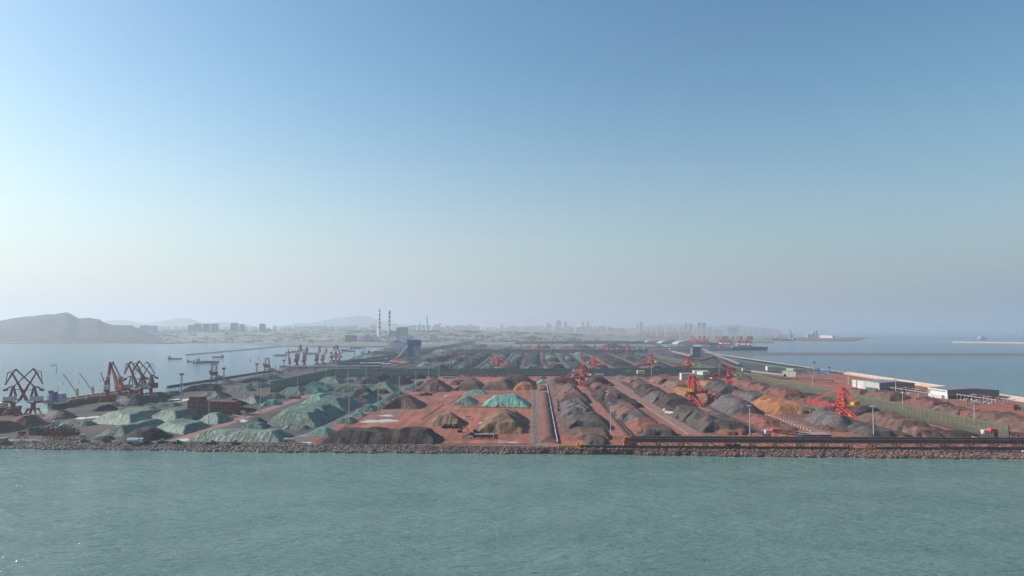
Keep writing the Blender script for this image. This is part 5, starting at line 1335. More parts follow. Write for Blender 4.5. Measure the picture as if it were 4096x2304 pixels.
bld('cabin_block', 'small blue ribbed house left of the orange belts', 'house', (1537,1453), (1551,1453), 1434, 14, 'blue_cladding', 'light_grey')
bld('cabin_block', 'small blue ribbed house at the foot of the blue tower', 'house', (1635,1453), (1654,1453), 1431, 14, 'blue_cladding', 'light_grey')
on_legs('transfer_house', 'cream transfer house just left of the first red machine', (2293,1506), (2323,1506), 1481, 1493, 16, 'cream')
bld('cabin_block', 'small cream annex left of the cream transfer house', 'house', (2288,1508), (2300,1508), 1499, 9, 'cream', 'cream')
on_legs('transfer_house', 'cream transfer house with belts sloping down to the second track', (2551,1508), (2580,1508), 1484, 1494, 16, 'cream')
tube_gallery('belts sloping from the cream transfer house to the second track', [P(2572,1503,14), P(2600,1519,5), P(2618,1528,2.5)], 8, 1.8, 'pale_rust')
on_legs('transfer_house', 'pale green transfer house behind the fence before the coal belts', (2629,1492), (2647,1492), 1476, 1482, 14)
bld('low_building', 'low white building with a row of windows behind the first red machine', 'building', (2346,1516), (2415,1516), 1497, 12, 'white_paint', 'light_grey', (1,14,2.0,2.4))
t, w, h = bld('office_building', 'white two part offices by the transverse fence', 'office building', (2726,1520), (2822,1520), 1494, 18, 'white_paint', 'light_grey', (2,12,1.8,1.8))
h2 = zrow(1620, 1487); MB().bx(w*.62, w*1.2, 18.2, 34, 0, h2).build('rear_block', M['white_paint'], t); MB().bx(w*.62-.3, w*1.2+.3, 18, 34.3, h2, h2+.4).build('rear_roof', M['light_grey'], t)
on_legs('transfer_house', 'green topped transfer house at the right end of the white offices', (2812,1524), (2843,1522), 1487, 1500, 18)
tube_gallery('grey belts sloping down from the green topped transfer house', [P(2843,1512,13), P(2862,1524,6), P(2875,1532,2.5)], 9, 1.8, 'galvanised')
bld('brick_house', 'red brown house with pale strip between coal ridges', 'house', (2216,1476), (2249,1476), 1456, 16, 'brick', 'light_grey')
for px, py, top, w_, lab in ((1973,1488,1470,25,'under the brightest red machine'),(2177,1489,1473,14,'on the middle belt line'),(2386,1489,1473,16,'right of the red machine with yellow tip')):
    on_legs('transfer_house', 'pale green transfer house behind the transverse fence '+lab, (px,py), (px+w_,py), top, top+9, 14)
for px, py, top, w_, lab in ((2067,1404,1391,19,'left'),(2389,1408,1393,12,'first right of the middle'),(2468,1408,1393,12,'second right of the middle'),(2548,1410,1393,14,'third right of the middle'),(2575,1412,1391,14,'last at right'),(2312,1406,1393,8,'near the small far machine')):
    on_legs('transfer_house', 'small hazy transfer house at the second fence, '+lab, (px,py), (px+w_,py), top, top+6, 14)
# dark tower and trestle galleries beside the olive fence
a = P(2770,1440); t = E('transfer_tower', 'dark grey transfer tower astride the trestle conveyors by the sea', 'tower', a, AXA)
h1 = zrow(a.y, 1389); k = MB()
for x in (0, 34):
    for y in (0, 26): k.bx(x-1,x+1,y-1,y+1,0,h1)
for z in (10,20,30): k.bx(-1,35,-.6,.6,z,z+.8); k.beam((0,0,z-10),(34,0,z),.5)
k.build('frame', M['light_grey'], t); MB().bx(1.2,32.8,1.2,26,h1*.22,h1-.4).build('wall', M['mid_grey'], t); MB().bx(-1.5,36,-1.5,28,h1,h1+1.5).build('roof', M['dark_steel'], t); MB().bx(14,22,-1.2,-.7,2,11).build('door', M['white_paint'], t)
tube_gallery('brown trestle conveyor sloping down from the dark tower towards the viewer', [P(2806,1441,42)+Vector((0,0,0)), D(2852,1426,2450), D(2895,1450,2200), D(2935,1466,2000), D(2985,1487,1800)], 11, 4.5, 'rust_steel', 'rust_steel')
tube_gallery('second grey belt sloping down from the dark tower, nearer the sea', [D(2812,1396,2720), D(2868,1420,2480), D(2915,1438,2250), D(2960,1456,2050)], 9, 3.5, 'mid_grey', 'rust_steel')
gallery('brown trestle conveyor along the olive fence behind the dark tower', P(2765,1442), P(2690,1422), 13, 5, 10, 'rust_steel', 'rust_steel', 30, 'mid_grey')
gallery('brown trestle conveyor reaching the pale yellow transfer houses', P(2985,1499), P(3140,1519), 7, 3, 8, 'rust_steel', 'rust_steel', 12, 'mid_grey')
on_legs('transfer_house', 'tiny grey house left of the dark tower', (2681,1418), (2700,1418), 1393, 1402, 20, 'pale_green', 'light_grey')
tube_gallery('thin dark belt rising to the tiny grey house', [D(2622,1405,3100), D(2682,1397,3050)], 8, 4, 'dark_steel')
tube_gallery('dark line of elevated pipe crossing behind the dark tower', [D(2480,1386.5,3900), D(3000,1394.5,3900)], 6, 4, 'mid_grey')
on_legs('transfer_house', 'pale yellow transfer house, farther of two beside the olive fence', (3070,1488), (3116,1488), 1466, 1482, 14)
t = on_legs('transfer_house', 'pale yellow transfer house with tall upper storey beside the olive fence', (3129,1514), (3183,1516), 1485, 1506, 18)
MB().bx(9, 26, 2, 17, zrow(1680,1484), zrow(1680,1475)).build('upper_storey', M['pale_green'], t)
on_legs('transfer_house', 'small green transfer house at the step of the olive fences', (2946,1500), (2971,1502), 1472, 1482, 14)
tube_gallery('dark low belt between the olive fence and pale yellow houses', [P(3190,1513,5), P(3330,1523,5)], 7, 2.5, 'dark_steel', 'dark_steel')
tube_gallery('blue arched conveyor bridge near the sea wall', [P(3270,1486,2)+Vector((0,0,8)), D(3285,1484,1930), D(3305,1490,1880), D(3325,1500,1830), D(3347,1516,1760)], 9, 2.4, 'blue_paint', 'light_grey')
gallery('steel trestle frame behind the blue arched bridge', P(3150,1498), P(3275,1499), 10, 2, 9, 'mid_grey', 'mid_grey', 14, 'mid_grey')
# halls by the sea
def hall(label, near, far, right, top, wm):
    a, b_, c = P(*near), P(*far), P(*right); Ld = (b_-a).length; w = (c-a).length; h = zrow(a.y, top)
    t = E('warehouse', label, 'warehouse', a, AXA)
    MB().bx(0,w,0,Ld,0,h).build('wall', M[wm], t)
    k = MB(); k.ext([(-.6,h+.02),(w+.6,h+.02),(w+.6,h+.5),(w*.5,h+3.2),(-.6,h+.5)], -.6, Ld+.6); k.build('roof', M['roof_grey'], t)
    MB().bx(.1,w-.1,-.25,-.02,h*.42,h-.2).build('gable_shade', M['roof_grey'], t); MB().bx(2,w-2,-.14,.0,.2,h*.40).build('bay_shade', M['dark_steel'], t)  # dark front panels: the shade of this side put into colour
    MB().bx(-.35,-.02,-.3,Ld+.3,h-.9,h+.1).build('gutter', M['white_paint'], t)
    return t, w, Ld, h
hall('grey roofed warehouse with ribbed pale wall, farther of two by the sea wall', (3518,1567), (3453,1555), (3612,1562), 1533, 'metal_wall')
t, w, Ld, h = hall('white walled warehouse with strip windows, nearer of two by the sea wall', (3790,1596), (3704,1583), (3896,1586), 1561, 'white_paint')
for i in range(9): MB().bx(-.12,.0,Ld*(i+.7)/10,Ld*(i+1.45)/10,h*.74,h*.84).build('window', M['glass'], t)
MB().bx(-5,-.05,Ld*.15,Ld*.8,0,h*.38).build('side_annex', M['white_paint'], t)
for i in range(6): MB().bx(-5.1,-5.0,Ld*(.2+.1*i),Ld*(.2+.1*i)+1.8,h*.14,h*.25).build('window', M['glass'], t)
bld('small_house', 'white three storey house, left one before the far warehouse', 'house', (3409,1547), (3425,1549), 1521, 10, 'white_paint', 'light_grey', (3,3,1.2,1.4), par=.6)
bld('small_house', 'white three storey house, right one before the far warehouse', 'house', (3429,1552), (3456,1555), 1524, 12, 'white_paint', 'light_grey', (3,4,1.2,1.4), par=.6)
bld('shed', 'flat green shed in front of the far warehouse', 'shed', (3463,1561), (3505,1566), 1552, 10, 'green_sheet', 'green_roof')
def runway(label, a, b_, w, h):
    a, b_ = Vector(a), Vector(b_); L = (b_-a).length; t = E('crane_runway', label, 'steel frame', a, math.atan2(b_.y-a.y, b_.x-a.x)); n = int(L/9)
    for y in (0, w):
        MB().bx(-2, L+2, y-.5, y+.5, h-1.2, h).build('runway_beam', M['pale_rust'], t)
        for i in range(n+1): MB().bx(L*i/n-.45, L*i/n+.45, y-.4, y+.4, 0, h-1.2).beam((L*i/n,y,h),(L*i/n,y,h+1.8),.3).build('column', M['mid_grey'], t)
    k = MB()
    for f in (.35,.7): k.bx(L*f-1.2,L*f+1.2,0,w,h+.05,h+1.6)
    k.build('bridge_beam', M['pale_rust'], t)
    k = MB()
    for i in range(26): x, y = rnd.uniform(0,L), rnd.uniform(2,w-2); k.bx(x-2,x+2,y-1.2,y+1.2,0,rnd.uniform(.6,2.2))
    k.build('stored_parts', M['light_grey'], t)
runway('lattice crane runway with pinkish beams beside the far warehouse', P(3550,1566), P(3712,1592), 26, 9.5)
runway('lattice crane runway with pale beams beside the near warehouse', P(3830,1598), P(3985,1622), 26, 9.5)
for pa, pb, lab in (((3790,1598),(3832,1622),'left'),((3868,1597),(3912,1618),'right')):
    tube_gallery('pale inclined walkway on stilts in front of the near warehouse, %s one' % lab, [P(*pa,10), P(*pb,1.5)], 3, 1.0, 'pale_rust', 'pale_rust', 'walkway')
bld('container_house', 'long dark red container house near the right edge', 'container', (3977,1634), (4056,1642), 1618, 7, 'brick', 'dull_red', (1,5,2.5,1.2))
bld('container_house', 'dark green shed cut by the right edge', 'shed', (4083,1638), (4140,1645), 1628, 7, 'green_sheet', 'green_roof')
# sea wall on the right with white boards
A_, B_ = P(4500,1668), P(3385,1496); C_ = P(2990,1439)
t = E('sea_wall', 'long tan parapet wall along the right shore with white boards', 'sea wall', A_, math.atan2(B_.y-A_.y, B_.x-A_.x)); L = (B_-A_).length
k = MB(); k.ext([(0,0),(1,0)],0,1) if 0 else k.bx(0, L, -4, -1.0, -6, 6.5); k.bx(0, L, -1.0, 8.0, -6, 1.2); k.add([(0,8,1.2),(L,8,1.2),(L,-1,4.5),(0,-1,4.5)],[(0,1,2,3)] ); k.build('wall', M['seawall_tan'], t)
for px in (3460,3477,3512,3532,3552,3572,3590,3612,3636,3655,3682,3978,3990,4001,4012,4023,4054,4090):
    y = P(px, 1494+(px-3385)*.153).y; f = (y-A_.y)/(B_.y-A_.y); x = L*f
    MB().bx(x-2.2, x+2.2, 8.05, 8.4, 1.6, 4.2).build('board', M['white_paint'], t)
def scatter_leaves(mb, c, rx, ry, rz_, n, size, rr):
    for _ in range(n):
        while True:
            p = Vector((rr.uniform(-1,1), rr.uniform(-1,1), rr.uniform(-1,1)))
            if .25 < p.length < 1: break
        q_ = Vector((c[0]+p.x*rx, c[1]+p.y*ry, c[2]+p.z*rz_)); a = Vector((rr.gauss(0,1),rr.gauss(0,1),rr.gauss(0,1))).normalized(); b = a.orthogonal().normalized(); d = a.cross(b)
        s_ = size*rr.uniform(.6,1.4); mb.add([q_-b*s_, q_+d*s_*.8, q_+b*s_, q_-d*s_*.8], [(0,1,2,3)])
hd = MB(); rr = random.Random(5)
for i in range(330):
    f = i/329; p = B_.lerp(C_, f)+Vector((-rr.uniform(6,16),0,0)); scatter_leaves(hd, (p.x,p.y,1.6), 4.5, 4, rr.uniform(1.2,2.6), 14, 1.0, rr)
hd.build('hedge', M['foliage'], label='low green shrub belt along the right shore beyond the tan wall', cat='hedge', kind='stuff')
fh = MB(); A2, B2 = P(4030,1766), P(2985,1517)
for i in range(420):
    p = A2.lerp(B2, i/419)+Vector((rr.uniform(5,12),0,0)); scatter_leaves(fh, (p.x,p.y,2.0), 4, 3.2, rr.uniform(1.6,3.2), 16, .9, rr)
fh.build('hedge', M['foliage'], label='green shrubs growing behind the net of the tall olive wind fence', cat='hedge', kind='stuff')
wall('low_wall', 'pale shore wall running beyond the tan wall to the far sea', 'wall', P(3385,1495), P(2828,1411), 3, 4, 'concrete', -6)
for k_, (pa, pb, w_) in enumerate((((3280,1494),(2842,1423),16),)): strip('path', P(*pa), P(*pb), w_, .3, MATS['tarp_bright'])
for o_ in (0,12,24,36,48): strip('rail_track', off(P(4200,1700),-o_), off(P(3180,1528),-o_), 2.2, .3, MATS['pale_rust'])

# ================================================================ ships
aq = AX; X0, Y0 = -715.0, 1160.0
bulk_ship('dark hulled bulk ship with blue funnel and cream deck cranes at the left quay', (X0+5, Y0+25, SEA), math.atan2(AX.y, AX.x), L=250, B=29, zd=10, cranes=4, hatches=5, crane_a=[112,115,180,178])
s2 = bulk_ship('dark ore ship with open red brown holds cut by the left edge', (-830, 985, SEA), 0, L=250, B=34, zd=14, hatch='deck_ore', cranes=0, hatches=6, funnel='cream')
MB().beam((118,0,14),(118,0,33),.7).beam((115,0,28),(121,0,28),.5).build('foremast', M['mid_grey'], s2)
SB = 'small cargo ships at anchor in the left bay'
def at_sea(px, py): return P(px, py, SEA)
for px, py, L, a, h_, s_, lab in ((828,1452,88,40,'ship_hull','white_paint','largest of the group of three anchored ships, dark hull towards the viewer'),(797,1450,60,60,'hull_blue','white_paint','blue hulled ship in the middle of the anchored three'),(772,1448,46,20,'hull_red','white_paint','red hulled ship at the left of the anchored three'),
    (699,1437,58,8,'hull_blue','light_grey','lone grey coaster left of the anchored three'),(872,1430,58,172,'hull_blue','light_grey','grey coaster right of the anchored three'),(1121,1423,64,200,'hull_blue','cream','pale coaster left of the jetty cranes'),(1165,1410,56,200,'hull_blue','white_paint','pale coaster behind the first jetty crane'),
    (1182,1406,46,185,'hull_blue','light_grey','small coaster half hidden behind the first coaster'),(1212,1401,60,180,'hull_blue','light_grey','coaster behind the second jetty crane'),(1236,1416,70,5,'hull_blue','white_paint','long low coaster right of the third jetty crane'),(1375,1401,58,172,'hull_blue','white_paint','coaster right of the crossed jetty cranes'),
    (1391,1406,70,4,'hull_blue','light_grey','low flat coaster below another at the bay end'),(1425,1395,90,3,'hull_blue','light_grey','farthest pale coaster at the bay end')):
    coaster(lab, at_sea(px,py), R(a), L, h_, s_, SB)
coaster('white moored ship with pale masts before the brown low hall, left', at_sea(1478,1419), R(4), 90, 'hull_blue', 'white_paint')
coaster('moored ship with red upperworks before the brown low hall', at_sea(1500,1416), R(4), 80, 'hull_red', 'dull_red')
b_ = at_sea(216,1461); t = E('fishing_boat', 'tiny dark open boat alone on the left bay', 'boat', b_, .1); ship_hull(20,5,-.2,1.5,1).build('hull', M['dark_steel'], t); MB().bx(-6,-2,-1.5,1.5,1.5,3).build('cabin', M['dark_steel'], t)
for px, py, lab in ((225,1484,'dark channel buoy near the tiny boat'),(1000,1443,'dark channel buoy left of the second ship loader'),(1033,1435,'farther dark channel buoy'),(404,1406,'tiny far buoy on the left bay')):
    t = E('buoy', lab, 'buoy', at_sea(px,py)); MB().lathe([(2.2,-1),(2.4,1),(.8,2)],10).build('float', M['dark_steel'], t); MB().truss((0,0,2),(0,0,10),1,1,3,.3).bx(-.8,.8,-.8,.8,8,11).build('topmark', M['dark_steel'], t)
bulk_ship('black and red bulk ship moored at the far right crane quay', P(2995,1400,SEA), R(0)-.1, L=225, B=32, zd=17, cranes=0, hatches=6, funnel='dull_red')
bulk_ship('hazy dark ship behind the left cluster of harbour cranes', P(2830,1381,SEA), R(0)-.1, L=220, B=32, zd=16, cranes=0, hatches=6, funnel='dull_red', sup='light_grey')
for px, py, L, a, lab in ((3085,1357,170,190,'hazy ship with red hull at the far red pier, left'),(3128,1362,230,185,'long pale hazy ship at the far red pier, middle'),(3152,1363,150,185,'pale hazy ship at the far red pier, right')):
    bulk_ship(lab, P(px,py,SEA), R(a), L=L, B=30, zd=14, hull='hull_red', cranes=0, hatches=5, funnel='hatch')
t = E('drill_platform', 'faint grey platform far out on the right sea', 'platform', P(3930,1360,SEA)); MB().bx(-55,55,-20,20,14,22).bx(-30,20,-15,15,22,42).beam((25,0,22),(25,0,70),4).build('deck', M['light_grey'], t); k = MB()
for x in (-45,-15,15,45): k.bx(x-4,x+4,-4,4,-2,14)
k.build('leg', M['mid_grey'], t)
t = E('pier', 'faint long pier on posts across the far right sea', 'pier', P(3390,1351,SEA)); pe = P(3900,1354,SEA)-P(3390,1351,SEA)
MB().beam((0,0,9),(pe.x,pe.y,9),14,3).build('deck', M['mid_grey'], t)
for i in range(12): c = pe*(i/11); MB().bx(c.x-12,c.x+12,c.y-8,c.y+8,-2,12).build('pier_head', M['mid_grey'], t)

# ================================================================ far harbour: cranes, silos, tanks, roofs
HC = 'harbour cranes across the far right basin'
hp_ = portal_crane('hazy red portal crane in the left cluster of the far right quay', P(2768,1386), R(70), 'orange_red', HC, 1.2, .2, 'red_paint')
hq_ = portal_crane('hazy portal crane with white house in the right cluster of the far right quay', P(2955,1394), R(35), 'white_paint', HC, 1.22, .2, 'dull_red')
for i in range(1,9): dup(hp_, P(2768+i*8.4,1386-i*.15), R(rnd.choice((60,75,120,100,40))), 'hazy red portal crane in the left cluster of the far right quay', HC)
for i in range(6): dup(hq_, P(2881+i*8,1390+i*.1), R(rnd.choice((30,60,120,150,100))), 'hazy portal crane in the middle cluster of the far right quay', HC)
dup(hq_, P(2930,1391), R(170), 'hazy portal crane alone at the right end of the middle cluster', HC)
for i in range(1,8): dup(hq_, P(2955+i*7.2,1394+i*.2), R(rnd.choice((20,40,130,60,155))), 'hazy portal crane with white house in the right cluster of the far right quay', HC)
def sts(label, loc, rz):
    t = E('container_crane', label, 'container crane', loc, rz, 'hazy container cranes on the horizon'); st = M['red_paint']; g = MB()
    for y in (-12,12):
        for x in (-15,15): g.beam((x,y,0),(x*.9,y*.8,46),3)
        g.beam((-15,y,16),(15,y,16),3); g.beam((-14,y*.8,46),(14,y*.8,46),3)
    g.build('portal', st, t); b = MB(); b.bx(-45,75,-3.5,3.5,46.5,50); b.build('boom', st, t)
    m = MB(); m.beam((12,-5,46),(4,0,76),2.4); m.beam((12,5,46),(4,0,76),2.4); m.beam((-12,0,50),(4,0,76),2); m.beam((4,0,76),(60,0,50),1.4); m.beam((4,0,76),(-40,0,50),1.4); m.build('mast', st, t)
    MB().bx(-32,-18,-6,6,50,58).build('machinery_house', M['white_paint'], t); return t
sp_ = sts('hazy red container crane in the long row below the city skyline', D(2560,1352,8600), R(5))
for i in range(1,11): dup(sp_, D(2560+i*19+rnd.uniform(-4,4),1351.5+rnd.uniform(0,1.2),8600-i*70), R(rnd.choice((5,12,176,8))))
sts('far red container crane at the tip of the red pier', P(3165,1356,0), R(172)); sts('far red container crane on the red pier left of its tip', P(3120,1356,0), R(8))
t = E('floating_crane', 'tall thin crane jib over the far red pier', 'crane', P(3170,1358,0)); MB().truss((0,0,0),(-28,0,120),8,8,9,1.6).build('jib', M['dull_red'], t); MB().bx(-20,40,-10,10,0,14).build('body', M['dull_red'], t)
def silo(label, px, py, r_, h, m='silo_tan', group=None, z=0, cone=True, Yd=None):
    p = D(px,py,Yd) if Yd else P(px,py,z); t = E('silo', label, 'silo', p, 0, group); MB().lathe([(r_,0),(r_,h)],18).build('shell', M[m], t); MB().lathe([(r_*1.03,h),(r_*.15,h+r_*.35)],18).build('roof', M['light_grey'], t); return t
for i, (px, top) in enumerate(((3231,1336),(3241,1336),(3251,1328),(3262,1327.5))):
    p = P(px,1351,-1); silo('tan cylindrical silo on the far spit, '+('lower left','lower right','tall left','tall right')[i]+' one of four', px, 1351, 5.3*p.y/FOC, zrow(p.y, top)+1, z=-1)
p = P(3268,1351,-1); bld('silo_house', 'tall narrow elevator house right of the tan silos', 'house', (3264,1351.5), (3270,1351.5), 1323, 15, 'mid_grey', 'mid_grey')
bld('shed', 'pale sheds low on the far spit right of the silos', 'shed', (3280,1352), (3330,1353), 1342, 40, 'white_paint', 'light_grey')
TW = 'white storage tanks behind the coal yard'
for i, (x, yb, w_, yt) in enumerate(((508,297,22,275),(545,295,20,276),(577,299,20,277),(615,299,20,278),(652,297,22,277))):
    px, py = q(4, x, yb); p = P(px, py); silo('short white tank left of the arched hall' + (', first from left',', second from left',', middle one',', fourth from left',', last at right')[i], px, py, w_/2.337/2*p.y/FOC, zrow(p.y, q(4,0,yt)[1]), 'tank_white', TW)
for i, (x, yb, w_, yt) in enumerate(((832,300,16,266),(880,292,28,265),(912,288,24,264),(950,291,26,266),(985,291,22,268),(770,288,10,277),(745,287,12,278))):
    px, py = q(4, x, yb); p = P(px, py); silo('white tank right of the arched hall'+(', slim and nearest it',', widest',', third',', fourth',', last at right',', tiny above the arch',', tiny at the arch shoulder')[i], px, py, w_/2.337/2*p.y/FOC, zrow(p.y, q(4,0,yt)[1]), 'tank_white', TW)
for i, (x, yb, w_, yt) in enumerate(((1120,388,10,370),(1128,388,8,371),(1172,388,9,372),(1155,368,12,350),(1170,366,9,350),(1218,366,12,346),(1232,364,8,350),(1333,365,9,346),(1310,366,6,356))):
    px, py = q(3, x, yb); p = P(px, py); silo('little white silo right of the blue tower', px, py, w_/2.337/2*p.y/FOC, zrow(p.y, q(3,0,yt)[1]), 'tank_white', 'little white silos right of the blue tower')
def arch_hall(label, px0, px1, py, top, depth, m='green_roof', front='mid_grey'):
    a, b_ = P(px0,py), P(px1,py); w = (b_-a).length; h = zrow(a.y, top); t = E('arched_hall', label, 'storage hall', a, 0); n = 14
    k = MB(); pr = [(w/2-w/2*math.cos(math.pi*i/n), h*math.sin(math.pi*i/n)**.8) for i in range(n+1)]
    k.add([(x,0,z) for x,z in pr]+[(x,depth,z) for x,z in pr], [(i+1,i,n+1+i,n+2+i) for i in range(n)][::1]); k.build('roof', M[m], t)
    MB().add([(x,.3,z*.98) for x,z in pr],[tuple(range(n+1))]).build('gable', M[front], t)
    k = MB()
    for (x0,z0),(x1,z1) in zip(pr,pr[1:]): k.beam((x0,-.2,z0),(x1,-.2,z1),2.5,2.5)
    k.build('arch_rim', M['light_grey'], t); return t
arch_hall('big dark arched storage hall before the white tanks', *[q(4,715,0)[0], q(4,820,0)[0]], q(4,0,334)[1], q(4,0,286)[1], 160)
for x0, x1, yb, yt, lab in ((280,420,358,333,'first'),(425,572,360,333,'second'),(570,712,364,333,'third'),(725,935,374,334,'largest, fourth')):
    arch_hall('broad pale domed storage roof before the container cranes, %s from the left' % lab, q(5,x0,0)[0], q(5,x1,0)[0], q(5,0,yb)[1], q(5,0,yt+2)[1], 200, 'metal_wall', 'seawall_tan')
bld('tower_block', 'single pale tower block standing before the hazy city, left of the tanks', 'tower block', q(4,308,286), q(4,354,286), q(4,0,240)[1], 60, 'white_paint', 'light_grey')
bld('tower_block', 'broad dark block right of the white tanks', 'tower block', q(4,1105,306), q(4,1169,306), q(4,0,265)[1], 60, 'city_dark', 'mid_grey')
# power station
Yp = 7000.0
def far_box(name, label, cat, px0, px1, pyb, pyt, Y, depth, m, group=None, sink=25, rz=0.0, extra=None, mr=None):
    a, b_ = D(px0,pyb,Y), D(px1,pyb,Y); w = b_.x-a.x; h = zrow(Y,pyt)-a.z
    t = E(name, label, cat, (a.x+w/2, Y+depth/2, a.z), rz, group)
    MB().bx(-w/2,w/2,-depth/2,depth/2,-sink,h).build('wall', M[m], t)
    if mr: MB().bx(-w*.42,w*.42,-depth*.42,depth*.42,h,h*1.06+2).build('roof', M[mr], t)
    return t, w, h
t, w, h = far_box('boiler_house', 'big dark boiler house of the power station', 'power station', *[1380+x/4.83 for x in (990,1188)], 1356, 1312, Yp, 110, 'city_dark', mr='city_dark')
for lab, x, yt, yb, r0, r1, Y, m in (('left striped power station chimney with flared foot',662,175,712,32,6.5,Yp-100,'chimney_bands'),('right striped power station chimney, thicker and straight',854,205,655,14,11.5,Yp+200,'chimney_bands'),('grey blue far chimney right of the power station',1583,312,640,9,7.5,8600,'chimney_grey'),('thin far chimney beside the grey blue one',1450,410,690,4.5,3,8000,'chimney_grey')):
    px = 1380+x/4.83; p = D(px, 1200+yb/4.83, Y); hh = zrow(Y, 1200+yt/4.83)-p.z
    t = E('chimney', lab, 'chimney', p); prof = [(r0,-20),(r0,0)]
    if r0 > 20: prof += [(r0*.72,hh*.12),(r0*.48,hh*.30),(r0*.36,hh*.5)]
    prof += [(r1,hh)]
    MB().lathe(prof, 16).build('stack', M[m], t); MB().lathe([(r1*.9,hh),(r1*.9,hh+6),(r1*.6,hh+6)],12).build('rim', M['dark_steel'], t)
for px, top, bot, lab in ((1301.5,1281,1306,'thin faint mast like chimney far left of the power station'),(1577.5,1290,1318,'thin faint chimney directly above the boiler house')):
    p = D(px, bot, 9000); t = E('chimney', lab, 'chimney', p); MB().lathe([(4,-30),(3,zrow(9000,top)-p.z)],8).build('stack', M['chimney_grey'], t)
for i, (x0, x1, yb, yt, m, lab) in enumerate(((840,965,655,600,'city_mid','flat roofed annex right of the thick chimney'),(380,440,760,668,'city_mid','dark block of the coal handling shed'),(300,380,760,690,'city_pale','pale shed at the left of the power station'),(445,510,752,700,'city_mid','low shed before the flared chimney'),(560,640,750,705,'city_pale','low pale hall under the flared chimney'),(1070,1190,760,690,'city_pale','pale hall in front of the boiler house'),(1190,1300,720,685,'city_mid','long low hall right of the boiler house'),(0,200,752,680,'hill','broad earth bank left of the power station'),(1630,1770,760,665,'city_pale','hazy square building right of the boiler house'))):
    far_box('industrial_hall', lab, 'industrial hall', 1380+x0/4.83, 1380+x1/4.83, 1200+yb/4.83, 1200+yt/4.83, Yp-250, 80, m)
tube_gallery('inclined coal conveyor rising to the power station', [D(1380+655/4.83, 1200+725/4.83, Yp-350), D(1380+910/4.83, 1200+640/4.83, Yp-120)], 20, 16, 'city_pale', 'city_mid')
for i, (x, yt, yb) in enumerate(((612,610,700),(768,605,660),(800,605,655))):
    p = D(1380+x/4.83,1200+yb/4.83,Yp-150); t = E('chimney', 'short dark stack at the power station, '+('leftmost','second','third')[i], 'chimney', p); MB().lathe([(4,-20),(3.6,zrow(Yp-150,1200+yt/4.83)-p.z)],8).build('stack', M['mid_grey'], t)
# two construction tower cranes by the ribbed office
for px, py, top, Y, lab in ((1550,1392,1352,3650,'left'),(1626,1385,1356,3900,'right')):
    p = P(px,py+20); p = D(px,py,Y); hh = zrow(Y,top)
    t = E('tower_crane', 'thin construction tower crane at the %s of the ribbed office' % lab, 'tower crane', (p.x,Y,0)); MB().truss((0,0,0),(0,0,hh),3,3,14,.7).build('mast', M['mid_grey'], t); MB().truss((-16,0,hh),(34,0,hh),2.2,2.2,12,.6).bx(-17,-12,-1.5,1.5,hh-4,hh-1).build('jib', M['mid_grey'], t)
# ================================================================ city skyline and far shore
rr = random.Random(12)
def block(px0, px1, top, Y, m, label, cat='tower block', group=None, rows=True):
    cx = (px0+px1)/2; a = D(px0,1330,Y); b_ = D(px1,1330,Y); w = b_.x-a.x; x = (a.x+b_.x)/2; z = terr(x, Y) if Y < 17900 else 0; h = zrow(Y,top)-z
    if h < 6: return
    t = E('tower_block', label, cat, (x,Y,z), 0, group); dp = min(w*.7, 45)
    MB().bx(-w/2,w/2,-dp/2,dp/2,-20,h).build('wall', M[m], t); s_ = rr.uniform(.3,.7)
    MB().bx(-w/2*s_,w/2*s_,-dp/2*s_,dp/2*s_,h,h+4).build('roof_house', M[m], t)
def zb(r, items, Y, label, m='city_mid', cat='tower block', grp=None):
    for k, (x0, x1, yt) in enumerate(items): block(q(r,x0,0)[0], q(r,x1,0)[0], q(r,0,yt)[1], Y*(1.45 if Y > 9400 else 1.0)+rr.uniform(-150,150), m, label if isinstance(label,str) else label[k], cat, grp)
zb(2, ((415,475,176),(357,413,190),(497,555,177),(575,635,177)), 9000, ['slab tower behind the left bay, second of a row of four','lower slab tower, first of a row of four behind the left bay','slab tower behind the left bay, third of a row of four','slab tower behind the left bay, last of a row of four'], 'city_dark')
zb(2, ((758,817,168),(840,880,181),(1027,1074,177)), 9000, ['tall slab tower of a pair behind the bay','lower slab tower of a pair behind the bay','lone slab tower left of the far jetty'], 'city_dark')
zb(5, ((793,815,168),(838,860,176),(914,946,165),(957,990,165),(1200,1226,212),(1232,1255,212),(1259,1283,210),(375,399,160),(345,358,175)), 10500,
   ['slim tower left of the twin towers, farther left one','slim tower just left of the twin towers','left one of the tall twin towers','right one of the tall twin towers','left one of three equal towers near the sea','middle one of three equal towers near the sea','right one of three equal towers near the sea','tallest hazy tower above the container cranes','thin hazy tower beside the tallest one'], 'city_dark')
zb(5, ((775,800,210),(815,835,222),(1008,1040,213),(870,906,240),(932,958,232),(1074,1102,228),(1102,1140,238),(960,992,240),(735,765,212),(690,716,212)), 10200, 'hazy block in the dense city front by the right sea', 'city_mid', grp='hazy blocks of the right city front')
g2 = 'hazy blocks along the distant skyline'
zb(5, [(x, x+rr.uniform(16,30), rr.uniform(203,232)) for x in range(-10,700,27)], 10800, 'hazy block in the pale skyline above the container cranes', 'city_mid', grp=g2)
zb(4, ((990,1038,147),(905,930,168),(1230,1250,160),(1281,1301,158),(1215,1240,207),(575,602,191),(480,501,176),(1065,1090,156)), 11000, ['broad hazy tower above the white tanks','squat hazy tower left of the broad one','slim hazy tower, left of a pair right of the middle','slim hazy tower, right of a pair right of the middle','darker nearer tower right of the middle','darker tower left of the middle skyline','small hazy tower left of the darker one','faint tower right of the broad one'], 'city_mid')
zb(4, [(x, x+rr.uniform(22,44), rr.uniform(186,222)) for x in range(-40,1640,42)], 10600, 'hazy apartment block in the middle skyline', 'city_mid', grp=g2)
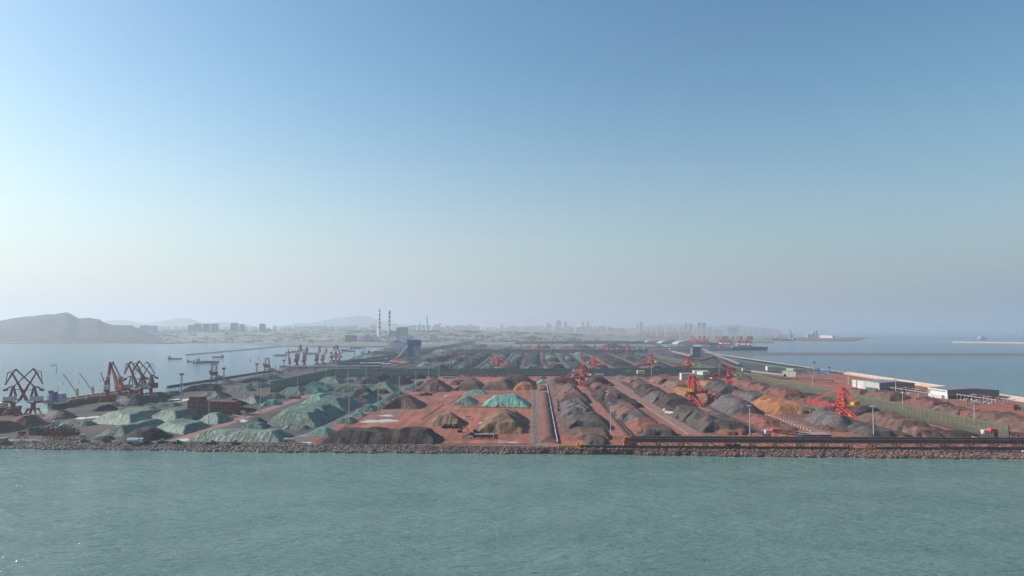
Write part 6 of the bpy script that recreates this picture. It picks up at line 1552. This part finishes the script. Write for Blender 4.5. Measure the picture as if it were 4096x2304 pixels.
zb(4, [(x, x+rr.uniform(26,60), rr.uniform(212,240)) for x in range(700,1640,60)], 9600, 'hazy lower block in front of the middle skyline', 'city_dark', grp=g2)
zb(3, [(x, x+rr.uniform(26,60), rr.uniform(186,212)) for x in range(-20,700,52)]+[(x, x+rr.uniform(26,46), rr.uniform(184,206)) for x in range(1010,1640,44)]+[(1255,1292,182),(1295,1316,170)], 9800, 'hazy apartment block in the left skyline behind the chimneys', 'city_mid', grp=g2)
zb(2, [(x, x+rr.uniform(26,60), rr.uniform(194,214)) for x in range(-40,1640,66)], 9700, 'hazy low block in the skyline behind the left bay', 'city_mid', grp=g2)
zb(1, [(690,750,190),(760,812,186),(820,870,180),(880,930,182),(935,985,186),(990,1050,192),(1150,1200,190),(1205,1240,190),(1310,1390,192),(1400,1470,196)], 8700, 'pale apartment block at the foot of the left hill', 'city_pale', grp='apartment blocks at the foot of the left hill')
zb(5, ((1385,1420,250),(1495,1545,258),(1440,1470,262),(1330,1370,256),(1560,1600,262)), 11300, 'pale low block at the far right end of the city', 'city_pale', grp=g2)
# white and grey sheds on the flat shore, a few pale roofs
for i in range(70):
    r = rr.choice((1,2,2,3,3,3,4,4,5)); x = rr.uniform(0,1636); yb = rr.uniform(262,330) if r < 4 else rr.uniform(240,330)
    px, py = q(r, x, yb)
    if 1480 < px < 1640 and py > 1330: continue
    Y = 120*FOC/max(py-1318, 20) if py > 1350 else rr.uniform(6700,8800)
    Y = min(max(Y, 5000), 9000); X = (px-2048)/FOC*Y; z = terr(X, Y) if Y > 6500 else 0
    if px > 2830 or (Y < 6400 and px < 1560): continue
    t = E('shed', 'pale low shed scattered on the hazy flat land behind the port', 'shed', (X,Y,z), rr.uniform(-.3,.3), 'sheds on the hazy land behind the port')
    w_, d_, h_ = rr.uniform(30,90), rr.uniform(15,40), rr.uniform(6,14); MB().bx(-w_/2,w_/2,-d_/2,d_/2,-5,h_).build('wall', M[rr.choice(('city_pale','white_paint','city_mid','city_pale'))], t)
    MB().ext([(-w_/2-1,h_+.05),(w_/2+1,h_+.05),(w_/2+1,h_+.5),(0,h_+4),(-w_/2-1,h_+.5)],-d_/2-1,d_/2+1).build('roof', M[rr.choice(('roof_grey','light_grey','white_paint','brick'))], t)
# far belts of trees: reads as one mass
fb = MB()
for i in range(420):
    px = rr.uniform(-100, 2700); Y = rr.uniform(6500, 9600) if px < 2300 else rr.uniform(5600, 7000)
    X = (px-2048)/FOC*Y; z = terr(X,Y) if Y > 6500 else 0; n = rr.randint(2,7)
    for k in range(n):
        x = X+k*rr.uniform(14,26); y = Y+rr.uniform(-20,20); h = rr.uniform(7,15); s_ = rr.uniform(9,18)
        fb.lathe([(s_*.7,z-3),(s_,z+h*.45),(s_*.7,z+h*.8),(s_*.2,z+h)],6,(x,y))
fb.build('treeline', M['foliage'], label='dark far tree belts on the hazy flat land behind the bay', cat='trees', kind='stuff')
# ================================================================ trees by the brick office
def tree(label, loc, h, seed):
    t = E('tree', label, 'tree', loc, 0, 'dark trees beside the brick office'); r_ = random.Random(seed)
    k = MB(); k.tube((0,0,-.3),(0,0,h*.5),.35,.18,7)
    for i in range(5): a = i*1.26; k.beam((0,0,h*.35),(math.cos(a)*h*.22,math.sin(a)*h*.22,h*.65),.16)
    k.build('trunk', M['bark'], t); c = MB()
    for i in range(6): scatter_leaves(c, (r_.uniform(-.22,.22)*h, r_.uniform(-.22,.22)*h, h*r_.uniform(.5,.85)), h*.22, h*.22, h*.17, 70, .5, r_)
    c.build('crown', M['foliage_dark'], t); return t
for i, (x, yb, h, lab) in enumerate(((1030,1140,8,'leftmost'),(1090,1135,9,'second from left, behind parked cars'),(1140,1130,8,'third, largest clump'),(1190,1175,9,'fourth, nearest the white car'),(1235,1165,10,'fifth'),(1285,1165,9,'sixth'),(1325,1160,7,'rightmost and smallest'))):
    tree('dark round tree beside the brick office, '+lab, P(760+x/5.152, 1430+yb/5.152), h, i)
# ================================================================ armour rock of the front shore
def rock_bm(seed, n=1):
    rs = random.Random(seed); b = MB(); pts = []
    ico = [(0,0,-1),(.72,-.53,-.45),(-.28,-.85,-.45),(-.89,0,-.45),(-.28,.85,-.45),(.72,.53,-.45),(.28,-.85,.45),(-.72,-.53,.45),(-.72,.53,.45),(.28,.85,.45),(.89,0,.45),(0,0,1)]
    f = [(0,1,2),(1,0,5),(0,2,3),(0,3,4),(0,4,5),(1,5,10),(2,1,6),(3,2,7),(4,3,8),(5,4,9),(1,10,6),(2,6,7),(3,7,8),(4,8,9),(5,9,10),(6,10,11),(7,6,11),(8,7,11),(9,8,11),(10,9,11)]
    sx, sy, sz = rs.uniform(.8,1.5), rs.uniform(.7,1.2), rs.uniform(.55,.9)
    return [(x*sx*rs.uniform(.8,1.15), y*sy*rs.uniform(.8,1.15), z*sz*rs.uniform(.8,1.15)) for x,y,z in ico], f
ROCKS = [rock_bm(i) for i in range(10)]
rs = np.random.RandomState(4)
def shore_frame(px):
    a = shore_pt(px); w = P(px, float(np.interp(px, (0,500,1200,1800,2400,3000,3600,4096), (1795,1800,1810,1813,1817,1827,1832,1838))), SEA)
    w = w+Vector((0, 1.5*math.sin(px*.021)+1.1*math.sin(px*.057+2)+.7*math.sin(px*.13), 0))
    return a, w
core = MB(); pxs = np.linspace(-500, 4600, 180); vs_ = []
for px in pxs:
    px_ = max(px, -500); a, w = shore_frame(px_)
    vs_ += [(a.x,a.y+1,.02),(a.x,a.y-.5,.02),(w.x,w.y,SEA-.2),(w.x,w.y-2.5,SEA-1.2)]
core.add(vs_, [(4*i+j+4,4*i+j,4*i+j+1,4*i+j+5)[::-1] for i in range(len(pxs)-1) for j in range(3)])
core.build('shore_slope', M['dark_steel'], kind='structure')
stf = {'rock_grey': MB(), 'rock_red': MB(), 'rock_wet': MB()}; cnt = 0; me_r = {}
for px in np.arange(-480, 4560, 5.2):
    for j in range(13):
        p_ = px+rs.uniform(-5,5)
        if not -500 < p_ < 4600: continue
        a, w = shore_frame(p_); f = (j+rs.uniform(-.3,1.0))/12.2; c = a.lerp(w, min(max(f,0),1.0)); s_ = rs.uniform(.6,1.75)*(1.15 if f > .6 else 1)
        m = 'rock_red' if p_+rs.uniform(-350,350) > 1750 else 'rock_grey'
        if f > .93 and rs.rand() < .7 or rs.rand() < .10: m = 'rock_wet'
        k = rs.randint(10); rot = rs.uniform(0,6.28)
        z = c.z+rs.uniform(-.25,.75)
        if j >= 11 and cnt < 300 and 0 < p_ < 4096 and (int(px*10) % 7) < 4 and s_ > 1.0:
            key = (k, m)
            if key not in me_r:
                me = bpy.data.meshes.new('armour_rock'); me.from_pydata(ROCKS[k][0], [], ROCKS[k][1]); me.materials.append(M[m]); me_r[key] = me
            o = link(bpy.data.objects.new('armour_rock', me_r[key]), None, (c.x,c.y,z), rot, 'dark wet armour boulder at the water edge of the front shore' if m == 'rock_wet' else 'grey armour boulder at the water edge of the front shore' if m == 'rock_grey' else 'reddish armour boulder at the water edge of the front shore', 'boulder', 'armour boulders at the water edge'); o.scale = (s_*1.15,)*3; cnt += 1
        else:
            cr, sr = math.cos(rot)*s_, math.sin(rot)*s_
            stf[m].add([(c.x+x*cr-y*sr, c.y+x*sr+y*cr, z+zz_*s_) for x,y,zz_ in ROCKS[k][0]], ROCKS[k][1])
for m, b in stf.items(): b.build('armour_rock_slope', M[m], label='%s armour rocks heaped along the front shore' % {'rock_grey':'grey','rock_red':'red stained','rock_wet':'dark wet'}[m], cat='rocks', kind='stuff')
# foam specks at the waterline
fm = MB()
for i in range(150):
    px = rs.uniform(0,4096); _, w = shore_frame(px); l = rs.uniform(.6,3.5); d = rs.uniform(.3,2.4)
    fm.add([(w.x-l,w.y-d,SEA+.05),(w.x+l*.5,w.y-d-.3,SEA+.05),(w.x+l,w.y-d+.2,SEA+.05),(w.x,w.y-d+.45,SEA+.05)],[(0,1,2,3)])
fm.build('foam', M['smoke'], label='white foam specks along the foot of the rocks', cat='foam', kind='stuff')
# ================================================================ barrier blocks
bb = MB(); bb.bx(-1.1,1.1,-.5,.5,0,1.3); bm_me = None
def blocks(pa, pb, n, label, group, m='hazard'):
    global bm_me
    for i in range(n):
        p = Vector(pa).lerp(Vector(pb), i/(n-1))
        key = 'barrier_'+m
        if key not in bpy.data.meshes: o = MB().bx(-1.3,1.3,-.6,.6,0,1.3).build(key, M[m]); bpy.data.objects[o.name].name = 'barrier_block'; o.data.name = key
        else: o = link(bpy.data.objects.new('barrier_block', bpy.data.meshes[key]))
        o.location = p; o.rotation_euler = (0,0,math.atan2(pb.y-pa.y,pb.x-pa.x)); o['label'], o['category'], o['group'] = label, 'barrier block', group
blocks(PZ(5,300,868), PZ(5,825,1212), 46, 'cream block in the line along the road right of the first track', 'blocks along the first block lined road', 'cream')
blocks(PZ(5,1080,842), PZ(6,565,1182), 46, 'cream block in the line along the road left of the third track', 'blocks along the second block lined road', 'cream')
blocks(PZ(6,1000,968), PZ(6,1310,1046), 22, 'yellow block at the foot of the olive fence near the yellow counterweight', 'yellow blocks at the olive fence foot', 'yellow_paint')
blocks(PZ(7,1050,1212), PZ(7,1190,1246), 6, 'yellow block at the near foot of the olive fence', 'yellow blocks at the near olive fence foot', 'yellow_paint')
blocks(PZ(4,105,955), PZ(4,775,966), 44, 'black and yellow block before the mint green piles', 'blocks before the mint green piles', 'hazard')
blocks(PZ(2,780,1032), PZ(2,880,1048), 10, 'black and yellow block by the brick office car park', 'blocks by the brick office', 'hazard')
blocks(PZ(3,560,748), PZ(3,1040,752), 28, 'yellow black block in the line across the far left yard', 'blocks across the far left yard', 'hazard')
blocks(PZ(1,430,1272), PZ(1,640,1277), 11, 'cream and black block on the shore under the red hoppers', 'blocks under the red hoppers', 'hazard')
blocks(PZ(4,1025,1322), PZ(4,1225,1325), 11, 'yellow black block left of the gallery end', 'blocks left of the gallery end', 'yellow_paint')
blocks(PZ(3,1140,1070), PZ(3,1340,935), 16, 'dark stone block in the slanting line across the red yard', 'stone blocks across the red yard', 'dark_steel')
blocks(PZ(4,1010,832), PZ(4,1290,834), 12, 'dark stone on the bench of the brown pile', 'stones on the brown pile', 'dark_steel')
blocks(PZ(2,330,1215), PZ(2,1370,850), 20, 'dark bollard stone along the dirt road of the left yard', 'stones along the left dirt road', 'dark_steel')
for o in [o for o in bpy.data.objects if o.get('group') == 'stones on the brown pile']: o.location.z = 7
# ================================================================ grabs, hoppers, kiosks, vehicles
def grab(loc, rz, lab, m='dark_steel'):
    t = E('grab_bucket', lab, 'grab bucket', loc, rz, 'grab buckets parked in rows on the left shore')
    for s_ in (-1,1): MB().ext([(0,2.6),(s_*2.6,2.2),(s_*2.2,.9),(s_*.4,0),(0,.1)][::s_],-1.5,1.5).build('shell', M[m], t)
    k = MB(); k.bx(-1.0,1.0,-1.2,1.2,5.4,6.4); 
    for x in (-1.8,1.8):
        for y in (-1.1,1.1): k.beam((x,y,2.3),(x*.35,y*.6,5.6),.28)
    k.bx(-.5,.5,-.8,.8,2.4,3.4); k.build('head', M[m], t); return t
g0 = grab(PZ(1,292,1212), .3, 'dark grab bucket in the parked rows on the left shore')
for i in range(34):
    row = i % 3; x = 292+(i//3)*39+rr.uniform(-6,6); dup(g0, PZ(1, x, 1216-row*17+rr.uniform(-3,3)), rr.uniform(0,6.28), scale=rr.uniform(.95,1.35))
def hopper(loc, rz, lab):
    t = E('hopper', lab, 'hopper', loc, rz, 'steel hoppers on the left shore'); k = MB()
    for sx in (-1,1):
        for sy in (-1,1): k.beam((sx*4.4,sy*3.6,0),(sx*1.8,sy*1.6,10),.5)
        k.beam((sx*3.6,-3,3.4),(sx*3.6,3,3.4),.35)
    k.beam((-3.6,-3,3.4),(3.6,-3,3.4),.35); k.build('frame', M['rust_steel'], t)
    MB().add([(-3.4,-3,8.5),(3.4,-3,8.5),(3.4,3,8.5),(-3.4,3,8.5),(-1,-1,4.2),(1,-1,4.2),(1,1,4.2),(-1,1,4.2)],[(0,1,5,4),(1,2,6,5),(2,3,7,6),(3,0,4,7),(7,6,5,4)]).build('funnel', M['dull_red'], t); return t
for x, y, lab in ((455,1258,'first'),(512,1258,'second'),(555,1262,'third'),(605,1262,'fourth'),(640,1255,'last at right')): hopper(PZ(1,x,y), rr.uniform(-.2,.2), 'rusty triangular hopper frame on the left shore, %s from the left' % lab)
hopper(PZ(1,205,1262), .2, 'rusty hopper frame standing apart at the far left shore')
def cannon(px, py, lab):
    t = E('mist_cannon', lab, 'mist cannon', P(px,py)); MB().bx(-3.6,3.6,-2.6,2.6,0,5.6).build('cabin', M['white_paint'], t); MB().tube((0,-1,6.6),(-1.2,3,8.4),1.0,1.4,12).bx(-.6,.6,-.6,.6,5.6,6.6).build('nozzle', M['dark_steel'], t); MB().bx(-.8,.8,-2.68,-2.6,1.0,3.2).build('door', M['mid_grey'], t)
cannon(*q(1,517,1122), 'white kiosk with a mist cannon among the red ore cones'); cannon(*q(1,1135,990), 'white kiosk with a mist cannon blowing spray by the bulk ship')
bld('container_house', 'grey blue container hut behind the hoppers', 'hut', q(1,745,1245), q(1,790,1243), q(1,0,1218)[1], 5, 'light_grey', 'mid_grey')
bld('container_house', 'small grey shed at the left edge of the shore', 'hut', q(1,-20,1288), q(1,38,1288), q(1,0,1250)[1], 6, 'mid_grey', 'mid_grey')
for i, x in enumerate((115,265)):
    t = E('flatbed_trailer', 'pale long trailer on the left shore, '+('left one','right one')[i], 'trailer', PZ(1,x,1276), .02); MB().bx(-8,8,-1.3,1.3,1.2,1.7).bx(-8,-7.7,-1.3,1.3,1.7,2.8).build('bed', M['cream'], t)
    for k in (-6,-4.6,5): MB().tube((k,-1.2,.55),(k,1.2,.55),.55,n=10).build('wheel', M['tyre'], t)
V = 'vehicles'
car('white car parked on the left front shore road', PZ(1,410,1277), .02)
lorry('long white tanker lorry on the shore before the black coal heap', PZ(1,1270,1296), 0, 'white_paint', tank=True, s=1.7)
lorry('white tanker lorry at the foot of the long front green pile', PZ(2,1305,1280), 0, 'light_grey', tank=True, s=1.2)
lorry('white tanker lorry beside the left jetty conveyor', PZ(2,208,840), 0, 'white_paint', tank=True, s=1.2)
LG = 'wheel loaders parked on the front shore road'
for r, x, y, lab in ((1,795,1283,'brown wheel loader on the shore left of the black heaps'),(1,1000,1284,'brown wheel loader before the low black heap'),(1,1380,1292,'dark wheel loader right of the long white tanker'),(1,1525,1292,'orange wheel loader left of the wet road end'),(2,110,1290,'orange wheel loader at the left foot of the wet road'),(2,255,1296,'brown wheel loader at the left corner of the front green pile'),
    (2,575,1300,'brown wheel loader under the front green pile, left'),(2,805,1302,'brown wheel loader under the front green pile, right')): loader(lab, PZ(r,x,y), rr.choice((0,3.1)), 'ore_orange' if 'orange' in lab else 'ore_ochre', LG, 1.25)
excavator('yellow excavator on top of the black coal heap', Vector((PZ(3,540,870).x, PZ(3,540,870).y, 13)), .4, s=1.5)
lorry('red tipper lorry beside the black coal heap', PZ(3,345,858), .1, 'orange_red', 'orange_red', s=1.6); lorry('red tipper lorry behind the green pile at the far left yard', PZ(3,475,722), .1, 'orange_red', 'orange_red', s=1.5)
lorry('white tipper lorry on the far left yard lane', PZ(3,430,812), 1.2, 'white_paint', s=1.6); lorry('dark tipper lorry in the far left yard', PZ(3,300,805), .3, 'dark_steel', s=1.4)
loader('red loader beside the small green pile', PZ(3,190,830), .5, 'orange_red', s=1.4); loader('pale loader at the foot of a green heap in the left yard', PZ(2,1415,840), .5, 'white_paint', s=1.4)
# jumble of machines in the red yard
for i, x in enumerate((1355,1385,1415,1445,1475)): loader('dark loader in the group before the dug ochre pile', PZ(3,x,1150), rr.uniform(0,6), 'dark_steel', 'dark loaders before the dug ochre pile', 1.5)
excavator('small dark excavator right of the dark loaders', PZ(3,1495,1190), .2, 'ore_ochre', s=1.4)
t = E('screening_machine', 'long dark screening machine with white tops in the red yard', 'screening machine', PZ(4,265,1250), 0)
k = MB(); k.bx(-6,16,-2,2,1.5,4.2); k.beam((-18,0,1.2),(-6,0,6.5),1.4,.9); k.bx(-10,-5,-2.2,2.2,4,7); k.build('body', M['dark_steel'], t)
for x in (-3,3,9,15): MB().bx(x-1.8,x+1.8,-1.6,1.6,4.25,5.4).build('cover', M['light_grey'], t)
MB().bx(17,22,-2,2,1.2,5.2).build('power_unit', M['ore_orange'], t)
k = MB()
for x in (-8,-4,4,12,20): k.bx(x-.5,x+.5,-1.8,1.8,0,1.5)
k.build('axle', M['tyre'], t)
t = E('crusher', 'dark crusher plant at the back left of the red yard', 'crusher', PZ(3,1185,850), .3); MB().bx(-12,10,-3,3,1,5).beam((8,0,4),(24,2,8),2,1.2).beam((-10,0,3),(-22,-2,1),2,1.2).build('body', M['dark_steel'], t); MB().bx(-5,2,-2.5,2.5,5,8).build('hopper', M['mid_grey'], t)
excavator('red excavator at the foot of the mint green pile', PZ(4,445,955), .3, 'orange_red', s=1.4)
t = E('mobile_conveyor', 'blue mobile conveyor leaning on the mint green piles', 'mobile conveyor', PZ(4,170,950), .12); MB().beam((0,0,1),(26,0,4.5),2.2,.8).build('belt', M['blue_paint'], t); MB().beam((10,-1,0),(16,-1,3),.4).beam((10,1,0),(16,1,3),.4).build('leg', M['mid_grey'], t)
lorry('white cabbed lorry by the screening machine', PZ(4,235,1192), 1.5, 'dark_steel', s=1.3)
for i, y in enumerate((915,935,960,995)): lorry('dark red tipper lorry in the queue left of the rippled pile', PZ(4,1015,y), math.pi/2, 'rust_steel', 'dull_red', group='tipper lorries queueing left of the rippled pile', s=1.5)
excavator('small yellow excavator on the grey pile before the second machine', PZ(5,690,995), .3, s=1.5); lorry('white lorry beside the small yellow excavator', PZ(5,650,1025), 2.2, 'white_paint', s=1.5); lorry('white lorry left of the small yellow excavator', PZ(5,628,1000), 2.2, 'dark_steel', s=1.4)
lorry('white lorry at the foot of the sharp red cone', PZ(5,1112,900), .3, 'white_paint', s=1.5)
excavator('orange dozer at the foot of the big grey cone', PZ(6,770,1178), 3.0, 'ore_orange', s=1.5)
excavator('yellow excavator on bare red ground at the right edge', PZ(7,1530,1065), 2.8, s=1.6); lorry('orange lorry beside the yellow excavator at the right edge', PZ(7,1455,1058), .1, 'ore_orange', 'orange_red', s=1.7)
loader('bright yellow machine beside the red container house', PZ(7,1575,972), .2, s=1.8)
lorry('dark red lorry on the shore before the gallery', PZ(5,1235,1348), 3.14, 'dark_steel', 'dull_red', s=1.6)
for x, lab in ((1325,'left'),(1415,'right')): car('white car behind the blue hoarding, %s one' % lab, PZ(7,x,1346 if lab == 'left' else 1338), .05)
car('white car cut by the right edge on the shore', PZ(7,1638,1376), .05)
for i in range(10):
    car('car in the parked row below the brick building, light coloured' if i % 3 else 'car in the parked row below the brick building, dark coloured', PZ(1,1285+i*19,1022-i*1.2), 1.2, 'white_paint' if i % 3 else 'dark_steel', 'cars in the parked row left of the brick office')
for i, (x, y, m) in enumerate(((805,1018,'white_paint'),(838,1018,'light_grey'),(878,1036,'white_paint'))): car(('white car nearest the brick office wall','grey car between white ones by the brick office','large white van like car before the dark trees')[i], PZ(2,x,y), .1, m).scale = (1.5,1.5,1.5)
for i in range(26):
    p = PZ(4, 20+i*19+rr.uniform(-5,5), 668+rr.uniform(-2,5)); o = lorry if i % 3 else car
    if i % 3: lorry('tipper lorry in the long row parked at the teal fence', p, rr.choice((0,1.5)), rr.choice(('dull_red','light_grey')), rr.choice(('white_paint','dull_red')), group='vehicles parked along the teal fence', s=1.2)
    else: car('small car in the long row parked at the teal fence', p, 1.4, rr.choice(('white_paint','light_grey')), 'vehicles parked along the teal fence')
bld('shed', 'low blue shed roof by the back of the red yard, left', 'shed', q(3,1330,690), q(3,1445,690), q(3,0,674)[1], 14, 'light_grey', 'blue_cladding')
t = E('tarpaulin_stack', 'blue tarpaulin bundle beside the narrow green pile', 'tarpaulin', PZ(4,876,690)); MB().ext([(-7,0),(7,0),(6,4),(0,5.5),(-6,4)],-4,4).build('sheet', M['blue_paint'], t)
bld('shed', 'pale roofed shed with blue side behind the gallery', 'shed', q(6,500,1262), q(6,762,1262), q(6,0,1215)[1], 16, 'blue_paint', 'pale_rust')
for i in range(14):
    t = E('bollard_lamp', 'small yellow lamp on the dark green sheet fence', 'lamp', P(2560+i*62,1795.5+i*.35)+Vector((0,.4,3.4)), 0, 'yellow lamps on the green sheet fence'); MB().tube((0,0,0),(0,0,.8),.35).build('post', M['yellow_paint'], t); MB().lathe([(.2,.8),(.7,1.0),(.7,1.5),(.1,1.8)],8).build('head', M['yellow_paint'], t)
for i, (r,x,y) in enumerate(((5,1078,1330),(5,1103,1332),(6,1087,1348),(6,1112,1349),(6,1138,1350),(4,1187,1312),(4,1205,1312),(4,1228,1314))):
    t = E('barrel', 'yellow barrel standing on the front shore by the green fence', 'barrel', PZ(r,x,y), 0, 'yellow barrels on the front shore'); MB().lathe([(.9,0),(1.0,.3),(1.0,2.3),(.9,2.6)],10).build('drum', M['yellow_paint'], t)
wall('sandbag_wall', 'rusty low barrier filling the gap in the green sheet fence', 'wall', P(3402,1801), P(3503,1801.5), 2.0, 1.0, 'ore_orange')
for x, lab in ((1870,'farther'),(1900,'nearer')): pass
# transformer yard, stacks of crates behind
for i, (r,x,y,w_,h_) in enumerate(((5,165,690,4,7),(5,185,693,5,9),(5,205,690,4,6))):
    t = E('transformer', 'white transformer cabinet by the pink grey pile, '+('left','middle','right')[i], 'transformer', PZ(r,x,y)); MB().bx(-w_/2,w_/2,-2,2,0,h_).build('tank', M['light_grey'], t); MB().tube((-1,0,h_),(-1,0,h_+2),.3).tube((1,0,h_),(1,0,h_+2),.3).build('bushing', M['white_paint'], t)
for i in range(7):
    t = E('crate', 'white crate in the row on red ground right of the dark red pile', 'crate', PZ(7,1285+i*13,1022+i*2), .1, 'white crates right of the dark red pile'); MB().bx(-1.4,1.4,-1.4,1.4,0,3).bx(-1.5,1.5,-1.5,-1.4,1.2,1.5).build('box', M['white_paint' if i % 2 else 'seawall_tan'], t)
# ================================================================ haze
hm = bpy.data.materials.new('haze'); hm.use_nodes = True; t = hm.node_tree; t.nodes.remove(t.nodes['Principled BSDF'])
v = _n(t, 'ShaderNodeVolumePrincipled'); v.inputs['Color'].default_value = (.65,.735,.85,1)
v.inputs['Density'].default_value = 7.0e-5; v.inputs['Anisotropy'].default_value = .30
t.links.new(v.outputs[0], t.nodes['Material Output'].inputs['Volume'])
hm.cycles.homogeneous_volume = True
MB().bx(-31000, 31000, -3000, 43000, SEA-3, 800).build('haze', hm, kind='stuff')

# brown smoke lying over the city in the middle distance
sm = bpy.data.materials.new('smog'); sm.use_nodes = True; t = sm.node_tree; t.nodes.remove(t.nodes['Principled BSDF'])
v = _n(t, 'ShaderNodeVolumePrincipled'); v.inputs['Color'].default_value = (.68,.63,.62,1); v.inputs['Density'].default_value = 0.75e-4; v.inputs['Anisotropy'].default_value = .3
t.links.new(v.outputs[0], t.nodes['Material Output'].inputs['Volume']); sm.cycles.homogeneous_volume = True
for (px, Y, rx, ry, rz_) in ((2330, 11200, 2300, 1900, 480), (1990, 11400, 1900, 1700, 230), (2640, 11300, 1300, 1700, 190)):
    k = MB(); n = 20; k.lathe([(max(.01, math.cos(-math.pi/2+math.pi*i/n)), math.sin(-math.pi/2+math.pi*i/n)) for i in range(n+1)], 40)
    k.v = [(x*rx, y*ry, max(z, 0)*rz_+2) for x, y, z in k.v]
    o = k.build('smoke', sm, loc=((px-2048)/FOC*Y, Y, 0), kind='stuff', label='brown smoke veil lying over the hazy city behind the port', cat='smoke', group='brown smoke veils over the city')

def puff(name, label, cat, c, rx, ry, rz_, dens, col, group=None, tilt=0.0):
    m_ = bpy.data.materials.new(name); m_.use_nodes = True; t = m_.node_tree; t.nodes.remove(t.nodes['Principled BSDF'])
    v = _n(t, 'ShaderNodeVolumePrincipled'); v.inputs['Color'].default_value = (*col, 1); v.inputs['Density'].default_value = dens; v.inputs['Anisotropy'].default_value = .2
    t.links.new(v.outputs[0], t.nodes['Material Output'].inputs['Volume']); m_.cycles.homogeneous_volume = True
    k = MB(); n = 14; k.lathe([(max(.01, math.cos(-math.pi/2+math.pi*i/n)*(1+.25*math.sin(i*1.9))), math.sin(-math.pi/2+math.pi*i/n)) for i in range(n+1)], 20)
    k.v = [(x*rx+z*tilt, y*ry, z*rz_) for x, y, z in k.v]
    return k.build(name, m_, loc=c, kind='stuff', label=label, cat=cat)
pt = D(1558, 1236, 7200); puff('smoke', 'small white steam puff at the top of the thick striped chimney', 'steam', pt, 16, 16, 20, .02, (.97,.97,.97), tilt=14)
pt = P(*q(1,1128,985)); puff('spray', 'white water spray blown from the mist cannon by the bulk ship', 'spray', (pt.x-4, pt.y+14, 13), 8, 12, 8, .012, (.95,.96,.98), tilt=-4)
pt = P(*q(1,500,1118)); puff('spray', 'pale dust spray drifting left from the kiosk among red cones', 'spray', (pt.x-16, pt.y+14, 12), 18, 12, 7, .007, (.9,.9,.92), tilt=-6)
